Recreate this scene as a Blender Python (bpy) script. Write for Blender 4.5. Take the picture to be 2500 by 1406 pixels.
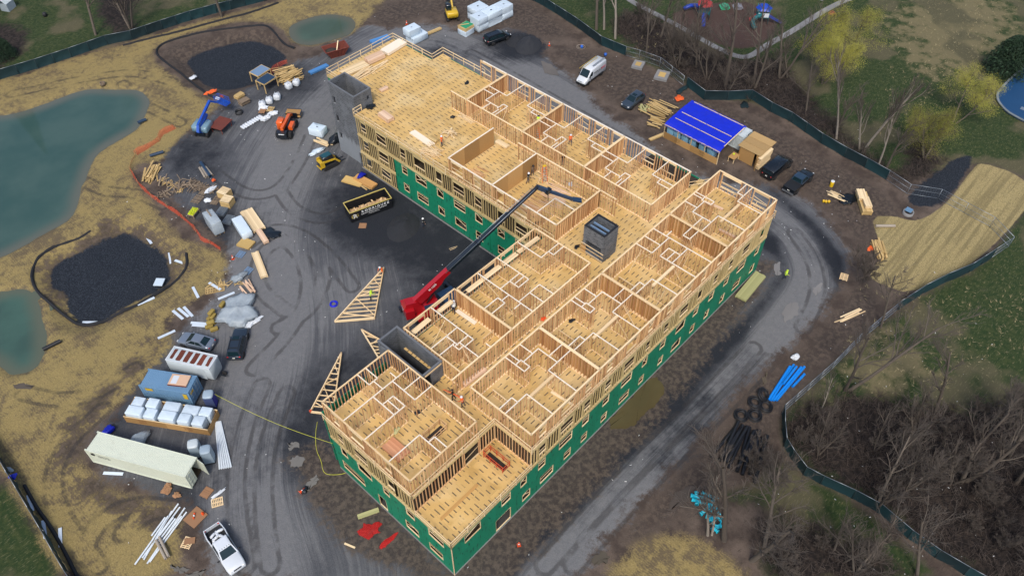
import bpy, math, random
import numpy as np
from mathutils import Vector, Matrix
for o in list(bpy.data.objects): bpy.data.objects.remove(o)
SC = bpy.context.scene
COL = SC.collection
rnd = random.Random(7)
# ---------------------------------------------------------------- camera
CAM = Vector((-20.659, -27.064, 80.761))
AX = ((0.6781068, -0.7349607, -0.0019666), (0.5503201, 0.5059720, 0.6641838), (0.4871540, 0.4514698, -0.7475667))
cd = bpy.data.cameras.new('camera'); cam = bpy.data.objects.new('camera', cd); COL.objects.link(cam)
cd.sensor_width = 36.0; cd.lens = 2017.27 * 36.0 / 2500.0; cd.clip_start = 1.0; cd.clip_end = 2500.0
cam.matrix_world = Matrix(((AX[0][0], AX[1][0], -AX[2][0], CAM.x), (AX[0][1], AX[1][1], -AX[2][1], CAM.y), (AX[0][2], AX[1][2], -AX[2][2], CAM.z), (0, 0, 0, 1)))
SC.camera = cam
# ---------------------------------------------------------------- overcast daylight
SUN_EL, SUN_AZ = math.radians(52), math.radians(215)     # azimuth measured from +X, anticlockwise
w = bpy.data.worlds.new('World'); SC.world = w; w.use_nodes = True
nt = w.node_tree; nt.nodes.clear()
sky = nt.nodes.new('ShaderNodeTexSky'); sky.sky_type = 'NISHITA'; sky.sun_disc = False
sky.sun_elevation = SUN_EL; sky.sun_rotation = math.pi / 2 - SUN_AZ; sky.air_density = 1.0; sky.dust_density = 3.0; sky.ozone_density = 1.0
bg = nt.nodes.new('ShaderNodeBackground'); bg.inputs['Strength'].default_value = 0.12
ow = nt.nodes.new('ShaderNodeOutputWorld'); nt.links.new(sky.outputs[0], bg.inputs[0]); nt.links.new(bg.outputs[0], ow.inputs[0])
sd = bpy.data.lights.new('sun', 'SUN'); sd.energy = 1.5; sd.angle = math.radians(14); sd.color = (1.0, 0.95, 0.88)
so = bpy.data.objects.new('sun', sd); COL.objects.link(so)
sv = Vector((math.cos(SUN_EL) * math.cos(SUN_AZ), math.cos(SUN_EL) * math.sin(SUN_AZ), math.sin(SUN_EL)))
so.rotation_euler = sv.to_track_quat('Z', 'Y').to_euler()
vs = SC.view_settings; vs.view_transform = 'Standard'; vs.look = 'None'; vs.gamma = 1.0; vs.use_curve_mapping = False
vs.exposure = 0.56
SC.render.resolution_x, SC.render.resolution_y = 1024, 575
SC.cycles.max_bounces = 5; SC.cycles.diffuse_bounces = 3; SC.cycles.transparent_max_bounces = 12
# ---------------------------------------------------------------- materials
class NT:
    def __init__(s, name):
        s.m = bpy.data.materials.new(name); s.m.use_nodes = True; s.t = s.m.node_tree
        s.p = s.t.nodes['Principled BSDF']; s.out = s.t.nodes['Material Output']
    def n(s, typ, **kw):
        nd = s.t.nodes.new('ShaderNode' + typ)
        for k, v in kw.items():
            if k.startswith('i_'):
                key = k[2:]; key = int(key) if key.isdigit() else key
                s.set(nd.inputs[key], v)
            else: setattr(nd, k, v)
        return nd
    def set(s, sock, v):
        if isinstance(v, bpy.types.NodeSocket): s.t.links.new(v, sock)
        elif isinstance(v, bpy.types.Node): s.t.links.new(v.outputs[0], sock)
        else: sock.default_value = v
    def math(s, op, a, b=0.0, c=0.0, clamp=False):
        nd = s.n('Math', operation=op); nd.use_clamp = clamp
        for i, v in enumerate((a, b, c)): s.set(nd.inputs[i], v)
        return nd.outputs[0]
    def mix(s, f, a, b, blend='MIX'):
        nd = s.n('Mix', data_type='RGBA', blend_type=blend)
        s.set(nd.inputs[0], f); s.set(nd.inputs[6], a if not isinstance(a, tuple) else (*a[:3], 1)); s.set(nd.inputs[7], b if not isinstance(b, tuple) else (*b[:3], 1))
        return nd.outputs[2]
    def noise(s, vec, scale, detail=3.0, rough=.55, dist=0.0):
        nd = s.n('TexNoise', i_Scale=scale, i_Detail=detail, i_Roughness=rough, i_Distortion=dist)
        if vec is not None: s.set(nd.inputs['Vector'], vec)
        return nd.outputs[0]
    def ss(s, v, lo, hi):
        nd = s.n('MapRange', interpolation_type='SMOOTHSTEP'); s.set(nd.inputs[0], v); s.set(nd.inputs[1], lo); s.set(nd.inputs[2], hi)
        return nd.outputs[0]
    def attr(s, name): return s.n('Attribute', attribute_name=name).outputs['Fac']
    def coord(s, k='Object'): return s.n('TexCoord').outputs[k]
    def scaled(s, vec, sc, rot=(0, 0, 0)):
        nd = s.n('Mapping'); s.set(nd.inputs[0], vec); nd.inputs['Scale'].default_value = sc; nd.inputs['Rotation'].default_value = rot
        return nd.outputs[0]
    def bump(s, h, strength=.4, dist=.05):
        nd = s.n('Bump', i_Strength=strength, i_Distance=dist, i_Height=h); s.set(s.p.inputs['Normal'], nd.outputs[0])
    def base(s, c): s.set(s.p.inputs['Base Color'], c if not isinstance(c, tuple) else (*c[:3], 1))
MATS = {}
def mat(name, col, rough=.7, metal=0.0, var=.18, scale=2.0, dirt=.0, dirtcol=(.10, .08, .06), bump=0.0, alpha=1.0, coat=0.0, col2=None, trans=0.0, coords='Object'):
    if name in MATS: return MATS[name]
    t = NT(name); v = t.coord(coords)
    r = t.math('FRACT', t.math('ADD', t.n('ObjectInfo').outputs['Random'], t.attr('rnd')))
    nz = t.noise(v, scale, 4.0, .6)
    br = t.math('ADD', 1 - var, t.math('MULTIPLY', t.math('ADD', r, nz), var))
    c = t.mix(r, col, col2) if col2 else t.mix(0.0, col, col)
    c = t.mix(1.0, c, t.n('CombineColor', i_0=br, i_1=br, i_2=br).outputs[0], 'MULTIPLY')
    if dirt > 0:
        d = t.ss(t.noise(v, scale * 1.7, 5.0, .65), .62 - dirt * .35, .75)
        c = t.mix(t.math('MULTIPLY', d, min(1, dirt * 1.6)), c, dirtcol)
    t.base(c); t.p.inputs['Roughness'].default_value = rough; t.p.inputs['Metallic'].default_value = metal
    if coat: t.p.inputs['Coat Weight'].default_value = coat; t.p.inputs['Coat Roughness'].default_value = .08
    if bump: t.bump(t.noise(v, scale * 6, 4.0), bump, .03)
    if alpha < 1: t.p.inputs['Alpha'].default_value = alpha
    if trans: t.p.inputs['Transmission Weight'].default_value = trans
    MATS[name] = t.m; return t.m
# ---------------------------------------------------------------- mesh builder
BOXF = ((0, 3, 2, 1), (4, 5, 6, 7), (0, 1, 5, 4), (1, 2, 6, 5), (2, 3, 7, 6), (3, 0, 4, 7))
class MB:
    def __init__(s): s.v = []; s.f = []; s.mi = []; s.r = []; s.sm = []; s.uv = None
    def add(s, vs, fs, mi=0, smooth=False, r=None):
        o = len(s.v); s.v += [tuple(p) for p in vs]; r = rnd.random() * .999 if r is None else r
        for f in fs: s.f.append(tuple(i + o for i in f)); s.mi.append(mi); s.r.append(r); s.sm.append(smooth)
        return s
    def box(s, c, size, rz=0.0, mi=0, r=None, taper=1.0):
        x, y, z = (q / 2 for q in size); ca, sa = math.cos(rz), math.sin(rz); vs = []
        for zz, k in ((-z, 1.0), (z, taper)):
            for a, b in ((-x, -y), (x, -y), (x, y), (-x, y)): vs.append((c[0] + (a * ca - b * sa) * k, c[1] + (a * sa + b * ca) * k, c[2] + zz))
        return s.add(vs, BOXF, mi, r=r)
    def bar(s, p, q, w, h, mi=0, up=(0, 0, 1), r=None):
        p, q = Vector(p), Vector(q); d = (q - p).normalized(); u = Vector(up)
        if abs(d.dot(u)) > .98: u = Vector((1, 0, 0))
        a = d.cross(u).normalized() * w / 2; b = a.cross(d).normalized() * h / 2
        return s.add([p - a - b, p + a - b, p + a + b, p - a + b, q - a - b, q + a - b, q + a + b, q - a + b], BOXF, mi, r=r)
    def tube(s, pts, rad, n=8, mi=0, smooth=True, cap=True, r=None):
        pts = [Vector(p) for p in pts]; rad = rad if isinstance(rad, (list, tuple)) else [rad] * len(pts)
        vs = []; fs = []; u = None
        for i, p in enumerate(pts):
            d = (pts[min(i + 1, len(pts) - 1)] - pts[max(i - 1, 0)])
            d = d.normalized() if d.length > 1e-9 else Vector((0, 0, 1))
            if u is None: u = d.orthogonal().normalized()
            u = (u - d * u.dot(d)); u = u.normalized() if u.length > 1e-6 else d.orthogonal().normalized()
            w_ = d.cross(u)
            for k in range(n):
                a = 2 * math.pi * k / n; vs.append(p + (u * math.cos(a) + w_ * math.sin(a)) * rad[i])
        for i in range(len(pts) - 1):
            for k in range(n):
                k2 = (k + 1) % n; fs.append((i * n + k, i * n + k2, (i + 1) * n + k2, (i + 1) * n + k))
        if cap: fs.append(tuple(range(n - 1, -1, -1))); fs.append(tuple((len(pts) - 1) * n + k for k in range(n)))
        return s.add(vs, fs, mi, smooth, r=r)
    def prism(s, poly, z0, z1, mi=0, r=None):
        n = len(poly); vs = [(p[0], p[1], z0) for p in poly] + [(p[0], p[1], z1) for p in poly]
        fs = [tuple(range(n - 1, -1, -1)), tuple(range(n, 2 * n))] + [(i, (i + 1) % n, n + (i + 1) % n, n + i) for i in range(n)]
        return s.add(vs, fs, mi, r=r)
    def side(s, poly, y0, y1, mi=0, r=None, smooth=False):       # polygon in x,z extruded along y
        n = len(poly); vs = [(p[0], y0, p[1]) for p in poly] + [(p[0], y1, p[1]) for p in poly]
        fs = [tuple(range(n)), tuple(range(2 * n - 1, n - 1, -1))] + [((i + 1) % n, i, n + i, n + (i + 1) % n) for i in range(n)]
        return s.add(vs, fs, mi, smooth, r=r)
    def lathe(s, prof, c=(0, 0, 0), n=16, mi=0, smooth=True, r=None, cap=True):
        vs = []; fs = []
        for (rr, z) in prof:
            for k in range(n): a = 2 * math.pi * k / n; vs.append((c[0] + rr * math.cos(a), c[1] + rr * math.sin(a), c[2] + z))
        for i in range(len(prof) - 1):
            for k in range(n): k2 = (k + 1) % n; fs.append((i * n + k, i * n + k2, (i + 1) * n + k2, (i + 1) * n + k))
        if cap: fs.append(tuple(range(n - 1, -1, -1))); fs.append(tuple((len(prof) - 1) * n + k for k in range(n)))
        return s.add(vs, fs, mi, smooth, r=r)
    def blob(s, c, size, n=10, m=6, jit=.12, mi=0, rg=None, flat=None, smooth=True, pw=1.0):
        rg = rg or rnd; vs = []; fs = []
        for i in range(m + 1):
            th = math.pi * i / m
            for k in range(n):
                a = 2 * math.pi * k / n; j = 1 + rg.uniform(-jit, jit)
                ct, st = math.cos(a), math.sin(a)
                ex = math.copysign(abs(ct) ** pw, ct); ey = math.copysign(abs(st) ** pw, st); q = math.sin(th) ** pw
                z = -math.cos(th); z = math.copysign(abs(z) ** pw, z)
                p = [c[0] + size[0] * ex * q * j, c[1] + size[1] * ey * q * j, c[2] + size[2] * z * (1 + rg.uniform(-jit, jit) * .5)]
                if flat is not None: p[2] = max(p[2], flat)
                vs.append(p)
        for i in range(m):
            for k in range(n): k2 = (k + 1) % n; fs.append((i * n + k, i * n + k2, (i + 1) * n + k2, (i + 1) * n + k))
        return s.add(vs, fs, mi, smooth)
    def xf(s, M, start=0):
        for i in range(start, len(s.v)): s.v[i] = tuple(M @ Vector(s.v[i]))
        return s
    def mesh(s, name, mats):
        me = bpy.data.meshes.new(name); me.from_pydata(s.v, [], s.f)
        for m in (mats if isinstance(mats, (list, tuple)) else [mats]): me.materials.append(m)
        if len(me.polygons) == len(s.mi):
            me.polygons.foreach_set('material_index', s.mi); me.polygons.foreach_set('use_smooth', s.sm)
            a = me.attributes.new('rnd', 'FLOAT', 'FACE'); a.data.foreach_set('value', s.r)
            if s.uv is not None:
                l = me.uv_layers.new(name='uv'); l.data.foreach_set('uv', np.asarray(s.uv, np.float32).ravel())
        me.validate(); me.update(); return me
    def build(s, name, mats, parent=None, loc=(0, 0, 0), rz=0.0):
        return obj(name, s.mesh(name, mats), parent, loc, rz)
def obj(name, data, parent=None, loc=(0, 0, 0), rz=0.0, scale=None):
    o = bpy.data.objects.new(name, data); COL.objects.link(o); o.location = loc
    if rz: o.rotation_euler.z = rz
    if scale: o.scale = scale
    if parent is not None: o.parent = parent
    return o
def tag(o, label=None, cat=None, group=None, kind=None):
    if label: o['label'] = label
    if cat: o['category'] = cat
    if group: o['group'] = group
    if kind: o['kind'] = kind
    return o
def thing(name, label, cat, loc=(0, 0, 0), rz=0.0, group=None):
    if len(loc) == 2: loc = (loc[0], loc[1], 0.0)
    return tag(obj(name, None, None, loc, rz), label, cat, group)
def one(mb, name, mats, label, cat, loc=(0, 0, 0), rz=0.0, group=None):
    if len(loc) == 2: loc = (loc[0], loc[1], 0.0)
    return tag(mb.build(name, mats, None, loc, rz), label, cat, group)
def dup(root, loc, rz, label, group=None):
    if len(loc) == 2: loc = (loc[0], loc[1], 0.0)
    r = root.copy(); COL.objects.link(r); r.location = loc; r.rotation_euler.z = rz; r['label'] = label
    if group: r['group'] = group
    for ch in root.children:
        c = ch.copy(); COL.objects.link(c); c.parent = r
        for g in ch.children:
            d = g.copy(); COL.objects.link(d); d.parent = c
    return r
UNIT = {}
def ubox(m):
    if m.name not in UNIT:
        b = MB(); b.box((0, 0, 0), (1, 1, 1), r=0.0); UNIT[m.name] = b.mesh('unit_' + m.name, m)
    return UNIT[m.name]
def bx(name, m, c, size, parent=None, rz=0.0):            # a box-shaped piece that shares its mesh
    return obj(name, ubox(m), parent, c, rz, size)
def brd(name, m, p, q, w_, h, parent=None):               # a straight board from p to q
    p, q = Vector(p), Vector(q); d = q - p
    o = obj(name, ubox(m), parent, (p + q) / 2, 0, (d.length, w_, h))
    u = d.normalized(); o.rotation_mode = 'QUATERNION'; o.rotation_quaternion = u.to_track_quat('X', 'Z'); return o

# ================================================================ ground
def sdf(poly, X, Y):
    """signed distance, positive inside"""
    d = np.full(X.shape, 1e18); ins = np.zeros(X.shape, bool); n = len(poly)
    for i in range(n):
        ax, ay = poly[i]; bx_, by = poly[(i + 1) % n]; ex, ey = bx_ - ax, by - ay
        t = np.clip(((X - ax) * ex + (Y - ay) * ey) / (ex * ex + ey * ey + 1e-12), 0, 1)
        d = np.minimum(d, (X - ax - t * ex) ** 2 + (Y - ay - t * ey) ** 2)
        c = (ay > Y) != (by > Y)
        with np.errstate(divide='ignore', invalid='ignore'): ins ^= c & (X < (bx_ - ax) * (Y - ay) / (by - ay + 1e-15) + ax)
    d = np.sqrt(d); return np.where(ins, d, -d)
def lane(pts, X, Y):
    """distance to a polyline, signed lateral offset and arc length"""
    best = np.full(X.shape, 1e9); lat = np.zeros(X.shape); arc = np.zeros(X.shape); s0 = 0
    for (ax, ay), (bx_, by) in zip(pts, pts[1:]):
        ex, ey = bx_ - ax, by - ay; L = math.hypot(ex, ey)
        t = np.clip(((X - ax) * ex + (Y - ay) * ey) / L ** 2, 0, 1)
        d = np.hypot(X - ax - t * ex, Y - ay - t * ey); k = d < best
        sg = np.sign(ex * (Y - ay) - ey * (X - ax))
        best = np.where(k, d, best); lat = np.where(k, d * sg, lat); arc = np.where(k, s0 + t * L, arc); s0 += L
    return best, lat, arc
def smoothline(pts, it=2):
    for _ in range(it):
        q = [pts[0]]
        for a, b in zip(pts, pts[1:]): q += [(.75 * a[0] + .25 * b[0], .75 * a[1] + .25 * b[1]), (.25 * a[0] + .75 * b[0], .25 * a[1] + .75 * b[1])]
        pts = q + [pts[-1]]
    return pts
def smoothpoly(pts, it=2):
    for _ in range(it):
        q = []
        for a, b in zip(pts, pts[1:] + pts[:1]): q += [(.75 * a[0] + .25 * b[0], .75 * a[1] + .25 * b[1]), (.25 * a[0] + .75 * b[0], .25 * a[1] + .75 * b[1])]
        pts = q
    return pts
Z = {}
Z['grass'] = [[(25.90,219.16),(92.23,146.57),(51.48,108.40),(40.66,109.83),(35.22,110.81),(29.70,111.81),(25.84,113.47),(18.53,114.97),(7.90,116.95),(-10.23,121.17)],
  [(88.86,69.84),(132.00,103.04),(226.50,-0.39),(38.38,-53.22),(35.78,-40.04),(35.14,-34.66),(34.77,-31.32),(35.76,-26.59),(33.99,-20.13),(35.06,-16.62),(38.98,-14.11),(47.82,-15.14),(62.44,-17.00),(79.68,-22.21),(86.95,-21.96),(91.97,-22.02),(99.57,-20.39),(99.53,-17.34),(98.54,-13.18),(92.87,-10.36),(86.31,-4.32),(87.72,4.97),(88.43,13.36),(88.84,18.87),(84.71,27.20),(85.58,31.04),(85.56,43.93),(86.84,56.12)],
  [(33.48,-17.19),(33.14,-20.16),(34.21,-25.40),(33.29,-31.36),(32.48,-36.46),(22.57,-25.70),(20.54,-22.27),(27.05,-20.25),(27.51,-17.99),(25.05,-16.01),(25.67,-14.57),(28.17,-16.57)], [(-34.16,56.28),(-25.97,44.04),(-25.85,38.57),(-26.20,32.92),(-26.81,27.90),(-42.26,34.30)]]
Z['straw'] = [[(-3.51,122.01),(7.74,116.60),(18.34,114.61),(29.79,111.13),(39.92,108.55),(49.29,105.30),(56.73,102.67),(76.67,94.79),(66.83,87.24),(60.51,85.68),(57.33,83.06),(47.44,87.99),(50.90,96.16),(47.18,102.30),(40.50,105.46),(32.39,107.30),(28.73,104.60),(28.32,96.81),(28.12,86.70),(29.84,83.99),(22.79,82.06),(18.77,80.37),(14.80,77.44),(12.54,80.61),(10.37,79.47),(9.40,76.43),(7.87,64.09),(8.39,58.79),(10.18,55.10),(9.20,52.23),(6.33,49.91),(0.01,50.57),(-2.51,49.36),(-2.91,45.02),(-5.96,43.76),(-10.19,43.10),(-13.77,42.80),(-15.89,42.67),(-18.32,41.37),(-18.84,38.14),(-18.74,34.38),(-14.88,27.70),(-14.90,25.31),(-19.35,19.81),(-26.81,27.90),(-26.14,36.16),(-25.17,45.76),(-26.04,65.58)],
  [(9.02,-11.60),(13.88,-10.93),(17.35,-12.53),(19.64,-15.02),(19.95,-18.80),(19.46,-22.93)]]
Z['blanket'] = [[(76.42,-6.59),(78.57,-8.94),(79.26,-11.05),(80.91,-12.34),(86.15,-13.28),(97.07,-12.85),(98.44,-13.22),(99.34,-17.41),(98.75,-19.50),(97.22,-21.83),(91.97,-22.02),(87.28,-21.84),(81.34,-21.39),(74.31,-20.14),(66.21,-17.11),(65.19,-13.36),(65.55,-11.27),(71.25,-11.45),(73.13,-8.84)]]
Z['gravel'] = [[(60.51,85.68),(63.16,79.71),(70.09,76.26),(70.71,69.47),(78.18,64.35),(79.14,57.30),(74.99,54.14),(73.88,46.26),(69.15,35.48),(69.31,29.07),(65.12,19.85),(68.51,13.43),(71.40,8.93),(73.64,2.79),(70.52,-4.09),(66.10,-8.56),(61.13,-9.69),(54.27,-9.93),(47.50,-9.78),(43.63,-9.24),(37.39,-8.61),(31.21,-9.31),(24.33,-9.12),(17.42,-8.77),(11.27,-8.74),(6.82,-9.22),(-16.55,16.16),(-14.77,22.47),(-13.80,25.48),(-14.95,29.19),(-18.64,37.18),(-16.12,41.32),(-9.88,43.62),(-4.28,45.57),(-1.12,47.84),(3.99,48.28),(9.57,51.82),(11.32,56.77),(11.28,62.20),(11.77,72.52),(13.92,77.70),(18.55,80.60),(23.11,81.40),(30.52,83.25),(36.66,85.07),(45.08,84.90),(50.52,82.72)]]
Z['mudb'] = [[(-2.25,0.63),(2.43,-4.44),(8.71,-4.34),(18.69,-4.47),(27.79,-4.39),(37.43,-3.41),(50.13,-2.91),(55.24,-2.22),(59.03,-0.87),(58.68,1.77),(1.45,8.24)], [(-2.81,23.75),(1.58,20.92),(-0.09,-0.19),(-2.25,0.63),(-5.56,9.21),(-5.57,15.17),(-4.38,19.50)]]
Z['mud'] = [[(78.64,56.86),(82.52,49.73),(84.33,42.10),(84.51,30.31),(85.08,17.32),(84.31,6.03),(83.60,-4.36),(79.42,-11.34),(73.99,-7.87),(63.97,-11.72),(62.24,-17.10),(47.49,-14.78),(38.80,-14.32),(33.78,-16.76),(26.27,-15.22),(21.52,-14.25),(15.27,-11.46),(12.92,-9.56),(23.91,-9.41),(31.84,-9.99),(37.47,-9.12),(44.63,-10.33),(54.67,-10.86),(62.88,-10.53),(68.44,-8.85),(72.03,-3.91),(74.27,3.15),(74.24,7.19),(74.60,12.32),(74.96,22.16),(74.03,29.36),(72.19,36.20),(74.81,45.24)],
  [(67.23,91.21),(89.41,71.50),(84.61,53.31),(79.14,57.30),(77.68,63.88),(72.16,70.92),(72.56,78.84),(63.62,80.23),(61.52,84.58)], [(-18.79,37.35),(-16.91,31.67),(-13.99,26.74),(-16.21,24.03),(-19.13,27.88),(-21.73,34.10),(-21.07,39.82)], [(-13.97,43.84),(-9.26,44.68),(-2.89,46.88),(-2.15,49.94),(-6.66,48.16),(-14.43,47.71),(-20.25,44.24),(-21.50,38.09),(-18.74,38.78),(-18.01,41.04)], [(30.29,104.78),(34.73,105.73),(43.36,101.93),(48.88,98.37),(48.72,92.05),(47.53,87.88),(43.73,85.44),(38.16,84.84),(30.26,85.20),(29.14,90.66),(29.32,98.41)], [(-8.55,72.10),(-7.01,73.24),(-1.15,72.47),(2.21,72.94),(5.13,71.37),(5.86,62.94),(6.56,58.25),(4.62,55.22),(2.05,54.78),(-2.52,55.16),(-7.20,56.02),(-9.43,58.06),(-10.02,63.32),(-10.63,67.31)]]
Z['basin'] = [[(32.75,100.77),(38.18,100.41),(43.93,98.08),(45.98,94.65),(46.12,90.97),(45.16,87.80),(42.77,85.20),(38.31,85.04),(32.53,87.48),(31.13,91.27),(31.14,93.73),(32.27,97.21)], [(-7.61,70.18),(-5.42,70.94),(-3.57,70.64),(2.32,69.89),(3.54,69.28),(3.99,66.04),(4.97,61.70),(3.12,57.29),(1.68,56.36),(-1.70,56.44),(-4.88,57.21),(-7.23,56.46),(-9.38,58.99),(-9.24,62.56),(-7.60,65.06),(-8.80,66.59)], [(82.05,-9.20),(85.45,-8.36),(93.91,-9.41),(98.78,-10.88),(98.94,-12.20),(86.40,-13.17),(83.34,-11.24)]]
Z['mulch'] = [[(100.19,46.13),(108.46,44.44),(116.73,35.85),(112.22,29.25),(103.85,28.00),(99.32,31.02),(98.99,37.22)]]
Z['brush'] = [[(90.80,52.62),(99.43,51.67),(97.73,43.01),(96.02,33.09),(97.97,26.86),(103.19,24.33),(96.37,15.67),(91.00,5.45),(88.46,-0.64),(88.13,-7.94),(85.64,-6.57),(88.36,5.31),(89.09,13.75),(89.52,19.28),(85.38,27.65),(86.17,31.45),(86.19,38.23)], [(39.77,-14.55),(47.09,-18.72),(49.37,-23.74),(54.97,-31.07),(61.71,-34.18),(37.12,-46.25),(35.51,-39.75),(34.77,-31.32),(35.98,-26.48),(34.11,-20.12),(36.55,-15.90)], [(97.87,-2.80),(96.06,-8.21),(91.96,-9.38),(87.73,-7.49),(88.25,-5.33)], [(5.81,145.36),(19.66,132.33),(13.88,118.92),(-2.57,124.37)], [(36.53,138.63),(41.72,132.96),(31.94,114.79),(28.51,114.50),(28.84,122.32)], [(24.02,-19.65),(28.16,-20.08),(28.61,-24.63),(30.81,-28.99),(30.83,-34.67),(20.83,-24.42)]]
Z['dry'] = [[(53.42,-14.34),(59.02,-17.55),(56.08,-23.68),(55.28,-28.04),(52.32,-27.36),(49.53,-22.65),(47.78,-17.31)], [(94.84,48.22),(94.40,40.65),(90.94,33.05),(87.08,35.44),(88.36,43.36)], [(132.83,17.40),(152.95,2.14),(133.04,-5.37),(116.12,-1.55),(117.03,8.30)]]
POND = [smoothpoly([(9.85,105.28),(14.11,104.83),(17.21,103.67),(19.84,100.12),(22.47,97.25),(21.93,93.44),(19.81,91.64),(16.91,88.47),(13.12,88.31),(9.56,87.89),(7.09,85.84),(5.30,83.88),(2.65,80.99),(0.81,78.22),(-1.52,76.87),(-4.31,77.10),(-10.77,76.76),(-14.99,78.54),(-11.77,95.51),(-1.99,112.99),(3.50,107.48),(5.59,106.17)]),
  smoothpoly([(-16.13,72.24),(-13.74,70.37),(-11.37,68.75),(-11.01,66.88),(-11.59,64.81),(-12.59,61.49),(-13.38,58.95),(-15.33,56.30),(-17.02,55.60),(-18.71,56.64),(-18.92,59.20),(-20.26,62.95)]), smoothpoly([(51.40,94.99),(54.60,95.04),(58.34,93.50),(60.09,91.59),(60.85,88.86),(60.12,86.72),(57.36,85.03),(54.71,85.72),(51.80,86.72),(49.42,88.34),(49.25,91.08)])]
ROAD = smoothline([(-14.05,12.83),(-10.14,22.21),(-4.34,29.32),(4.60,36.86),(12.17,48.99),(18.78,57.14),(30.61,65.99),(42.11,72.28),(60.02,76.20),(66.76,72.78),(67.69,56.58),(66.01,39.69),(65.00,22.77),(67.02,11.05),(66.28,0.53),(61.59,-5.87),(55.35,-7.57),(44.91,-7.89),(31.18,-7.67),(18.15,-7.12),(5.17,-7.43)], 3)
STEP = .5
GX = np.arange(-62, 176, STEP); GY = np.arange(-76, 190, STEP)
X, Y = np.meshgrid(GX, GY, indexing='ij')
keep_cam = None
S = {k: np.max([sdf(smoothpoly(p, 1), X, Y) for p in v], axis=0) for k, v in Z.items()}
pond = np.max([sdf(p, X, Y) for p in POND], axis=0)
dist, lat, arc = lane(ROAD, X, Y)
TRK = [smoothline(p, 3) for p in ([(18.75,70.34),(18.85,62.18),(22.61,59.39),(28.63,62.38),(34.22,66.54)], [(10.53,54.16),(16.39,54.82),(19.49,51.44),(19.57,44.32),(17.97,37.26)], [(1.39,35.77),(7.14,36.94),(13.44,40.08),(17.31,46.78),(17.17,53.97),(12.95,53.82)], [(23.15,60.13),(21.55,54.13),(23.64,49.37),(28.18,49.44)], [(9.58,40.17),(9.24,46.75),(14.47,52.17),(19.26,49.30),(17.64,41.93),(11.70,37.86),(7.24,38.75)], [(-13.67,16.11),(-9.75,23.90),(-4.97,29.21),(0.63,33.07)], [(-11.99,14.29),(-8.24,20.84),(-3.73,26.29),(1.89,29.98)], [(6.75,-6.05),(18.32,-5.88),(31.46,-6.35),(44.78,-6.82)], [(8.70,-8.17),(19.72,-8.11),(32.91,-8.74),(44.50,-9.28)], [(51.73,-9.63),(58.04,-8.43),(62.94,-5.12),(65.94,-0.30)], [(67.48,64.22),(67.33,53.39),(66.85,40.39),(66.41,28.47)], [(7.52,111.67),(12.77,109.37),(18.61,106.51),(24.73,102.52),(27.34,95.23)], [(-13.97,43.84),(-19.00,42.88),(-22.70,39.40),(-24.04,33.21),(-23.75,27.05)], [(-8.30,46.30),(-13.13,46.29),(-16.63,48.40),(-19.00,52.68)], [(-15.27,27.08),(-17.96,30.70),(-21.27,31.54),(-24.22,29.47)], [(4.54,83.07),(5.61,77.90),(8.45,74.81),(9.85,69.40)], [(-20.24,28.41),(-17.28,28.58),(-15.27,27.08)], [(22.06,84.42),(21.16,90.18),(20.54,94.12),(21.43,100.80)])]
trk = np.minimum.reduce([lane(p, X, Y)[0] for p in TRK])
def vnoise(X, Y, s, seed):
    r = np.random.RandomState(seed); g = r.rand(512, 512); x, y = X / s + 200.3, Y / s + 200.7
    i, j = np.floor(x).astype(int) % 511, np.floor(y).astype(int) % 511; u, v = x - np.floor(x), y - np.floor(y)
    u = u * u * (3 - 2 * u); v = v * v * (3 - 2 * v)
    return g[i, j] * (1 - u) * (1 - v) + g[i + 1, j] * u * (1 - v) + g[i, j + 1] * (1 - u) * v + g[i + 1, j + 1] * u * v
H = (vnoise(X, Y, 2.2, 1) - .5) * .10 + (vnoise(X, Y, .9, 2) - .5) * .07
H *= np.where(S['gravel'] > 0, .35, 1.0)
H += -1.3 * np.clip((pond + .9) / 4, 0, 1) ** .8
b2 = np.maximum(sdf(Z['basin'][0], X, Y), sdf(Z['basin'][1], X, Y))
H += -1.05 * np.clip((b2 + 2.4) / 2.6, 0, 1)
inb = np.maximum(sdf([(0, 0), (57, 0), (57, 18.5), (0, 18.5)], X, Y), sdf([(34.5, 10), (54, 10), (54, 65), (34.5, 65)], X, Y))
H = np.where(inb > -1.0, np.minimum(H, -.02), H)
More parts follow.
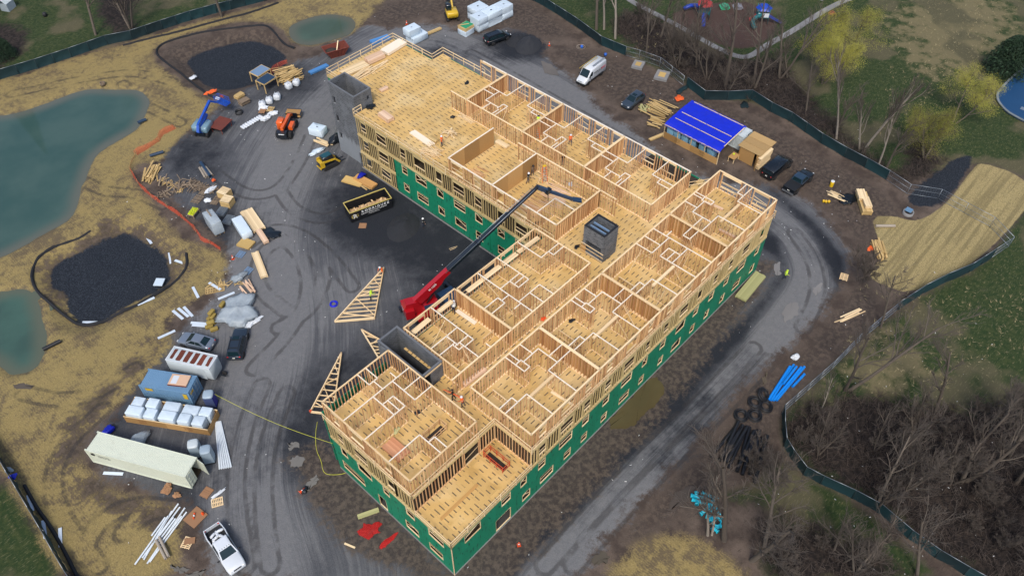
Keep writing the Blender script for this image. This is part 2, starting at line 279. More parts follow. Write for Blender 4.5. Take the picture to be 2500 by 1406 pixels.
def ground_mat():
    t = NT('site_ground'); v = t.coord('Object')
    n1 = t.noise(v, .35, 5.0, .6); n2 = t.noise(v, 1.6, 5.0, .65); n3 = t.noise(v, 7.0, 4.0, .7); n0 = t.noise(v, .09, 3.0, .5)
    jit = t.math('MULTIPLY', t.math('SUBTRACT', t.math('ADD', n2, t.math('MULTIPLY', n1, 1.3)), 1.15), 3.6)
    fine = t.math('MULTIPLY', t.math('SUBTRACT', n3, .5), 1.5)
    edge = t.math('ADD', jit, fine)
    def m(name, wd=.5, k=1.0, off=0.0):
        return t.ss(t.math('ADD', t.math('ADD', t.attr(name), off), t.math('MULTIPLY', edge, k)), -wd, wd)
    gr = t.math('ADD', .72, t.math('MULTIPLY', n3, .56))
    # bare dirt
    c = t.mix(t.ss(n1, .35, .65), (.058, .043, .035), (.125, .095, .075)); c = t.mix(t.ss(n2, .55, .75), c, (.036, .029, .025))
    # grass
    g = t.mix(t.ss(n2, .4, .66), (.018, .038, .010), (.044, .058, .018)); g = t.mix(t.ss(t.math('ADD', n1, t.math('MULTIPLY', t.attr('dry'), .03)), .42, .62), g, (.15, .128, .066)); g = t.mix(t.ss(n0, .52, .6), g, (.085, .078, .042))
    strk = t.noise(t.scaled(v, (1.2, 5.0, 1), (0, 0, .6)), 1.3, 3.0); g = t.mix(t.math('MULTIPLY', t.ss(strk, .55, .7), .45), g, (.21, .18, .10))
    c = t.mix(m('grass', .8, .5), c, g)
    br = t.mix(t.ss(n2, .42, .62), (.013, .010, .009), (.040, .030, .024)); c = t.mix(m('brush', 1.2, 1.2), c, br)
    # straw mulch worn through to mud
    st = t.mix(t.ss(n3, .2, .8), (.215, .162, .060), (.310, .238, .100)); wr = t.math('ADD', t.math('MULTIPLY', n1, .55), t.math('MULTIPLY', n2, .55))
    trk = t.n('TexWave', i_Scale=1.1, i_Distortion=9.0, i_Detail=3.0); t.set(trk.inputs['Vector'], v)
    wr = t.math('ADD', wr, t.math('MULTIPLY', trk.outputs[1], .07))
    wr = t.math('ADD', wr, t.math('MULTIPLY', t.math('SUBTRACT', n0, .5), .5)); st = t.mix(t.math('MULTIPLY', t.ss(wr, .52, .72), .85), st, (.105, .080, .052)); st = t.mix(t.math('MULTIPLY', t.ss(t.noise(v, 2.4, 5.0, .7), .58, .70), .6), st, (.075, .056, .038))
    c = t.mix(m('straw', .6, .8), c, st)
    c = t.mix(t.math('MULTIPLY', m('mud', 1.2, 1.6, -.6), .85), c, t.mix(t.ss(n2, .4, .65), (.045, .035, .030), (.105, .080, .062)))
    # erosion blanket
    bl = t.mix(t.ss(n3, .3, .7), (.23, .18, .075), (.41, .33, .16)); bl = t.mix(t.math('MULTIPLY', t.ss(t.noise(t.scaled(v, (.05, 1.1, 1), (0, 0, 0.110)), 1.0, 4.0), .44, .62), .55), bl, (.13, .105, .05)); bl = t.mix(t.math('MULTIPLY', t.ss(n2, .5, .7), .4), bl, (.16, .13, .065))
    c = t.mix(m('blanket', .12, .06), c, bl)
    # crushed stone with dusty wheel tracks that run along the haul road
    la = t.n('CombineXYZ', i_0=t.math('MULTIPLY', t.attr('lat'), 1.5), i_1=t.math('MULTIPLY', t.attr('arc'), .05)).outputs[0]
    lf = t.n('CombineXYZ', i_0=t.math('MULTIPLY', t.attr('lat'), 6.0), i_1=t.math('MULTIPLY', t.attr('arc'), .16)).outputs[0]
    s1 = t.noise(la, 1.0, 4.0, .6, .4); s2 = t.noise(lf, 1.0, 3.0, .6, .6)
    rd = t.ss(t.math('ADD', t.attr('road'), t.math('MULTIPLY', t.math('SUBTRACT', n1, .5), .9)), 1.25, .55)
    yd = t.attr('yard'); m1 = t.ss(t.math('ADD', yd, t.math('ADD', t.math('MULTIPLY', t.math('SUBTRACT', n1, .5), 1.1), t.math('MULTIPLY', t.math('SUBTRACT', n2, .5), .5))), -.05, .72)
    du = t.math('ADD', t.math('ADD', t.math('MULTIPLY', s1, .85), t.math('MULTIPLY', s2, .62)), t.math('ADD', t.math('MULTIPLY', rd, .36), t.math('MULTIPLY', t.math('SUBTRACT', yd, .5), .42)))
    du = t.math('ADD', du, t.math('MULTIPLY', t.math('SUBTRACT', n1, .5), .55))
    dk = t.mix(n3, (.010, .012, .017), (.026, .030, .038)); md = t.mix(n3, (.058, .062, .070), (.094, .097, .105)); lt = t.mix(n2, (.115, .119, .127), (.190, .190, .192))
    gv = t.mix(m1, dk, md); gv = t.mix(t.math('MULTIPLY', t.ss(du, .74, 1.18), t.math('ADD', .30, t.math('MULTIPLY', m1, .68))), gv, lt)
    c = t.mix(m('gravel', .8, 1.0), c, gv)
    c = t.mix(t.math('MULTIPLY', m('mudb', .9, 1.1), .93), c, t.mix(t.ss(n2, .38, .65), (.045, .036, .031), (.105, .083, .064)))
    bs = t.mix(t.ss(n3, .45, .75), (.010, .014, .021), (.055, .066, .082)); c = t.mix(m('basin', .22, .32), c, bs)
    rut = t.math('MULTIPLY', t.ss(t.math('ABSOLUTE', t.math('SUBTRACT', t.math('ADD', t.attr('trk'), t.math('MULTIPLY', t.math('SUBTRACT', n2, .5), .35)), .95)), .34, .12), t.ss(n1, .36, .56)); c = t.mix(t.math('MULTIPLY', rut, .55), c, (.030, .028, .028))
    c = t.mix(m('mulch', .3, .3), c, t.mix(n3, (.05, .028, .024), (.085, .055, .045)))
    wet = t.ss(t.math('ADD', t.attr('pond'), t.math('MULTIPLY', t.math('SUBTRACT', n2, .5), 2.0)), -1.0, .3); c = t.mix(t.math('MULTIPLY', wet, .75), c, (.075, .068, .048))
    c = t.mix(1.0, c, t.n('CombineColor', i_0=gr, i_1=gr, i_2=gr).outputs[0], 'MULTIPLY')
    t.base(c); t.set(t.p.inputs['Roughness'], t.math('SUBTRACT', .95, t.math('MULTIPLY', wet, .4))); t.p.inputs['Specular IOR Level'].default_value = .3
    t.bump(t.math('ADD', t.math('MULTIPLY', n2, 1.0), t.math('MULTIPLY', n3, .6)), .55, .18)
    return t.m
GM = ground_mat()
yard = np.clip(.68 + (vnoise(X, Y, 11, 5) - .5) * 1.1, 0, 1.2) 
hw = 2.5 + 2.6 / (1 + np.exp(-(Y - 9) / 2.5)); roadn = dist / hw
yard = yard - .75 * np.exp(-((roadn - 1.5) / .38) ** 2) / (1 + np.exp((Y - 9) / 2.0))
for (cx, cy), rr, a in (((15.80,48.42), 11, .55), ((8.40,45.56), 7, .5), ((23.72,64.93), 8, .3), ((26.64,38.93), 7, -.7), ((25.69,44.70), 6, -.6), ((29.26,30.40), 8, -.6), ((31.50,49.71), 6, -.5), ((19.37,76.77), 6, -.8), ((10.05,59.33), 6, -.9), ((-12.28,39.55), 9, -.9), ((16.66,32.47), 7, .1), ((76.19,58.56), 6, -1), ((68.40,65.13), 6, -.4), ((8.18,30.20), 6, -.1), ((-1.92,20.51), 5, -.6), ((-6.80,24.32), 7, .35), ((-12.34,16.58), 7, .35), ((28.08,-1.85), 5, -.7), ((19.76,-3.04), 5, -.8), ((12.56,-3.83), 5, -.8), ((59.59,-1.48), 4, .4), ((64.43,-6.74), 4, -.9), ((64.58,-2.35), 3, -.2), ((71.01,52.97), 5, .5), ((69.45,40.82), 6, .35), ((68.90,28.76), 5, -.3), ((39.07,-6.97), 4, .35), ((26.88,-6.18), 4, .35), ((39.35,-10.73), 4, -.7), ((24.12,-9.27), 4, -.5), ((54.93,-10.14), 4, .2)):
    yard = yard + a * (.62 if a < 0 else 1) * np.exp(-((X - cx) ** 2 + (Y - cy) ** 2) / rr ** 2)
NXg, NYg = X.shape
idx = np.arange(NXg * NYg).reshape(NXg, NYg)
quads = np.stack([idx[:-1, :-1], idx[1:, :-1], idx[1:, 1:], idx[:-1, 1:]], -1).reshape(-1, 4)
def cen(a): return (.25 * (a[:-1, :-1] + a[1:, :-1] + a[1:, 1:] + a[:-1, 1:])).reshape(-1)
zone = np.zeros(len(quads), int)                       # bare dirt
order = [('grass', 1), ('straw', 2), ('mud', 0), ('blanket', 3), ('gravel', 4), ('mudb', 0), ('basin', 5), ('mulch', 6)]
for k, c in order: zone[cen(S[k]) > 0] = c
NAMES = ['dirt_ground', 'grass_field', 'straw_covered_ground', 'erosion_blanket', 'gravel_road', 'stone_basin', 'playground_mulch']
LAB = ['bare brown dirt around the building site', 'green and dry grass outside the site fence', 'yellow straw spread over the muddy ground by the ponds', 'tan straw erosion blanket laid in strips down the slope', 'dark crushed stone yard and haul road round the building', 'blue black crushed stone filling the drainage basins', 'dark brown bark mulch under the playground']
co = np.stack([X.ravel(), Y.ravel(), H.ravel()], -1)
AT = {'grass': S['grass'], 'straw': S['straw'], 'mud': S['mud'], 'mudb': S['mudb'], 'blanket': S['blanket'], 'gravel': S['gravel'], 'basin': S['basin'], 'mulch': S['mulch'], 'brush': S['brush'], 'dry': S['dry'], 'pond': pond, 'lat': lat, 'arc': arc, 'road': roadn, 'yard': yard, 'trk': trk}
for zi, nm in enumerate(NAMES):
    fq = quads[zone == zi]
    if not len(fq): continue
    used, inv = np.unique(fq, return_inverse=True); inv = inv.reshape(-1, 4)
    me = bpy.data.meshes.new(nm); me.vertices.add(len(used)); me.vertices.foreach_set('co', co[used].astype(np.float32).ravel())
    me.loops.add(len(inv) * 4); me.loops.foreach_set('vertex_index', inv.astype(np.int32).ravel())
    me.polygons.add(len(inv)); me.polygons.foreach_set('loop_start', (np.arange(len(inv)) * 4).astype(np.int32)); me.polygons.foreach_set('use_smooth', np.ones(len(inv), bool))
    me.update(calc_edges=True)
    for k, a in AT.items():
        at = me.attributes.new(k, 'FLOAT', 'POINT'); at.data.foreach_set('value', np.clip(a.ravel()[used], -60, 1e4).astype(np.float32))
    me.materials.append(GM); tag(obj(nm, me), LAB[zi], 'ground', kind='structure')
# far land beyond the fine sheet
fm = mat('far_grass', (.05, .075, .025), .95, var=.4, scale=.08, col2=(.09, .085, .04))
b = MB(); x0, x1, y0, y1 = GX[0] + 1, GX[-1] - 1, GY[0] + 1, GY[-1] - 1
for r_ in ((-900, -900, x0, 1100), (x1, -900, 1100, 1100), (x0, -900, x1, y0), (x0, y1, x1, 1100)):
    b.add([(r_[0], r_[1], -.25), (r_[2], r_[1], -.25), (r_[2], r_[3], -.25), (r_[0], r_[3], -.25)], [(0, 1, 2, 3)])
tag(b.build('far_land', fm), 'far grass land beyond the site', 'ground', kind='structure')
# water
def water_mat(name, c1, c2, r=.06, edge=None):
    t = NT(name); v = t.coord('Object'); n = t.noise(v, .12, 4.0, .55)
    c = t.mix(t.ss(n, .35, .65), c1, c2)
    if edge: c = t.mix(t.ss(t.math('ADD', t.attr('pond'), t.math('MULTIPLY', n, 1.5)), 3.0, .6), c, edge)
    t.base(c)
    t.p.inputs['Roughness'].default_value = r; t.p.inputs['IOR'].default_value = 1.33
    t.bump(t.noise(v, 2.5, 2.0), .03, .02); return t.m
def sheet(poly, z, step=.8):
    xs = [p[0] for p in poly]; ys = [p[1] for p in poly]
    gx = np.arange(min(xs) - 1, max(xs) + 1, step); gy = np.arange(min(ys) - 1, max(ys) + 1, step); A, B_ = np.meshgrid(gx, gy, indexing='ij')
    s_ = sdf(poly, A, B_); ii = np.arange(A.size).reshape(A.shape); fs = []
    for i in range(A.shape[0] - 1):
        for j in range(A.shape[1] - 1):
            if max(s_[i, j], s_[i + 1, j], s_[i, j + 1], s_[i + 1, j + 1]) > -.8: fs.append((ii[i, j], ii[i + 1, j], ii[i + 1, j + 1], ii[i, j + 1]))
    me = bpy.data.meshes.new('water'); me.from_pydata([(a, b, z) for a, b in zip(A.ravel(), B_.ravel())], [], fs)
    at = me.attributes.new('pond', 'FLOAT', 'POINT'); at.data.foreach_set('value', s_.ravel().astype(np.float32)); return me
WL = ['large green pond filling the left edge', 'small green pond below the lower stone basin', 'small green pond beside the upper stone basin']
for i, p in enumerate(POND):
    me = sheet(p, -.30); me.materials.append(water_mat('pond_water_%d' % i, ((.038, .082, .074), (.042, .082, .068), (.055, .085, .062))[i], ((.055, .100, .088), (.055, .11, .088), (.07, .11, .08))[i], .05, ((.105, .115, .095), (.095, .11, .08), (.10, .105, .078))[i]))
    tag(obj('pond', me), WL[i], 'pond', kind='structure')
def rag(poly, amp, seed, n=5):
    r = random.Random(seed); q = []
    for a, b in zip(poly, poly[1:] + poly[:1]):
        for k in range(n): t = k / n; q.append((a[0] + (b[0] - a[0]) * t + r.uniform(-amp, amp), a[1] + (b[1] - a[1]) * t + r.uniform(-amp, amp)))
    return smoothpoly(q, 1)
PUD = [([(32.25,0.01),(33.16,-0.71),(32.56,-2.33),(30.51,-2.99),(28.23,-2.67),(26.26,-2.81),(24.74,-2.27),(23.84,-0.98),(24.72,-0.17),(27.37,-0.25),(29.65,-0.19)], (.13, .105, .05), 'olive brown puddle against the long green facade'),
 ([(-3.42,22.51),(-2.51,22.51),(-2.00,21.50),(-2.78,21.00),(-3.76,21.61)], (.24, .23, .21), 'pale muddy puddle nearest the haul road bend'), ([(-2.27,24.32),(-1.36,23.87),(-1.50,23.10),(-2.56,23.63)], (.22, .21, .19), 'small pale puddle above the muddy one at the bend'), ([(-3.84,18.91),(-2.56,18.98),(-2.63,18.33),(-3.94,17.94),(-4.33,18.29)], (.22, .21, .19), 'pale puddle by the tipped cone'),
 ([(52.29,-6.27),(54.34,-6.26),(54.87,-7.26),(52.99,-8.04),(50.76,-7.59)], (.30, .29, .28), 'pale puddle in the haul road at the right bend'), ([(58.56,-1.47),(59.66,-1.56),(57.97,-2.81),(57.08,-2.72)], (.30, .29, .28), 'small pale puddle left of the walking worker'), ([(58.46,-7.31),(60.26,-7.68),(58.69,-8.30),(57.48,-8.03)], (.30, .29, .28), 'long pale puddle in the outer wheel track'),
 ([(-18.84,21.98),(-18.43,21.28),(-17.82,20.00),(-18.29,20.01),(-18.89,20.91)], (.20, .185, .16), 'long muddy puddle near the white pickup'), ([(-18.24,19.71),(-17.36,19.25),(-16.52,18.71),(-16.90,18.50),(-17.92,18.74)], (.20, .185, .16), 'muddy puddle at the white pickup front wheel'), ([(22.05,-11.00),(23.90,-11.57),(24.74,-12.85),(23.29,-13.05),(21.66,-12.33),(20.06,-11.63)], (.12, .098, .08), 'brown mud puddle beside the turquoise fittings'),
 ([(10.32,-8.98),(11.84,-9.36),(11.82,-10.43),(10.97,-10.32),(10.17,-9.64)], (.14, .12, .09), 'brown puddle at the edge of the lower straw'), ([(73.81,53.57),(74.30,51.19),(72.70,48.43),(71.51,50.62)], (.19, .17, .15), 'shallow dusty puddle above the unfinished wing'), ([(-19.51,54.95),(-18.35,54.04),(-17.67,52.95),(-18.02,52.64),(-19.39,53.96)], (.15, .125, .10), 'thin grey puddle on the straw under the small pond'), ([(41.57,-10.04),(42.23,-9.87),(42.70,-10.03),(41.49,-10.65),(40.61,-10.73)], (.16, .13, .09), 'tan puddle left of the blue pipes')]
for i, (p, c, l) in enumerate(PUD):
    q = rag(p, .18, i); b = MB(); cx = sum(a[0] for a in q) / len(q); cy = sum(a[1] for a in q) / len(q)
    b.add([(cx, cy, .07)] + [(x, y, .07) for x, y in q], [(0, 1 + k, 1 + (k + 1) % len(q)) for k in range(len(q))], smooth=True)
    m_ = water_mat('puddle_water_%d' % i, tuple(q_ * .8 for q_ in c), tuple(q_ * .62 for q_ in c), .06)
    tag(b.build('puddle', m_), l, 'puddle', 'puddles on the site', 'structure')
# concrete path and playground edge
def ribbon(pts, wd, z, th=.0):
    b = MB(); L = []; R_ = []
    for i, p in enumerate(pts):
        a = pts[max(i - 1, 0)]; c = pts[min(i + 1, len(pts) - 1)]; d = Vector((c[0] - a[0], c[1] - a[1])).normalized(); n_ = Vector((-d.y, d.x)) * wd / 2
        L.append((p[0] + n_.x, p[1] + n_.y)); R_.append((p[0] - n_.x, p[1] - n_.y))
    for i in range(len(pts) - 1): b.prism([R_[i], R_[i + 1], L[i + 1], L[i]], z - .12, z)
    return b
conc = mat('concrete', (.21, .21, .21), .9, var=.25, scale=1.2, dirt=.3, dirtcol=(.16, .15, .13), coords='Object')
o = ribbon(smoothline([(101.43,56.56),(100.20,54.55),(99.46,44.42),(98.32,37.56),(97.77,32.72),(97.87,29.01),(99.57,27.52),(103.91,27.55),(111.10,26.41),(124.56,25.55),(134.18,22.63)], 2), 1.15, .09).build('footpath', conc); tag(o, 'grey concrete footpath curving past the playground', 'path', kind='structure')

# ================================================================ timber-framed building
M_STUD = mat('stud_wood', (.50, .255, .115), .75, var=.3, scale=1.5, col2=(.70, .46, .235))
M_PLATE = mat('plate_wood', (.76, .54, .29), .75, var=.16, scale=1.5, col2=(.82, .63, .38))
M_WHITE = mat('pale_plate_wood', (.85, .77, .64), .7, var=.08, col2=(.83, .71, .54))
M_TAN = mat('rim_board', (.50, .38, .17), .75, var=.22, scale=1.2, col2=(.58, .45, .22))
M_OSB = mat('osb_board', (.38, .215, .075), .8, var=.35, scale=14.0, col2=(.46, .27, .10), bump=.2)
M_LUM = mat('fresh_lumber', (.68, .50, .28), .75, var=.22, col2=(.78, .62, .38))
M_SHADEIN = mat('inside_wall', (.040, .028, .017), .9, var=.3, scale=1.0)  # board tone darkened: the shade inside the storeys is put into the colour
def sheet_mat():
    t = NT('deck_osb'); uv = t.n('UVMap', uv_map='uv').outputs[0]; sp = t.n('SeparateXYZ', i_0=uv); u, v = sp.outputs[0], sp.outputs[1]
    r = t.math('FRACT', t.math('ADD', t.n('ObjectInfo').outputs['Random'], t.attr('rnd')))
    ob = t.n('NewGeometry').outputs['Position']
    n = t.noise(ob, 9.0, 4.0, .7); nb = t.noise(ob, .22, 4.0, .6); ns = t.noise(ob, .5, 3.0, .5)
    c = t.mix(n, (.52, .325, .10), (.67, .45, .175)); c = t.mix(t.math('MULTIPLY', t.ss(nb, .42, .66), .75), c, (.65, .48, .235)); c = t.mix(t.math('MULTIPLY', t.ss(ns, .60, .72), .55), c, (.44, .27, .08))
    br = t.math('ADD', .88, t.math('MULTIPLY', r, .2)); c = t.mix(1.0, c, t.n('CombineColor', i_0=br, i_1=br, i_2=br).outputs[0], 'MULTIPLY')
    def band(x, a, b): return t.math('MULTIPLY', t.math('GREATER_THAN', x, a), t.math('LESS_THAN', x, b))
    um = t.math('MODULO', t.math('ADD', u, t.math('MULTIPLY', r, .5)), 1.22)
    st = t.math('MULTIPLY', band(um, .28, .88), t.math('MAXIMUM', band(v, .24, .36), band(v, .85, .97)))
    st = t.math('MULTIPLY', st, t.ss(t.noise(ob, 1.1, 2.0), .33, .47)); st = t.math('MULTIPLY', st, t.math('ADD', .45, t.math('MULTIPLY', t.noise(ob, 30.0, 2.0), 1.0)))
    c = t.mix(t.math('MULTIPLY', st, 1.0, clamp=True), c, (.10, .075, .05))
    t.base(c); t.p.inputs['Roughness'].default_value = .8; return t.m
M_DECK = sheet_mat()
def green_mat():
    t = NT('green_sheathing'); ob = t.n('NewGeometry').outputs['Position']
    r = t.math('FRACT', t.math('ADD', t.n('ObjectInfo').outputs['Random'], t.attr('rnd')))
    sx = t.n('SeparateXYZ', i_0=ob); q = t.n('CombineXYZ', i_0=t.math('MULTIPLY', t.math('ADD', sx.outputs[0], sx.outputs[1]), 3.0), i_1=t.math('MULTIPLY', sx.outputs[2], .75)).outputs[0]
    c = t.mix(r, (.004, .185, .095), (.005, .22, .118)); c = t.mix(t.ss(t.noise(q, 1.3, 3.0), .585, .65), c, (.004, .05, .028))
    c = t.mix(t.math('MULTIPLY', t.noise(ob, .6, 3.0), .3), c, (.01, .22, .12))
    t.base(c); t.p.inputs['Roughness'].default_value = .55; return t.m
M_GREEN = green_mat()
Z1, Z2, Z3, Z4, ZP = .15, 3.30, 6.45, 9.65, 12.56
BLD = thing('apartment_building', 'unfinished L shaped timber framed apartment block with green sheathing below and open rooms on top', 'building')
STUDS = []          # (centre, size, rz, material, parent wall)
CAMV = CAM
def stud(x, y, z0, z1, along, depth, ang, parent, m=None, wdt=.045):
    STUDS.append(((x, y, (z0 + z1) / 2), (wdt, depth, z1 - z0), ang, m or M_STUD, parent))
def framed(x0, y0, x1, y1, z0, z1, depth=.14, openings=(), plate=None, sp=.42, name='framed_wall', m=None, sill=.95, head=.34, osb=0, lod=1.0, topm=.0):
    """stud wall along a line; openings are distances along it"""
    L = math.hypot(x1 - x0, y1 - y0); a = math.atan2(y1 - y0, x1 - x0); ca, sa = math.cos(a), math.sin(a)
    wl = obj(name, None, BLD); plate = plate or M_PLATE; pt = .042
    def at(s, z): return (x0 + ca * s, y0 + sa * s, z)
    tp = .085
    e = topm
    bx('top_plate', plate, at(L / 2, z1 - tp / 2), (L + depth * .98 + e, depth + .01, tp), wl, a)
    bx('bottom_plate', m or M_PLATE, at(L / 2, z0 + pt / 2), (L, depth, pt), wl, a)
    n = max(1, round(L / sp)); sps = [L * i / n for i in range(n + 1)]
    for (o0, o1) in openings:
        bx('header', M_LUM if plate is not M_TAN else M_TAN, at((o0 + o1) / 2, z1 - tp - head / 2), (o1 - o0, depth * .95, head), wl, a)
        bx('sill', M_LUM, at((o0 + o1) / 2, z0 + sill), (o1 - o0, depth * .98, .05), wl, a)
        for s in (o0 - .05, o0, o1, o1 + .05): stud(*at(s, 0)[:2], z0 + pt, z1 - tp, s, depth * .96, a, wl, m)
        if rnd.random() < .8:
            zz = z0 + sill + (z1 - tp - head - z0 - sill) * .42
            brd('safety_board', M_LUM, at(o0, zz), at(o1, zz + rnd.choice((0, 0, .45))), .03, .09, wl)
    for s in sps:
        op = [o for o in openings if o[0] - .03 < s < o[1] + .03]
        if op: stud(*at(s, 0)[:2], z0 + pt, z0 + sill - .02, s, depth * .94, a, wl, m)
        else: stud(*at(s, 0)[:2], z0 + pt, z1 - tp, s, depth * .96, a, wl, m)
    if osb:
        k = max(1, round(L / 2.44)); nx, ny = -sa * (depth / 2 + .012) * osb, ca * (depth / 2 + .012) * osb
        for i in range(k):
            c = at(L * (i + .5) / k, (z0 + z1) / 2 + .02); bx('osb_sheet', M_OSB, (c[0] + nx, c[1] + ny, c[2]), (L / k - .012, .018, z1 - z0 - .12), wl, a)
    return wl
TOP = []
def top(k, *segs):
    for s in segs: TOP.append((k, s))
SE2 = [(12.4, 13.5), (15.7, 17.8), (19.5, 20.6), (23, 24.1), (26.3, 28.2), (30.2, 31.1), (33.6, 34.6), (36.7, 38.5), (40.3, 41.3), (43.6, 44.6), (46.9, 47.9), (49.9, 51.7), (54.0, 55.0)]
SW3 = [(15.3, 16.3), (11.6, 13.7), (7.6, 8.7)]
BS = [(52.3, 53.5), (48.1, 50.2), (44.1, 45.2), (40.2, 42.4), (36.9, 38.1), (32.7, 34.8), (29.5, 30.8), (25.5, 26.7), (21.6, 23.6)]
def oy(lst, ya, yb): return [(ya - b, ya - a) if yb < ya else (a - ya, b - ya) for a, b in lst if min(ya, yb) < a and b < max(ya, yb)]
def ox(lst, xa): return [(a - xa, b - xa) for a, b in lst if a > xa]
# ---- top storey, read off the open plan
E = dict(z0=Z4, z1=ZP)
framed(11.3, .1, 56.2, .1, depth=.15, openings=ox(SE2, 11.3), **E)
framed(56.2, .1, 56.2, 8.25, depth=.15, openings=[(.9, 3.0), (4.9, 7.6)], sill=.5, **E)
framed(11.3, .1, 11.3, 8.25, depth=.15, **E)
framed(11.3, 8.25, 56.2, 8.25, depth=.15, **E)
for x in (45.35, 32.25, 21.7): framed(x, .2, x, 8.15, depth=.30, osb=-1, **E)
framed(19.5, 18.55, 32.6, 18.55, depth=.15, openings=[(.6, 2.4), (4.4, 6.2), (7.2, 9.3), (10.4, 12.2)], **E); framed(11.9, 18.75, 19.4, 18.75, depth=.15, openings=[(.6, 2.9), (4.3, 6.6)], **E)
framed(32.6, 10.2, 32.6, 18.55, depth=.15, **E); framed(10.7, 10.2, 32.6, 10.2, depth=.15, **E)
framed(19.5, 10.3, 19.5, 18.5, depth=.26, osb=-1, **E); framed(11.9, 10.3, 11.9, 18.7, depth=.14, **E)
framed(.1, 17.75, 8.8, 17.75, depth=.15, **E); framed(.1, 5.0, .1, 17.75, depth=.15, openings=[(2.6, 3.7), (6.6, 8.7), (10.3, 11.3)], **E)
framed(.1, 5.0, 8.8, 5.0, depth=.15, **E); framed(8.8, 5.0, 8.8, 17.75, depth=.15, **E)
framed(53.5, 10.85, 53.5, 47.2, depth=.15, openings=[(b + 1.2, b + 3.3) for b in (1.0, 4.2, 9.0, 12.0, 15.2, 20.0, 23.0, 26.2, 30.6, 33.6)], sill=.9, plate=M_WHITE, **E)
for y in (42.45, 31.96, 21.37): framed(45.25, y, 53.4, y, depth=.30, osb=1, **E)
framed(45.15, 10.85, 53.5, 10.85, depth=.15, **E); framed(45.15, 10.85, 45.15, 45.4, depth=.15, **E)
framed(34.7, 17.05, 34.7, 35.3, depth=.15, openings=oy(BS, 17.05, 35.3), plate=M_WHITE, **E)
framed(34.7, 35.31, 43.05, 35.31, depth=.16, osb=-1, plate=M_WHITE, **E); framed(34.7, 27.56, 43.05, 27.56, depth=.16, osb=-1, plate=M_WHITE, **E)
framed(43.05, 17.05, 43.05, 30.7, depth=.15, **E); framed(43.05, 14.6, 43.05, 17.05, depth=.15, **E); framed(34.7, 17.05, 43.05, 17.05, depth=.2, osb=1, **E)
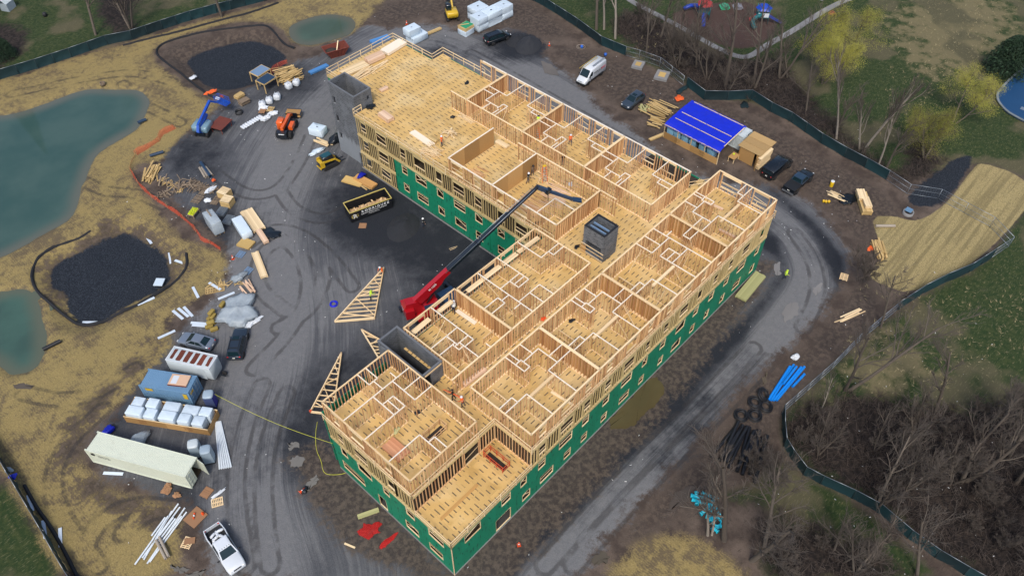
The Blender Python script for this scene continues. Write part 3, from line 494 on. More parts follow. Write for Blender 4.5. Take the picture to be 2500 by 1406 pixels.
PART = """18.61 8.25 18.61 6.5;16.97 8.25 16.97 6.84;16.36 8.25 16.36 5.56;16.36 5.56 17.18 5.56;17.18 5.56 17.18 6.78;17.18 6.78 16.43 6.78;17.2 6.45 19.5 6.45;19.5 6.45 19.5 3.9;19.5 5 21.6 5;21.6 3.86 18.12 3.86;18.11 3.86 18.11 .2;11.4 4.35 13.15 4.35;13.16 4.35 13.16 3.56;11.4 3.56 14.47 3.56;14.47 3.56 14.47 .2
29.16 8.25 29.16 6.52;27.48 8.25 27.48 6.87;26.88 8.25 26.88 5.54;26.88 5.54 27.68 5.54;27.68 5.54 27.68 6.76;27.67 6.76 26.92 6.76;27.78 6.47 30.14 6.47;30.14 6.47 30.14 3.9;30.2 5 32.1 5;32.1 3.84 28.61 3.84;28.61 3.84 28.61 .2;21.9 4.34 23.66 4.34;23.66 4.34 23.66 3.6;21.9 3.58 24.98 3.58;24.98 3.58 24.98 .2
42 8.25 42 .2;42.05 6.39 43.05 6.39;41.95 5.97 38.64 5.97;38.64 5.97 38.64 8.25;40.3 8.25 40.3 5.98;40.56 3.35 40.56 5;40.56 5 38.88 5;38.88 5 38.88 .2;41.96 3.35 38.95 3.35;40.5 4.1 38.96 4.1;45.2 5 43.43 5;43.43 5 43.43 4.08;43.43 4.08 45.2 4.08;32.4 4.29 34.05 4.29;34.05 4.29 34.05 3.58;32.4 3.57 35.37 3.57;35.37 3.57 35.37 .2
50.75 8.25 50.75 5.53;50.75 5.53 50.04 5.53;50.04 5.53 50.04 6.85;50.05 6.85 50.73 6.85;50.25 8.25 50.25 6.8;49.89 6.47 47.52 6.47;47.52 6.47 47.52 3.8;48.47 8.25 48.47 6.5;45.5 3.8 49 3.8;49 3.8 49 .2;47.4 5 45.5 5;56.1 4.35 54.08 4.35;54.08 4.35 54.08 3.5;56.1 3.49 52.76 3.49;52.76 3.49 52.76 .2
29.49 18.5 29.49 14.87;29.49 14.86 32.55 14.86;30.78 14.8 30.78 14.1;30.78 14.1 32.55 14.1;26.04 18.5 26.04 13.67;26.04 13.67 24.38 13.67;24.38 13.67 24.38 15;25.9 15.02 22.95 15.02;25.9 14.34 24.36 14.34;22.84 18.5 22.84 10.25;22.95 12.26 26.26 12.26;26.26 12.26 26.26 10.25;24.63 12.22 24.63 10.25;22.75 11.94 21.8 11.94;22.76 13.73 21.7 13.73;19.7 14.33 21.7 14.33;21.7 14.33 21.7 13.25;21.7 13.25 19.7 13.25
15.8 18.7 15.8 12.25;15.8 12.25 14.58 12.25;15.73 14.64 12 14.64;14.17 14.66 14.17 12.95;15.77 13.03 13.82 13.03;13.82 13.3 13.82 12.4;13.82 12.4 14.48 12.4;14.04 13.36 12 13.36;14.52 12.95 14.52 10.25;16.3 10.85 16.3 10.25
5.72 17.7 5.72 15.9;5.72 15.9 4.62 15.9;4.62 15.9 4.62 17.7;5.21 15.87 5.21 14.6;8.7 14.52 .2 14.52;7.04 15.45 7.04 14.6;8.7 12.86 6.56 12.86;6.5 14.47 6.5 11.22;6.5 11.21 8.7 11.21;3.94 14.5 3.94 11.41;3.96 13.13 5.35 13.13;5.35 13.13 5.35 11.41;5.35 11.41 .2 11.41;4.64 13.05 4.64 11.5;.2 7.95 4.07 7.95;4.08 7.95 4.08 5.1;4.15 6.74 4.9 6.74;4.9 6.74 4.9 5.1
49.61 42.3 49.61 38.93;49.61 38.93 53.4 38.93;48.57 42.3 48.57 40.5;49.53 40.41 46.9 40.41;46.9 40.41 46.9 37.94;46.6 37.94 47.87 37.94;47.87 37.94 47.87 37.15;47.87 37.15 45.3 37.15;46.53 37.6 45.3 37.6;46.78 39.43 45.3 39.43;53.4 35.31 49.83 35.31;49.83 35.31 49.83 32.1;49.77 33.96 49.08 33.96;49.08 33.96 49.08 32.1
49.5 31.8 49.5 28.35;49.5 28.35 53.4 28.35;48.47 31.8 48.47 29.78;49.42 29.73 46.8 29.73;46.8 29.73 46.8 27.4;46.59 27.4 47.83 27.4;47.83 27.4 47.83 26.6;47.83 26.6 45.3 26.6;46.5 27 45.3 27;46.8 28.78 45.3 28.78;53.4 24.61 49.8 24.61;49.8 24.61 49.8 21.5;49.72 23.3 48.95 23.3;48.95 23.3 48.95 21.5
49.47 21.2 49.47 17.75;49.47 17.75 53.4 17.75;48.45 21.2 48.45 19.25;49.42 19.23 46.75 19.23;46.75 19.23 46.75 16.8;46.46 16.8 47.71 16.8;47.71 16.8 47.71 15.95;47.71 15.95 45.25 15.95;46.46 16.4 45.25 16.4;46.72 18.23 45.25 18.23;53.4 14.07 49.77 14.07;49.77 14.07 49.77 10.95;49.66 12.76 48.94 12.76;48.94 12.76 48.94 10.95;34.8 20.2 38.1 20.2;38.15 20.2 38.15 17.15"""
unitn = 0
for ln in PART.splitlines():
    for s in ln.split(';'):
        q = tuple(map(float, s.split())); framed(*q, Z4, ZP - .012, depth=.092, plate=M_WHITE, sp=.45, name='partition_wall')
for q in ((18.39, 3.13, 14.18, 3.13), (28.66, 3.16, 24.49, 3.16), (38.69, 2.95, 34.7, 2.95), (52.53, 3.08, 48.47, 3.08)):
    bx('ceiling_beam', M_PLATE, ((q[0] + q[2]) / 2, q[1], ZP - .16), (q[0] - q[2], .30, .24), BLD)
for q in ((13.48, 7.28, 13.48, 5.0), (13.48, 5.0, 12.85, 5.0), (24.0, 7.4, 24.0, 5.0), (24.0, 5.0, 23.4, 5.0), (34.6, 7.4, 34.6, 5.0), (34.6, 5.0, 34.0, 5.0), (52.0, 7.2, 52.0, 5.3), (28.3, 11.9, 28.3, 10.4), (17.6, 12.6, 19.2, 12.6)):
    framed(*q, Z4, Z4 + 1.05, depth=.09, name='counter_wall')
for s in range(70):                                       # temporary diagonal braces
    p = rnd.choice(PART.replace('\n', ';').split(';')); x0_, y0_, x1_, y1_ = map(float, p.split())
    if math.hypot(x1_ - x0_, y1_ - y0_) < 1.4: continue
    t_ = rnd.uniform(.3, .7); mx, my = x0_ + (x1_ - x0_) * t_, y0_ + (y1_ - y0_) * t_; sgn = rnd.choice((-1, 1))
    d = Vector((-(y1_ - y0_), x1_ - x0_)).normalized() * sgn * 2.1
    if rnd.random() < .5: brd('brace', M_LUM, (mx, my, ZP - .5), (mx + d.x, my + d.y, Z4 + .06), .04, .09, BLD)
    else: brd('brace', M_LUM, (x0_ + (x1_ - x0_) * .05 + d.x * .03, y0_ + (y1_ - y0_) * .05 + d.y * .03, ZP - .2), (x0_ + (x1_ - x0_) * .75 + d.x * .03, y0_ + (y1_ - y0_) * .75 + d.y * .03, Z4 + .08), .04, .09, BLD)
# ---- third storey and unsheathed bay
framed(11.3, 0, 56.2, 0, Z3, Z4 - .34, openings=ox(SE2, 11.3), plate=M_TAN, m=M_TAN)
framed(0, 5, 0, 17.75, Z3, Z4 - .34, openings=[(2.6, 3.7), (6.6, 8.7), (10.3, 11.3)], plate=M_TAN, m=M_TAN)
framed(0, 5, 11.2, 5, Z3, Z4 - .34, openings=[(6.9, 8.9)], sill=.06, plate=M_TAN, m=M_STUD); framed(11.3, .1, 11.3, 5, Z3, Z4 - .34, plate=M_TAN, m=M_STUD)
framed(34.7, 18.7, 34.7, 54.4, Z3, Z4 - .34, openings=oy(BS, 18.7, 54.4), plate=M_TAN, m=M_TAN)
for z0_, z1_ in ((Z1, Z2 - .34), (Z2, Z3 - .34)): framed(34.7, 46.7, 34.7, 54.4, z0_, z1_, openings=oy(BS, 46.7, 54.4), plate=M_TAN, m=M_TAN)
# hang the nearest studs on their walls as pieces, join the rest
STUDS.sort(key=lambda s: (Vector(s[0]) - CAMV).length - (25 if s[0][2] > Z4 else 0))
b = MB()
MS = [M_STUD, M_TAN, M_PLATE]
for i, (c, sz, a, m, wl) in enumerate(STUDS):
    if i < 300: bx('stud', m, c, sz, wl, a)
    else: b.box(c, sz, a, MS.index(m))
o = b.build('wall_studs', MS, BLD); o['kind'] = 'stuff'
# ---- floors: OSB sheets with open joints over a dark subfloor
SHEETS = []
def deck(x0, y0, x1, y1, z, alongx):
    bx('subfloor', M_SHADEIN, ((x0 + x1) / 2, (y0 + y1) / 2, z - .022), (x1 - x0 - .06, y1 - y0 - .06, .012), BLD)
    u0, u1, v0, v1 = (x0, x1, y0, y1) if alongx else (y0, y1, x0, x1); row = 0; v = v0
    while v < v1 - .02:
        ve = min(v + 1.22, v1); u = u0 - (1.22 if row % 2 else 0) - .4
        while u < u1 - .02:
            ua, ub = max(u, u0), min(u + 2.44, u1)
            if ub - ua > .05: SHEETS.append((ua, ub, v, ve, z, alongx))
            u += 2.44
        v = ve; row += 1
deck(11.3, 0, 34.62, 18.6, Z4, True); deck(34.62, 0, 56.3, 10.8, Z4, True); deck(34.62, 10.8, 53.6, 17.0, Z4, True)
deck(0, 4.95, 9.0, 17.85, Z4, False); deck(9.0, 4.95, 11.3, 12.7, Z4, False)
deck(34.62, 17.0, 53.6, 54.5, Z4, False); deck(38.3, 54.5, 53.9, 56.4, Z4, False); deck(38.3, 56.4, 51.6, 65.1, Z4, False)
deck(0, 0, 11.3, 4.95, Z3, False)
def sdist(s):
    c = ((s[0] + s[1]) / 2, (s[2] + s[3]) / 2) if s[5] else ((s[2] + s[3]) / 2, (s[0] + s[1]) / 2)
    return (Vector((*c, s[4])) - CAMV).length
SHEETS.sort(key=lambda s: sdist(s) - (40 if s[4] < Z4 or (s[0] > 35 and not s[5]) else 0))
SM = {}; big = MB(); big.uv = []
for i, (ua, ub, va, ve, z, ax) in enumerate(SHEETS):
    g = .010; L, Wd = round(ub - ua, 3), round(ve - va, 3); cu, cv = (ua + ub) / 2, (va + ve) / 2
    c = (cu, cv) if ax else (cv, cu); th = .018
    x, y = (L / 2 - g / 2, Wd / 2 - g / 2)
    vs_ = [(-x, -y, -th), (x, -y, -th), (x, y, -th), (-x, y, -th), (-x, -y, 0), (x, -y, 0), (x, y, 0), (-x, y, 0)]
    dz = rnd.uniform(0, .004)
    if i < 300:
        if (L, Wd) not in SM:
            q = MB(); q.uv = []; q.add(vs_, BOXF, r=0.0)
            for f in BOXF: q.uv += [(vs_[k][0] + L / 2, vs_[k][1] + Wd / 2) for k in f]
            SM[L, Wd] = q.mesh('deck_sheet', M_DECK)
        obj('deck_sheet', SM[L, Wd], BLD, (c[0], c[1], z + dz), 0 if ax else math.pi / 2)
    else:
        R_ = (lambda p: (c[0] + p[0], c[1] + p[1], z + dz + p[2])) if ax else (lambda p: (c[0] - p[1], c[1] + p[0], z + dz + p[2]))
        big.add([R_(p) for p in vs_], BOXF)
        for f in BOXF: big.uv += [(vs_[k][0] + L / 2, vs_[k][1] + Wd / 2) for k in f]
o = big.build('deck_sheets', M_DECK, BLD); o['kind'] = 'stuff'
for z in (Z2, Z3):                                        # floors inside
    for x0_, y0_, x1_, y1_ in ((.15, .15, 56.1, 18.5), (34.85, 18.5, 53.4, 54.4)): bx('floor_slab', M_SHADEIN, ((x0_ + x1_) / 2, (y0_ + y1_) / 2, z - .18), (x1_ - x0_, y1_ - y0_, .30), BLD)
bx('floor_slab', M_SHADEIN, ((11.4 + 56.1) / 2, 9.3, Z4 - .18), (44.6, 18.2, .28), BLD); bx('floor_slab', M_SHADEIN, (4.45, 11.3, Z4 - .18), (8.7, 12.4, .28), BLD); bx('floor_slab', M_SHADEIN, (10.05, 8.8, Z4 - .18), (2.3, 7.5, .28), BLD); bx('floor_slab', M_SHADEIN, (44.1, 36.4, Z4 - .18), (18.5, 36.0, .28), BLD); bx('floor_slab', M_SHADEIN, (45, 59.5, Z4 - .18), (13.2, 11, .28), BLD)
M_SLAB = mat('shade_dark_slab', (.05, .048, .045), .9, var=.3)  # concrete tone darkened, shade behind the window openings painted in
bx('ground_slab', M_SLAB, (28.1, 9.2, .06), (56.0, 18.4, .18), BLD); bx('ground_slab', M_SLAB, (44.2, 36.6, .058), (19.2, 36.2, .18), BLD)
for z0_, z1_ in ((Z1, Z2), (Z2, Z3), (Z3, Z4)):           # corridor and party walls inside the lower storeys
    for x0_, y0_, x1_, y1_ in ((12 if z0_ == Z3 else .6, 8.25, 56, 8.25), (45.15, 19, 45.15, 56), (43.05, 19, 43.05, 54)): bx('inside_wall', M_SHADEIN, ((x0_ + x1_) / 2, (y0_ + y1_) / 2, (z0_ + z1_) / 2 - .18), (max(x1_ - x0_, .15), max(y1_ - y0_, .15), z1_ - z0_ - .37), BLD)
    for x in (21.7, 32.25, 45.35): bx('inside_wall', M_SHADEIN, (x, 4.2, (z0_ + z1_) / 2 - .18), (.2, 7.9, z1_ - z0_ - .37), BLD)
    for y in (27.56, 35.31, 43.2): bx('inside_wall', M_SHADEIN, (39, y, (z0_ + z1_) / 2 - .18), (7.9, .2, z1_ - z0_ - .37), BLD)
    for x0_, y0_, x1_, y1_ in ((56.3, .1, 56.3, 18.6), (53.7, 19, 53.7, 56), (.2, 18.7, 8.8, 18.7), (12, 18.7, 34.5, 18.7), (38.4, 65.1, 51.5, 65.1), (51.7, 56.3, 51.7, 65), (38.3, 60.4, 38.3, 65)):
        bx('rear_wall', M_GREEN, ((x0_ + x1_) / 2, (y0_ + y1_) / 2, (z0_ + z1_) / 2 - .03), (max(x1_ - x0_, .12), max(y1_ - y0_, .12), z1_ - z0_ - .01), BLD)
# rim boards
def rim(x0, y0, x1, y1, z, h=.33, th=.06):
    k = max(1, round(math.hypot(x1 - x0, y1 - y0) / 4.9))
    for i in range(k):
        p = (x0 + (x1 - x0) * i / k, y0 + (y1 - y0) * i / k); q = (x0 + (x1 - x0) * (i + .996) / k, y0 + (y1 - y0) * (i + .996) / k)
        brd('rim_board', M_TAN, (*p, z - h / 2 - .022), (*q, z - h / 2 - .022), th, h, BLD)
rim(11.3, -.06, 56.3, -.06, Z4); rim(0, -.06, 56.3, -.06, Z3); rim(-.06, 4.9, -.06, 17.85, Z4); rim(-.06, -.1, -.06, 17.85, Z3); rim(0, 4.9, 11.2, 4.9, Z4); rim(11.22, -.05, 11.22, 4.9, Z4)
rim(34.6, 17.0, 34.6, 54.5, Z4); rim(34.6, 18.7, 34.6, 54.5, Z3); rim(34.6, 46.7, 34.6, 54.5, Z2); rim(38.25, 60.4, 38.25, 65.15, Z4); rim(38.25, 65.15, 51.6, 65.15, Z4)
# ---- green sheathing panels with window openings
def minus(rect, holes):
    rs = [rect]
    for h in holes:
        out = []
        for r in rs:
            a0, b0, a1, b1 = r; c0, d0, c1, d1 = max(a0, h[0]), max(b0, h[1]), min(a1, h[2]), min(b1, h[3])
            if c0 >= c1 or d0 >= d1: out.append(r); continue
            if b0 < d0: out.append((a0, b0, a1, d0))
            if d1 < b1: out.append((a0, d1, a1, b1))
            if a0 < c0: out.append((a0, d0, c0, d1))
            if c1 < a1: out.append((c1, d0, a1, d1))
        rs = out
    return rs
def facade(axis, off, s0, s1, wins, out):
    """green panels on plane axis=off, from s0 to s1; wins (a,b,z0,z1)"""
    n = max(1, round((s1 - s0) / 1.22)); th = .03
    for lo, hi in ((-.02, Z2 - .17), (Z2 - .16, Z3 - .355)):
        for i in range(n):
            a, b_ = s0 + (s1 - s0) * i / n + .004, s0 + (s1 - s0) * (i + 1) / n - .004; dz = rnd.uniform(0, .006)
            q = MB(); rr = rnd.random()
            for r in minus((a, lo, b_, hi), [(w_[0], w_[2], w_[1], w_[3]) for w_ in wins]):
                c, sz = ((r[0] + r[2]) / 2, off + out * (.02 + dz), (r[1] + r[3]) / 2), (r[2] - r[0], th, r[3] - r[1])
                if axis == 'x': c = (off + out * (.02 + dz), c[0], c[2]); sz = (th, sz[0], sz[2])
                q.box(c, sz, r=rr)
            if q.v: q.build('sheathing_panel', M_GREEN, BLD)
    for (a, b_, z0_, z1_) in wins:
        wn = obj('window_opening', None, BLD); d = off + out * .045; t_ = .045; dp = .11
        def pc(nm, u, z, wu, hz, m=M_LUM):
            c, sz = ((u, d - out * dp / 2, z), (wu, dp, hz)) if axis == 'y' else ((d - out * dp / 2, u, z), (dp, wu, hz))
            bx(nm, m, c, sz, wn)
        pc('sill', (a + b_) / 2, z0_ - .0, b_ - a, t_); pc('header', (a + b_) / 2, z1_, b_ - a, t_); pc('jamb', a, (z0_ + z1_) / 2, t_, z1_ - z0_ + t_); pc('jamb', b_, (z0_ + z1_) / 2, t_, z1_ - z0_ + t_)
        if z1_ - z0_ < 2.0:
            dd = off - out * .10
            P_ = (lambda u, z: (u, dd, z)) if axis == 'y' else (lambda u, z: (dd, u, z))
            k = rnd.random()
            brd('safety_board', M_LUM, P_(a, z0_ + .55), P_(b_, z0_ + (.55 if k < .6 else 1.2)), .035, .09, wn)
            if k < .35: brd('safety_board', M_LUM, P_(a, z0_ + 1.0), P_(b_, z0_ + 1.0), .035, .09, wn)
            elif k > .8: brd('safety_board', M_LUM, P_(a, z0_ + 1.2), P_(b_, z0_ + .3), .036, .09, wn)
SEw = [(a, b_, 4.35, 5.80) for a, b_ in [(1.7, 3.9), (6.9, 8.2), (9.7, 10.6)] + SE2] + [(1.2e3, 1.3e3, 0, 1)]
SEl = [(6.0, 8.2, .2, 2.5)] + [(a, b_, 1.0, 2.42) for a, b_ in [(10, 11.2), (12.8, 14.9), (16.7, 17.8), (19.6, 20.6), (23.1, 24.1), (26.4, 28.2), (30.1, 31), (33.9, 34.8), (36.6, 38.4), (40.5, 41.4), (43.6, 44.5), (47.1, 48.0), (50, 51.7), (54.1, 55.0)]]
facade('y', 0, 0.0, 56.25, SEw[:-1] + SEl, -1)
facade('x', 0, 0.0, 17.8, [(a, b_, 4.45, 5.85) for a, b_ in ((15.4, 16.4), (11.6, 13.7), (8.9, 9.8), (5.2, 6.4), (1.1, 3.2))] + [(13.3, 16.8, 1.2, 2.7), (9.9, 11.1, .2, 2.5), (5.0, 6.9, 1.0, 2.5), (1.5, 3.4, 1.0, 2.4)], -1)
BG = [w_ for w_ in BS if w_[0] < 46]
facade('x', 34.7, 18.7, 46.6, [(a, b_, z, z + 1.42) for a, b_ in BG for z in (1.15, 4.40)], -1)
for p in ((-.09, -.09), (34.62, 46.62), (34.62, 28.2)): bx('corner_trim', M_LUM if p[0] < 1 else M_GREEN, (p[0], p[1], 3.05), (.08, .08, 6.1), BLD)
M_FND = mat('foundation_concrete', (.20, .20, .195), .9, var=.35, scale=.8, dirt=.5)
bx('foundation', M_FND, (28.1, -.05, -.06), (56.4, .14, .3), BLD); bx('foundation', M_FND, (-.06, 8.8, -.06), (.14, 17.9, .295), BLD); bx('foundation', M_FND, (34.6, 36.6, -.06), (.2, 36.2, .36), BLD)
# ---- guard rails of loose timber
def rail(pts, z, sp=2.4, zs=(.5, 1.03), off=0):
    for (xa, ya), (xb, yb) in zip(pts, pts[1:]):
        L = math.hypot(xb - xa, yb - ya); n = max(1, round(L / sp))
        for i in range(n + 1): t_ = i / n; bx('rail_post', M_LUM, (xa + (xb - xa) * t_, ya + (yb - ya) * t_, z + .45), (.075, .075, 1.25), BLD)
        for h in zs:
            k = max(1, round(L / 4.8))
            for i in range(k):
                a, c = i / k, (i + 1) / k; brd('guard_rail', M_LUM, (xa + (xb - xa) * a, ya + (yb - ya) * a, z + h + rnd.uniform(-.04, .04)), (xa + (xb - xa) * c, ya + (yb - ya) * c, z + h + rnd.uniform(-.04, .04)), .05, .09, BLD)
rail([(11.15, -.2), (56.4, -.2), (56.4, 8)], Z4, 2.4); rail([(-.2, 17.9), (-.2, 4.8), (11.1, 4.8), (11.1, -.2)], Z4); rail([(-.15, 4.7), (-.15, -.15), (11.2, -.15)], Z3)
rail([(34.5, 17.2), (34.5, 54.5), (36, 54.5)], Z4, 2.4); rail([(38.3, 60.4), (38.3, 65.1), (51.5, 65.1), (51.6, 56.3), (54.0, 56.4), (54.0, 47.5)], Z4)
rail([(53.6, 10.8), (56.3, 9.0)], Z4)
# stair openings shown by flat sheets coloured as dark shade, with red guard frames
M_RED = mat('red_frame', (.55, .07, .025), .5, var=.2); M_VOID = mat('stair_void_shade', (.03, .022, .016), .9)
for (c, a, L, z, m_, lab) in (((6.2, 8.3), .0, 2.2, Z4, M_STUD, ''), ((9.4, 3.0), math.pi / 2, 2.6, Z3, M_RED, '')):
    g = obj('stair_guard', None, BLD, (c[0], c[1], z), a)
    bx('stair_well_shade', M_VOID, (0, 0, .008), (L, .75, .012), g)
    for sy in (-.5, .5):
        for h in (.5, 1.0): brd('guard_rail', m_, (-L / 2 - .1, sy, h), (L / 2 + .1, sy, h), .05, .07, g)
        for k in range(4): bx('guard_post', m_, (-L / 2 + k * L / 3, sy, .52), (.06, .06, 1.05), g)
    for sx in (-L / 2 - .1, L / 2 + .1):
        for h in (.5, 1.0): brd('guard_rail', m_, (sx, -.5, h), (sx, .5, h), .05, .07, g)
# ================================================================ concrete block towers
def cmu(name, c1, c2, stain=None):
    t = NT(name); ob = t.coord('Object'); s_ = t.n('SeparateXYZ', i_0=ob)
    q = t.n('CombineXYZ', i_0=t.math('ADD', s_.outputs[0], s_.outputs[1]), i_1=s_.outputs[2]).outputs[0]
    br = t.n('TexBrick', i_Scale=1.0); t.set(br.inputs['Vector'], q); br.inputs['Color1'].default_value = (*c1, 1); br.inputs['Color2'].default_value = (*c2, 1); br.inputs['Mortar'].default_value = (.20, .215, .23, 1)
    br.inputs['Mortar Size'].default_value = .012; br.inputs['Brick Width'].default_value = .4; br.inputs['Row Height'].default_value = .2; br.inputs['Bias'].default_value = 0
    n = t.noise(ob, .55, 5.0, .6); c = t.mix(t.math('MULTIPLY', t.ss(n, .45, .62), .5), br.outputs[0], (.17, .185, .205))
    if stain:
        k = t.math('ADD', s_.outputs[2], t.math('MULTIPLY', t.noise(t.scaled(ob, (2, 2, .25)), 1.4, 4.0), 3.0)); c = t.mix(t.math('MULTIPLY', t.ss(k, 5.6, 4.6), .75), c, (.25, .275, .30))
    t.base(c); t.p.inputs['Roughness'].default_value = .9; t.bump(br.outputs[1], .25, .02); return t.m
M_CMU = cmu('block_grey', (.058, .063, .072), (.105, .113, .125)); M_CMU2 = cmu('block_stained', (.058, .063, .072), (.11, .118, .13), True); M_CMUD = cmu('block_dark', (.055, .06, .068), (.13, .14, .15)); M_CAP = mat('block_top', (.13, .14, .155), .9, var=.2)
def tower(label, x0, y0, x1, y1, z0, z1, m, holes, t_=.2, name='block_tower', cap=None):
    T = thing(name, label, 'tower', (x0, y0, z0)); w_, d_, h_ = x1 - x0, y1 - y0, z1 - z0
    for nm, ax, off, L in (('xlo', 'x', 0, d_), ('xhi', 'x', w_ - t_, d_), ('ylo', 'y', 0, w_), ('yhi', 'y', d_ - t_, w_)):
        q = MB()
        s0_, s1_ = (0, L) if ax == 'x' else (t_, L - t_)
        for r in minus((s0_, 0, s1_, h_), holes.get(nm, [])):
            if ax == 'x': q.box((off + t_ / 2, (r[0] + r[2]) / 2, (r[1] + r[3]) / 2), (t_, r[2] - r[0], r[3] - r[1]))
            else: q.box(((r[0] + r[2]) / 2, off + t_ / 2, (r[1] + r[3]) / 2), (r[2] - r[0], t_, r[3] - r[1]))
        q.build('block_wall', m, T)
        if ax == 'x': bx('cap_course', cap or M_CAP, (off + t_ / 2, L / 2, h_ + .05), (t_ + .03, L + .03, .1), T)
        else: bx('cap_course', cap or M_CAP, (L / 2, off + t_ / 2, h_ + .0502), (L - 2 * t_ - .03, t_ + .03, .1), T)
    bx('tower_floor', M_CMUD, (w_ / 2, d_ / 2, .05), (w_ - 2 * t_ - .01, d_ - 2 * t_ - .01, .1), T)
    return T
T1 = tower('tall grey concrete block stair tower at the far end of the open deck', 35.0, 54.55, 38.15, 60.25, 0, 12.3, M_CMU2, {'xlo': [(4.6, 9.0, 5.2, 10.2), (4.6, 5.8, 5.2, 7.0), (4.6, 2.6, 5.2, 3.8), (.1, 0, .95, 2.2)], 'ylo': [(2.3, 10.7, 2.7, 11.4)]})
T2 = tower('open grey concrete block stair tower beside the near block of rooms', 9.0, 12.85, 11.78, 19.75, 0, 12.1, M_CMU, {'ylo': [(.25, 9.7, 1.15, 11.8)], 'xlo': [(5.6, 11.5, 6.6, 12.1)]})
brd('lintel', M_LUM, (.25, -.06, 11.95), (2.6, -.06, 11.95), .06, .2, T2)
T3 = tower('dark concrete block lift shaft with steel beams in the middle of the top floor', 35.7, 10.7, 38.3, 13.7, Z4, 13.9, M_CMUD, {'xlo': [(.35, .2, 2.65, 2.2)]}, cap=mat('black_cap', (.012, .013, .016), .6))
M_STEEL = mat('blue_grey_steel', (.16, .25, .38), .5, var=.15)
for k in (.95, 1.6): bx('steel_beam', M_STEEL, (k, 1.5, 3.75), (.2, 2.58, .2), T3)
for z_, m_ in ((.9, M_LUM), (1.5, M_LUM), (.25, M_LUM)): brd('guard_rail', m_, (-.05, -.1, z_), (-.05, 3.2, z_), .05, .1, T3)
bx('plywood_sheet', M_OSB, (-.04, 2.85, .65), (.03, .7, 1.2), T3)
for k in range(3): brd('guard_rail', M_LUM, (2.65, 0, .3 + k * .4), (2.65, 1.8, .3 + k * .4), .05, .09, T3)

# ================================================================ fences
def gz(x, y):
    i = int(np.clip((x - GX[0]) / STEP, 0, NXg - 1)); j = int(np.clip((y - GY[0]) / STEP, 0, NYg - 1)); return float(H[i, j])
M_FAB = mat('green_screen_fabric', (.003, .020, .026), .7, var=.5, scale=.8, col2=(.004, .028, .034)); M_GALV = mat('galvanised_tube', (.30, .34, .38), .4, metal=.6, var=.1)
M_WIRE = mat('fence_wire', (.25, .29, .33), .5, metal=.5); M_BLACK = mat('black_fabric', (.009, .010, .013), .8, var=.3); M_ORNET = mat('orange_net', (.62, .075, .022), .7, var=.3, scale=4, alpha=.42); M_STAKE = mat('stake_wood', (.36, .25, .12), .8)
M_DPOST = mat('dark_post', (.02, .035, .04), .6)
def resample(pts, d):
    out = [Vector(pts[0])]
    for a, b in zip(pts, pts[1:]):
        a, b = Vector(a), Vector(b); n = max(1, round((b - a).length / d)); out += [a + (b - a) * (k + 1) / n for k in range(n)]
    return out
def fence(label, pts, h=1.85, fabric=True, bay=3.0, sag=.0, name=None):
    T = thing(name or ('screen_fence' if fabric else 'wire_fence'), label, 'fence', pts[0]); o0 = Vector(pts[0]); q = [p - o0 for p in resample(pts, bay)]
    for p in q:
        b = MB(); b.tube([(p.x, p.y, -.1), (p.x, p.y, h + .02)], .035, 6); b.build('fence_post', M_DPOST if fabric else M_GALV, T)
    for a, c in zip(q, q[1:]):
        d = (c - a); n_ = Vector((-d.y, d.x)).normalized()
        b = MB(); b.tube([(a.x, a.y, h), (c.x, c.y, h)], .03, 6); b.build('top_rail', M_GALV, T)
        if fabric:
            b = MB(); vs = []; K, J = 8, 4
            for j in range(J + 1):
                for k in range(K + 1):
                    t_ = k / K; z = .02 + (h - .03) * j / J; w_ = (rnd.uniform(-.09, .09) + .12 * math.sin(t_ * math.pi)) * math.sin(math.pi * min(1, j / J + .12)); vs.append((a.x + d.x * t_ + n_.x * (w_ + .04), a.y + d.y * t_ + n_.y * (w_ + .04), z - (sag * math.sin(math.pi * t_) if j == J else 0)))
            fs = [(j * (K + 1) + k, j * (K + 1) + k + 1, (j + 1) * (K + 1) + k + 1, (j + 1) * (K + 1) + k) for j in range(J) for k in range(K)]
            b.add(vs, fs, smooth=True); b.build('screen_panel', M_FAB, T)
        else:
            b = MB(); b.tube([(a.x, a.y, .12), (c.x, c.y, .12)], .025, 6); b.build('bottom_rail', M_GALV, T); b = MB(); b.tube([(a.x, a.y, h * .55), (c.x, c.y, h * .55)], .02, 6); b.build('middle_rail', M_GALV, T)
            b = MB()
            for k in range(1, 12): t_ = k / 12; b.bar((a.x + d.x * t_, a.y + d.y * t_, .12), (a.x + d.x * t_, a.y + d.y * t_, h), .006, .006)
            for k in range(1, 8): z = .12 + (h - .12) * k / 8; b.bar((a.x, a.y, z), (c.x, c.y, z), .006, .006)
            o = b.build('wire_mesh', M_WIRE, T); o['kind'] = 'stuff'
    return T
fence('dark green screened fence along the lawn in the upper left', [(3.79,117.09),(7.95,117.07),(13.97,115.52),(19.54,114.43),(25.84,113.47),(29.63,111.69),(35.14,110.69),(40.51,109.58),(45.01,108.26),(50.07,106.41),(56.95,104.23)])
fence('dark green screened fence between the black stone heap and the upper woods', [(88.20,71.46),(87.76,64.84),(86.32,55.88),(84.65,48.95),(85.01,43.78)])
fence('bare wire fence with two manhole covers in front of it', [(85.01,43.78),(85.69,41.36),(86.26,37.42),(84.49,31.36)], fabric=False)
fence('dark green screened fence running behind the blue tarp shed', [(84.57,30.76),(83.39,26.46),(85.87,23.59),(88.74,20.96),(87.92,16.79),(87.77,13.13),(86.19,6.93),(85.60,2.61),(85.40,-0.85),(84.99,-4.51)], sag=.1)
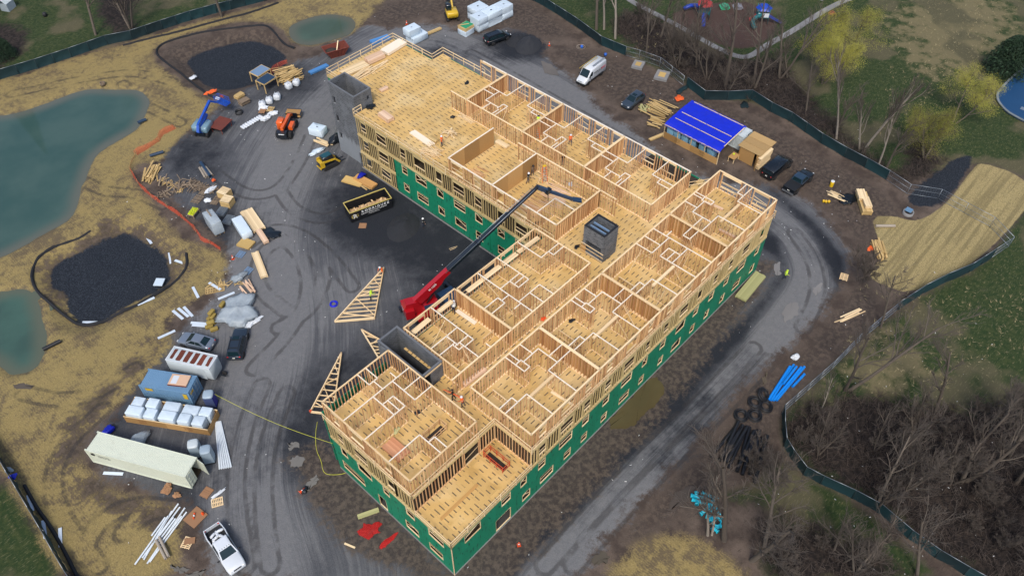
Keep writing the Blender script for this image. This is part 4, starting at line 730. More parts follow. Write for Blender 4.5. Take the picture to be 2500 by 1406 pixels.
fence('bare wire fence crossing the stone channel and the straw blanket', [(84.99,-4.51),(84.17,-8.14),(86.16,-11.87),(85.81,-15.82),(85.51,-19.67),(83.43,-23.09),(79.68,-22.21)], fabric=False)
fence('dark green screened fence along the lower edge of the straw blanket', [(79.68,-22.21),(74.90,-21.01),(71.06,-19.43),(67.15,-18.13),(62.44,-17.00)])
fence('bare wire fence running down past the two leaning trees', [(62.44,-17.00),(58.95,-16.49),(53.86,-15.76),(48.31,-15.42),(43.51,-14.83),(38.74,-14.25)], fabric=False)
fence('dark green screened fence bending through the lower thicket', [(38.74,-14.25),(36.81,-15.39),(35.06,-16.62),(34.24,-18.02),(33.36,-20.04),(33.65,-21.95),(34.40,-25.26),(34.75,-27.93),(34.18,-31.60),(34.08,-34.53),(34.33,-37.42),(34.55,-39.31)])
fence('dark green screened fence in the lower left corner', [(-24.76,50.71),(-24.92,45.41),(-25.30,40.00),(-25.51,36.97),(-25.74,33.92),(-26.03,30.67),(-26.22,28.12),(-26.32,25.56)])
def silt(label, pts, h=.45):
    b = MB(); q = resample(pts, .8); vs = []
    for i, p in enumerate(q):
        z = gz(p.x, p.y)
        for dx, dz in ((-.14, 0), (-.10, .16), (0, .22), (.10, .16), (.14, 0)):
            a = q[max(i - 1, 0)]; c = q[min(i + 1, len(q) - 1)]; d = (c - a).normalized(); vs.append((p.x - d.y * dx * h / .3, p.y + d.x * dx * h / .3, z - .05 + dz * h / .3 + rnd.uniform(-.02, .02)))
    b.add(vs, [(i * 5 + k, i * 5 + k + 1, (i + 1) * 5 + k + 1, (i + 1) * 5 + k) for i in range(len(q) - 1) for k in range(4)], smooth=True)
    return one(b, 'silt_sock', M_BLACK, label, 'silt sock', group='black silt socks')
silt('black silt sock curling round the upper stone basin', smoothline([(30.16,84.81),(29.15,87.08),(29.60,91.37),(29.73,96.52),(29.73,101.64),(30.00,104.71),(31.80,106.59),(35.03,106.20),(39.87,104.51),(45.85,100.43),(48.71,98.14),(48.32,94.90),(47.41,91.51),(47.60,88.20)]))
silt('black silt sock wrapping the lower stone basin', smoothline([(0.03,72.38),(-1.86,72.28),(-5.50,73.32),(-8.30,72.38),(-9.90,69.71),(-10.45,66.89),(-10.12,63.12),(-9.70,59.64),(-9.16,58.06),(-8.07,56.97),(-5.37,56.23),(-2.37,55.41),(1.24,55.45),(3.83,55.65),(5.49,56.48),(6.57,58.46)]))
silt('black silt sock lying along the upper green fence', smoothline([(27.48,111.30),(32.84,109.38),(37.60,107.60),(42.70,106.15),(48.35,103.97),(54.95,102.84)]))
silt('black silt sock inside the lower left fence', smoothline([(-24.62,41.12),(-24.97,37.62),(-24.98,34.90),(-25.21,31.84),(-25.64,28.48),(-25.84,26.85)]))
def net(label, pts, h=1.0, lean=.35):
    T = thing('safety_net', label, 'safety net', pts[0], group='orange safety nets'); o0 = Vector(pts[0]); q = [p - o0 for p in resample(pts, 1.0)]; b = MB(); vs = []
    for i, p in enumerate(q):
        a = q[max(i - 1, 0)]; c = q[min(i + 1, len(q) - 1)]; d = (c - a).normalized(); k = rnd.uniform(.2, 1.0) * lean; hh = h * rnd.uniform(.6, 1.0)
        for j in range(4): t_ = j / 3; vs.append((p.x - d.y * k * t_ + rnd.uniform(-.06, .06), p.y + d.x * k * t_ + rnd.uniform(-.06, .06), .03 + hh * t_))
    b.add(vs, [(i * 4 + j, i * 4 + j + 1, (i + 1) * 4 + j + 1, (i + 1) * 4 + j) for i in range(len(q) - 1) for j in range(3)], smooth=True); b.build('net', M_ORNET, T)
    for p in q[::4]: bx('stake', M_STAKE, (p.x, p.y, .5), (.05, .04, 1.2), T)
net('orange safety net bending between the straw and the rubbish yard', smoothline([(12.79,82.20),(11.37,81.18),(10.21,78.96),(9.53,74.95),(9.52,71.04),(9.93,67.40),(10.11,63.48),(9.70,60.30),(9.29,58.97),(10.00,57.27),(10.05,55.59)], 1), .7, .35)
net('orange safety net lying slack near the big pond', [(13.10,82.14),(14.95,82.31),(17.32,82.69),(18.58,83.57),(20.75,83.51)], .6, .9)
net('red orange safety net at the corner of the upper stone basin', [(38.09,84.74),(39.70,84.41),(42.88,85.46),(43.83,85.34)], 1.0, .3)
# ================================================================ trees
M_BARK = mat('grey_bark', (.085, .068, .054), .9, var=.35, scale=3, col2=(.12, .10, .08)); M_BARKP = mat('pale_bark', (.24, .21, .175), .9, var=.3, scale=3); M_TWIG = mat('twigs', (.10, .082, .068), .9, var=.3); M_BUDS = mat('yellow_buds', (.36, .33, .05), .8, var=.4, scale=1.5, col2=(.28, .28, .06)); M_CONI = mat('dark_needles', (.010, .030, .013), .8, var=.5, col2=(.018, .045, .018)); M_BRSH = mat('thicket_twigs', (.050, .037, .032), .9, var=.5, col2=(.085, .066, .055))
def seg3(b, pts, r0, r1, n):
    k = len(pts) - 1; b.tube(pts, [r0 + (r1 - r0) * i / k for i in range(k + 1)], n, cap=False)
def branch(rg, p, d, L, r, lvl, T, C, tips, spread, up):
    n = 4 if lvl < 2 else 3; pts = [Vector(p)]; d = d.copy(); 
    for i in range(n):
        d = (d + Vector((rg.uniform(-1, 1), rg.uniform(-1, 1), rg.uniform(-.6, 1) + up)) * (.16 if lvl else .07)).normalized(); pts.append(pts[-1] + d * L / n)
    seg3(T if lvl < 2 else C, pts, r, r * (.45 if lvl < 2 else .3), (7, 5, 4, 3)[min(lvl, 3)])
    if lvl >= 3: tips.append(pts[-1]); return
    kids = (rg.randint(9, 11), rg.randint(7, 9), rg.randint(7, 9))[lvl]
    for k in range(kids):
        t_ = (.32, .2, .15)[lvl] + (1 - (.32, .2, .15)[lvl]) * (k + rg.random()) / kids; i = min(n - 1, int(t_ * n)); q = pts[i].lerp(pts[i + 1], t_ * n - i)
        dd = (pts[i + 1] - pts[i]).normalized(); ax = dd.orthogonal().normalized(); ax.rotate(Matrix.Rotation(rg.uniform(0, 6.28), 3, dd))
        a = rg.uniform(.55, 1.0) * spread; nd = (dd * math.cos(a) + ax * math.sin(a)).normalized()
        branch(rg, q, nd, L * (1.08 - t_ * .55) * rg.uniform(.38, .62), max(.018, r * (1 - t_ * .6) * .54), lvl + 1, T, C, tips, spread, up)
def make_tree(seed, h, r, lean=(0, 0), stems=1, spread=.8, up=.32, buds=0, mb=None, mt=None):
    rg = random.Random(seed); T, C, tips = MB(), MB(), []
    for s in range(stems):
        a = 6.28 * s / stems + rg.random(); k = 0 if stems == 1 else .32
        branch(rg, (math.cos(a) * .2 * (stems > 1), math.sin(a) * .2 * (stems > 1), -.3), Vector((lean[0] + math.cos(a) * k, lean[1] + math.sin(a) * k, 1)).normalized(), h * (1 if s == 0 else rg.uniform(.7, .95)), r * (1 if stems == 1 else .72), 0, T, C, tips, spread, up)
    out = [('trunk', T.mesh('trunk', mb or M_BARK)), ('crown', C.mesh('crown', mt or M_TWIG))]
    if buds:
        B_ = MB()
        for tp in tips:
            for k in range(buds):
                c = tp + Vector((rg.gauss(0, .5), rg.gauss(0, .5), rg.gauss(-.2, .5))); u = Vector((rg.uniform(-1, 1), rg.uniform(-1, 1), rg.uniform(-1, 1))).normalized(); v = u.orthogonal().normalized(); s = rg.uniform(.035, .08)
                B_.add([c - u * s, c + v * s * .5, c + u * s, c - v * s * .5], [(0, 1, 2, 3)])
        out.append(('foliage', B_.mesh('foliage', M_BUDS)))
    return out
TM = {'a': make_tree(1, 13, .26), 'b': make_tree(2, 12, .22, (.12, .05)), 'c': make_tree(3, 11, .24, (0, 0), 3, .7), 'd': make_tree(4, 15, .32, (.1, -.05), 2), 'p': make_tree(5, 12, .18, (.05, .0), 1, .33, .6, 0, M_BARKP), 'w': make_tree(6, 9, .20, (.1, -.1), 3, .95, .12, 20), 'x': make_tree(8, 10, .22, (.05, .1), 2, .95, .12, 20), 'o': make_tree(9, 9, .42, (.0, .1), 2, .8, .3, 0, M_BARK), 's': make_tree(11, 4.0, .05, (0, 0), 4, .8, .3)}
def tree(k, p, label, sc=1.0, rz=0.0, lean=(0, 0), group='bare trees', name='bare_tree'):
    T = thing(name, label, 'tree', (p[0], p[1], 0), group=group); T.rotation_euler = (lean[0], lean[1], rz); T.scale = (sc, sc, sc)
    for n_, me in TM[k]: obj(n_, me, T)
for i, (k, p, l, sc, rz, ln) in enumerate([
 ('b', (25.95,118.10), 'bare tree standing on the lawn left of the shrubby trees', 1.1, .5, (0, 0)), ('c', (31.29,115.09), 'bare many stemmed tree touching the upper left fence', 1.15, 1.5, (0, 0)), ('a', (44.88,106.49), 'bare tree growing through the upper left fence line', 1.0, 2.5, (0, 0)), ('a', (33.88,125.39), 'bare tree at the top edge behind the shrubby lawn', .9, 4.0, (0, 0)),
 ('a', (88.30,52.90), 'thin bare trunk left of the pale leaning one behind the fence', 1.1, 1.0, (0, 0)), ('p', (89.25,51.86), 'thin pale trunk between the two bare trunks behind the fence', 1.2, 2.0, (.05, 0)), ('p', (88.14,48.47), 'pale leaning trunk at the bend of the upper fence', 1.35, .3, (-.12, .18)),
 ('a', (89.54,26.20), 'large bare tree in front of the playground path', 1.25, 2.2, (0, 0)), ('d', (92.27,22.36), 'large forked bare tree behind the screened fence by the shed', 1.0, .8, (0, 0)), ('b', (90.42,32.70), 'slim bare tree between the manhole covers and the path', .8, 3.0, (0, 0)), ('d', (97.46,20.55), 'forked bare tree at the edge of the dark thicket', .85, 5.1, (0, 0)),
 ('p', (88.82,5.55), 'pale leaning trunk, first of three behind the fence', 1.05, 1.2, (.05, .22)), ('p', (88.35,1.05), 'pale leaning trunk, second of three behind the fence', 1.15, 4.1, (.0, .15)), ('p', (88.64,1.61), 'thinner pale stem beside the second of three leaning trunks', .9, 2.6, (.02, .25)), ('p', (87.78,-2.04), 'pale upright trunk, third of three behind the fence', .85, .2, (0, .04)),
 ('d', (46.81,-18.24), 'forked bare tree leaning over the dry grass by the wire fence', .95, -.9, (.05, .1)), ('c', (35.48,-27.76), 'bushy bare tree astride the lower screened fence', .9, .4, (0, 0)), ('o', (44.59,-33.25), 'thick broken old tree with a heavy bent limb', .95, -1.2, (.05, .12)), ('a', (21.27,-17.85), 'tall bare trunk just beyond the turquoise fittings', 1.2, 1.9, (-.08, .10)), ('p', (20.58,-16.31), 'slim bare trunk crossing the turquoise fittings', .9, 2.2, (-.05, .08)), ('p', (20.87,-16.62), 'thin bare stem beside the slim trunk at the fittings', .75, .6, (-.02, .12)), ('a', (21.27,-21.06), 'leaning bare trunk at the lower edge of the straw patch', 1.1, 3.4, (-.1, .12)), ('b', (23.41,-21.28), 'bare tree on the green patch inside the lower fence', 1.0, .9, (0, .05)), ('b', (31.19,-34.08), 'bare tree at the bottom edge by the lower fence', .9, 2.0, (0, .1)), ('c', (27.38,-29.39), 'bushy bare tree on the green patch at the bottom edge', .8, 3.3, (0, 0)), ('b', (40.74,-39.77), 'bare tree at the lower right corner', 1.0, 5.0, (0, 0)), ('a', (48.04,-37.43), 'bare tree right of the thick broken tree', .9, .1, (0, 0)), ('s', (30.17,-15.84), 'small bare sapling growing among the black pipes', 1.1, 0, (0, 0)), ('s', (30.09,-17.94), 'small reddish sapling at the ends of the black pipes', 1.2, 1.1, (0, 0)), ('p', (42.33,-17.34), 'short pale sapling left of the two leaning trees', .45, 0, (0, 0)), ('b', (67.22,101.54), 'bare tree mirrored in the small upper pond', 1.1, 1.0, (0, 0)), ('s', (63.61,-11.32), 'small bare sapling beside the straw blanket', 1.3, 1, (0, 0)), ('b', (58.33,-16.79), 'bare tree between the straw blanket and the wire fence', .7, 1, (0, 0))]):
    tree(k, p, l, sc, rz, ln)
tree('w', (100.88,14.54), 'yellow budding willow nearest the playground', 1.0, .3, (-.05, .15), 'yellow budding trees', 'budding_tree'); tree('x', (109.16,15.02), 'yellow budding willow on the dry upper field', .95, 1.9, (0, .1), 'yellow budding trees', 'budding_tree'); tree('w', (93.84,-6.36), 'yellow budding tree rising beside the stone channel', .95, 2.4, (0, .1), 'yellow budding trees', 'budding_tree'); tree('x', (105.23,-6.21), 'yellow budding tree left of the blue pool cover', .8, 4.4, (0, .05), 'yellow budding trees', 'budding_tree')
def conifer(h, w_, seed, n=5200, power=1.0):
    rg = random.Random(seed); T, C = MB(), MB(); T.tube([(0, 0, -.2), (0, 0, h * .5), (0, 0, h * .95)], [.22, .14, .03], 7)
    for i in range(n):
        t_ = rg.random() ** .8; z = h * (.06 + .94 * t_); R_ = w_ * (1 - t_) ** power * (.55 + .45 * abs(math.sin(i * .37 + t_ * 19))); a = rg.uniform(0, 6.28); rr = R_ * (rg.random() ** .35); c = Vector((math.cos(a) * rr, math.sin(a) * rr, z - rr * .25)); u = Vector((math.cos(a + rg.uniform(-.8, .8)), math.sin(a + rg.uniform(-.8, .8)), rg.uniform(-.6, .2))).normalized(); v = u.orthogonal().normalized(); v.rotate(Matrix.Rotation(rg.uniform(0, 6.28), 3, u)); s = rg.uniform(.18, .42)
        C.add([c - u * s * .5, c + v * s * .22, c + u * s, c - v * s * .22], [(0, 1, 2, 3)])
    return [('trunk', T.mesh('trunk', M_BARK)), ('crown', C.mesh('crown', M_CONI))]
TM['e'] = conifer(7.0, 4.6, 3, 9000, .45); TM['f'] = conifer(31, 5.5, 4, 9000, .9)
tree('e', (124.31,-6.60), 'dense dark evergreen beside the blue pool cover', 1.0, 0, (0, 0), 'evergreens', 'evergreen_tree'); tree('f', (13.59,140.00), 'tall evergreen mirrored in the large pond', 1.0, 0, (0, 0), 'evergreens', 'evergreen_tree'); tree('e', (11.82,123.03), 'dark evergreen shrub behind the fence at the left edge', .55, 1, (0, 0), 'evergreens', 'evergreen_tree')
rg = random.Random(21)
for pi, (poly, n_, gl) in enumerate(((Z['brush'][0], 26, 'leafless young tree in the upper thicket behind the fence'), (Z['brush'][1], 34, 'leafless young tree in the lower thicket outside the fence'), (Z['brush'][5], 9, 'leafless young tree on the green patch inside the lower fence'))):
    xs, ys = [q[0] for q in poly], [q[1] for q in poly]; k = 0
    while k < n_:
        x, y = rg.uniform(min(xs), max(xs)), rg.uniform(min(ys), max(ys))
        if sdf(poly, np.array([x]), np.array([y]))[0] > .4: tree(rg.choice('abcsss'), (x, y), gl, rg.uniform(.45, .8), rg.uniform(0, 6), (rg.uniform(-.12, .12), rg.uniform(-.12, .12)), 'young trees of thicket %d' % (pi + 1), 'young_tree'); k += 1
# thicket: one mass of crossing twigs
b = MB(); rg = random.Random(5)
def scatter(polys, n):
    out = []
    for p in polys:
        xs, ys = [q[0] for q in p], [q[1] for q in p]; A = max(1.0, (max(xs) - min(xs)) * (max(ys) - min(ys))); m_ = int(n * A / 400)
        X_ = np.array([rg.uniform(min(xs), max(xs)) for _ in range(m_)]); Y_ = np.array([rg.uniform(min(ys), max(ys)) for _ in range(m_)])
        if m_: k = sdf(p, X_, Y_) > -.5; out += list(zip(X_[k], Y_[k]))
    return out
for x, y in scatter([Z['brush'][0], Z['brush'][1], Z['brush'][2], Z['brush'][5]], 520):
    for k in range(rg.randint(4, 7)):
        a = rg.uniform(0, 6.28); e = rg.uniform(.2, 1.3); L = rg.uniform(.7, 2.3); d = Vector((math.cos(a) * math.cos(e), math.sin(a) * math.cos(e), math.sin(e))); p = Vector((x + rg.uniform(-.3, .3), y + rg.uniform(-.3, .3), gz(x, y))); m_ = p + d * L * .5 + Vector((rg.uniform(-.15, .15), rg.uniform(-.15, .15), .05)); q = m_ + (d + Vector((rg.uniform(-.4, .4), rg.uniform(-.4, .4), -.25))) * L * .5
        b.tube([p, m_, q], [.022, .015, .006], 3, cap=False)
tag(b.build('undergrowth', M_BRSH), 'dark leafless thicket outside the fence', 'undergrowth', kind='stuff')
# tufts of long dry grass
M_DRYG = mat('dry_grass', (.24, .195, .095), .9, var=.4, col2=(.33, .28, .16)); b = MB()
for x, y in scatter(Z['dry'] + [[(62.94,-11.66),(67.45,-20.73),(73.80,-23.47),(81.16,-24.94),(64.07,-32.36),(53.98,-26.63),(53.56,-19.14)], [(114.89,8.77),(122.67,-5.16),(100.90,-6.10),(94.42,0.96)]], 330):
    a0 = rg.uniform(0, 6.28)
    for k in range(5):
        a = a0 + rg.gauss(0, .5); L = rg.uniform(.25, .7); p = Vector((x, y, gz(x, y))); d = Vector((math.cos(a), math.sin(a), rg.uniform(.15, .8))).normalized() * L; s = Vector((-math.sin(a), math.cos(a), 0)) * .02
        b.add([p - s, p + s, p + d], [(0, 1, 2)])
tag(b.build('dry_grass', M_DRYG), 'matted tufts of pale dry grass on the right fields', 'grass', kind='stuff')

# ================================================================ vehicles
M_GLASS = mat('dark_glass', (.008, .022, .028), .06, var=.2); M_TYRE = mat('tyre_rubber', (.014, .014, .015), .85, var=.3, dirt=.3, dirtcol=(.07, .065, .06)); M_RIM = mat('wheel_rim', (.32, .33, .35), .35, metal=.7); M_LAMP = mat('lamp_lens', (.75, .77, .78), .12); M_TAIL = mat('tail_lens', (.42, .012, .012), .2); M_PLASTIC = mat('black_plastic', (.012, .013, .015), .6); M_NUM = mat('number_plate', (.75, .74, .68), .5)
def paint(n, c, metal=.0, rough=.28, dirt=.12): return mat('paint_' + n, c, rough, metal=metal, var=.08, scale=.8, dirt=dirt, dirtcol=(.16, .14, .12), coat=.5)
def loft(st, rnd_top=.10):
    b = MB(); vs = []; N = 12
    for (x, zb, zt, w_) in st:
        h = zt - zb; k = min(rnd_top, h * .4)
        for y, z in ((-w_ * .82, zb), (-w_ * .97, zb + .12 * h), (-w_, zb + .42 * h), (-w_ * .985, zt - k * 1.2), (-w_ * .93, zt - k * .35), (-w_ * .80, zt), (w_ * .80, zt), (w_ * .93, zt - k * .35), (w_ * .985, zt - k * 1.2), (w_, zb + .42 * h), (w_ * .97, zb + .12 * h), (w_ * .82, zb)): vs.append((x, y, z))
    fs = [(i * N + k, (i + 1) * N + k, (i + 1) * N + (k + 1) % N, i * N + (k + 1) % N) for i in range(len(st) - 1) for k in range(N)]
    fs += [tuple(range(N)), tuple(range((len(st) - 1) * N + N - 1, (len(st) - 1) * N - 1, -1))]
    return b.add(vs, fs, smooth=True)
def slab(name, pts, m, parent, proud=.012, th=.02):
    p = [Vector(q) for q in pts]; n_ = (p[1] - p[0]).cross(p[2] - p[0]).normalized(); b = MB()
    b.add([q + n_ * (proud - th) for q in p] + [q + n_ * proud for q in p], [(3, 2, 1, 0), (4, 5, 6, 7), (0, 1, 5, 4), (1, 2, 6, 5), (2, 3, 7, 6), (3, 0, 4, 7)]); return b.build(name, m, parent)
def wheel(T, x, y, r=.34, w_=.23, rim=None):
    W_ = obj('wheel', None, T, (x, y, r)); s = 1 if y > 0 else -1
    b = MB(); b.lathe([(r * .55, -w_ / 2), (r * .9, -w_ / 2), (r, -w_ * .3), (r, w_ * .3), (r * .9, w_ / 2), (r * .55, w_ / 2)], n=18); b.xf(Matrix.Rotation(math.pi / 2, 4, 'X')); b.build('tyre', M_TYRE, W_)
    b = MB(); b.lathe([(0.02, w_ * .30), (r * .2, w_ * .34), (r * .5, w_ * .28), (r * .58, w_ * .48), (r * .58, -w_ * .3)], n=14); b.xf(Matrix.Rotation(-s * math.pi / 2, 4, 'X')); b.build('rim', rim or M_RIM, W_)
def frustum(x0, x1, wb, zb, X0, X1, wr, zr, m, T, roofbulge=.04):
    b = MB(); k = .16
    vs = [(x0, -wb, zb), (x1, -wb, zb), (x1, wb, zb), (x0, wb, zb), (X0, -wr, zr), (X1, -wr, zr), (X1, wr, zr), (X0, wr, zr), (X0 + k, -wr + k, zr + roofbulge), (X1 - k, -wr + k, zr + roofbulge), (X1 - k, wr - k, zr + roofbulge), (X0 + k, wr - k, zr + roofbulge)]
    b.add(vs, [(0, 1, 5, 4), (1, 2, 6, 5), (2, 3, 7, 6), (3, 0, 4, 7), (4, 5, 9, 8), (5, 6, 10, 9), (6, 7, 11, 10), (7, 4, 8, 11), (8, 9, 10, 11)])
    b.build('cabin', m, T)
    def L(a, c, t_): return tuple(a[i] + (c[i] - a[i]) * t_ for i in range(3))
    def pane(nm, A, B_, C_, D, u0, u1, v0, v1):
        P_ = lambda u, v: L(L(A, B_, u), L(D, C_, u), v)
        slab(nm, [P_(u0, v0), P_(u1, v0), P_(u1, v1), P_(u0, v1)], M_GLASS, T)
    pane('windscreen', vs[1], vs[2], vs[6], vs[5], .07, .93, .05, .93); pane('rear_window', vs[3], vs[0], vs[4], vs[7], .10, .90, .12, .90)
    for a, c, d, e in ((0, 1, 5, 4), (2, 3, 7, 6)):
        pane('side_window', vs[a], vs[c], vs[d], vs[e], .10, .48, .12, .88); pane('side_window', vs[a], vs[c], vs[d], vs[e], .52, .88, .12, .88)
def trim(T, xf, xr, w_, zh, zt, m, plate=True, mirror=None):
    for s in (-1, 1):
        b = MB(); b.blob((xf, s * w_ * .72, zh), (.10, .17, .09), 8, 5, 0); b.build('headlight', M_LAMP, T)
        b = MB(); b.blob((xr, s * w_ * .80, zt), (.07, .13, .10), 8, 5, 0); b.build('tail_light', M_TAIL, T)
        if mirror: b = MB(); b.blob((mirror[0], s * (w_ + .10), mirror[1]), (.08, .12, .09), 8, 5, 0); b.build('mirror', m, T)
    bx('front_bumper', M_PLASTIC, (xf + .03, 0, zh - .27), (.14, w_ * 1.5, .18), T); bx('number_plate', M_NUM, (xr - .09, 0, zt - .12), (.03, .32, .14), T)
    bx('grille', M_PLASTIC, (xf + .045, 0, zh - .03), (.12, w_ * .85, .12), T)
def car(name, label, cat, A, kind, m, top_m=None, group=None):
    T = thing(name, label, cat, (A[0], A[1], 0.02), A[2], group)
    if kind == 'sedan':
        loft([(-2.33, .38, .80, .70), (-2.2, .26, 1.0, .84), (-1.6, .2, 1.02, .90), (.95, .2, .96, .90), (1.7, .2, .86, .88), (2.15, .24, .74, .82), (2.32, .34, .58, .66)]).build('body', m, T); frustum(-1.85, 1.0, .83, .97, -.95, .15, .61, 1.42, top_m or m, T); trim(T, 2.18, -2.25, .85, .66, .86, m, mirror=(.75, 1.0)); wx, r = (1.42, -1.38), .33
    elif kind == 'jeep':
        loft([(-2.32, .45, 1.0, .80), (-2.25, .32, 1.08, .90), (.85, .3, 1.07, .93), (1.9, .3, 1.02, .91), (2.25, .34, .94, .84), (2.35, .42, .8, .74)], .12).build('body', m, T); frustum(-2.27, .95, .87, 1.06, -2.0, .30, .70, 1.74, top_m or m, T); trim(T, 2.27, -2.3, .9, .82, 1.0, m, mirror=(.75, 1.15)); wx, r = (1.45, -1.4), .38
        for s in (-1, 1): bx('roof_rail', M_PLASTIC, (-.9, s * .58, 1.83), (1.9, .05, .05), T)
        for x in (-1.5, -.3): bx('roof_bar', M_PLASTIC, (x, 0, 1.84), (.06, 1.14, .05), T)
        bx('sunroof', M_GLASS, (0, 0, 1.785), (.55, .8, .02), T)
    elif kind == 'suv':
        loft([(-2.25, .42, .92, .78), (-2.15, .28, 1.02, .88), (.9, .26, 1.0, .92), (1.85, .26, .95, .90), (2.2, .3, .82, .83), (2.34, .4, .64, .68)], .12).build('body', m, T); frustum(-2.15, 1.0, .85, 1.0, -1.6, .12, .66, 1.60, top_m or m, T); trim(T, 2.2, -2.18, .87, .74, .95, m, mirror=(.8, 1.08)); wx, r = (1.42, -1.38), .36; bx('sunroof', M_GLASS, (-.2, 0, 1.645), (.6, .75, .02), T)
    elif kind == 'minivan':
        loft([(-2.52, .4, .95, .84), (-2.45, .26, 1.05, .93), (1.3, .24, 1.03, .95), (2.0, .25, .95, .92), (2.4, .3, .78, .84), (2.52, .4, .62, .7)], .12).build('body', m, T); frustum(-2.45, 1.65, .90, 1.03, -2.25, .55, .74, 1.70, top_m or m, T); trim(T, 2.38, -2.45, .9, .74, 1.0, m, mirror=(1.1, 1.1)); wx, r = (1.6, -1.45), .35
        for s in (-1, 1): bx('roof_rail', M_PLASTIC, (-.9, s * .6, 1.77), (2.2, .05, .05), T)
    elif kind in ('highvan', 'van'):
        zt = 2.55 if kind == 'highvan' else 2.05
        loft([(-2.98, .4, zt - .1, .96), (-2.9, .3, zt, 1.0), (.75, .3, zt, 1.0), (1.2, .3, zt - .16, .99), (2.1, .3, 1.28, .96), (2.75, .32, 1.02, .92), (2.98, .4, .78, .80)], .2).build('body', m, T)
        slab('windscreen', [(2.08, -.80, 1.35), (2.08, .80, 1.35), (1.27, .74, zt - .22), (1.27, -.74, zt - .22)], M_GLASS, T, .03)
        for s in (-1, 1):
            q = [(.85, s * .99, 1.35), (1.85, s * .975, 1.35), (1.30, s * .985, zt - .42), (.85, s * .99, zt - .42)]; slab('side_window', q if s < 0 else q[::-1], M_GLASS, T, .022)
            b = MB(); b.blob((1.75, s * 1.12, 1.4), (.09, .12, .17), 8, 5, 0); b.build('mirror', M_PLASTIC, T); bx('side_moulding', M_PLASTIC, (-.4, s * 1.0, .62), (3.4, .03, .12), T)
        slab('rear_window', [(-2.985, .75, 1.35), (-2.985, -.75, 1.35), (-2.985, -.72, zt - .35), (-2.985, .72, zt - .35)], M_GLASS, T, .02)
        trim(T, 2.86, -2.95, .92, .82, 1.0, m); bx('bumper', M_PLASTIC, (2.85, 0, .46), (.34, 1.72, .34), T); wx, r = (1.95, -1.85), .36
    elif kind == 'pickup':
        loft([(-2.85, .55, 1.05, .88), (-2.8, .45, 1.14, .97), (-.75, .42, 1.14, .97)], .06)
        b = loft([(-.82, .42, 1.18, .97), (1.15, .42, 1.2, .98), (2.3, .45, 1.16, .97), (2.75, .5, 1.05, .90), (2.9, .55, .85, .80)], .14); b.build('body', m, T)
        frustum(-.9, 1.3, .90, 1.18, -.70, .55, .72, 1.86, top_m or m, T); trim(T, 2.76, -2.82, .95, .98, 1.0, m)
        for s in (-1, 1):
            b = MB(); vs = []
            for x, w_ in ((-2.88, .90), (-2.5, .98), (-1.8, 1.03), (-1.2, .99), (-.82, .965)): vs += [(x, s * (w_ - .10), .5), (x, s * w_, .55), (x, s * w_, 1.05), (x, s * (w_ - .05), 1.16), (x, s * (w_ - .12), 1.16), (x, s * (w_ - .12), .5)]
            fs = [(i * 6 + k, (i + 1) * 6 + k, (i + 1) * 6 + (k + 1) % 6, i * 6 + (k + 1) % 6) for i in range(4) for k in range(6)] + [(0, 1, 2, 3, 4, 5), (29, 28, 27, 26, 25, 24)]
            b.add(vs, fs if s > 0 else [f[::-1] for f in fs], smooth=False); b.build('bed_side', m, T); b = MB(); b.blob((1.15, s * 1.12, 1.3), (.10, .15, .12), 8, 5, 0); b.build('mirror', M_PLASTIC, T)
        bx('tailgate', m, (-2.88, 0, .88), (.07, 1.74, .52), T); bx('bed_floor', M_PLASTIC, (-1.85, 0, .62), (2.05, 1.7, .06), T); bx('bed_liner', M_PLASTIC, (-.88, 0, .92), (.06, 1.7, .5), T); bx('rear_bumper', M_RIM, (-2.99, 0, .55), (.14, 1.8, .16), T); wx, r = (1.85, -1.85), .42
    for x in wx:
        for s in (-1, 1):
            bx('wheel_arch', M_PLASTIC, (x, s * (.80 if kind in ('sedan', 'suv', 'jeep') else .86), r * .95), (r * 2.25, .20, r * 1.55), T); wheel(T, x, s * (.86 if kind in ('sedan', 'suv', 'jeep') else .92), r)
    return T
def text(body, size, m, parent, loc, rot, bold=.0, ext=.004, align='CENTER', space=1.0):
    c = bpy.data.curves.new('lettering', 'FONT'); c.body = body; c.size = size; c.extrude = ext; c.offset = bold; c.align_x = align; c.space_character = space; c.materials.append(m)
    t_ = bpy.data.objects.new('lettering', c); me = bpy.data.meshes.new_from_object(t_); bpy.data.objects.remove(t_); me.name = 'lettering'
    if not me.materials: me.materials.append(m)
    o = obj('lettering', me, parent, loc); o.rotation_euler = rot; return o
def scrawl(T, m, c, a, w_, n, h):            # rows of marks too small to read
    b = MB(); rg = random.Random(int(w_ * 100) + n); ca, sa = math.cos(a), math.sin(a)
    for j in range(n):
        x = -w_ / 2 * rg.uniform(.7, 1.0)
        while x < w_ / 2:
            dx = rg.uniform(.03, .10); z0 = -j * h * 1.8 + rg.uniform(-.2, .2) * h; z1 = z0 + rg.uniform(-.6, .6) * h; b.bar((x * ca, x * sa, z0), ((x + dx) * ca, (x + dx) * sa, z1), .012, .03); x += dx * rg.uniform(.8, 1.5)
    o = b.build('hand_marking', m, T, c); o['kind'] = 'stuff'; return o
P_BLK = paint('black', (.006, .009, .013), rough=.2); P_WHT = paint('white', (.62, .66, .70)); P_SIL = paint('silver', (.22, .26, .32), .4); P_JEEP = paint('slate', (.028, .042, .062), .3); P_GRY = paint('grey', (.045, .065, .09), .3)
car('parked_minivan', 'black minivan parked in front of the white wrapped stacks', 'car', (73.42,63.49,-0.222,4.90), 'minivan', P_BLK)
VAN = car('parked_van', 'white high roof work van with ladders on its roof', 'van', (75.71,44.06,-3.095,7.16), 'highvan', P_WHT)
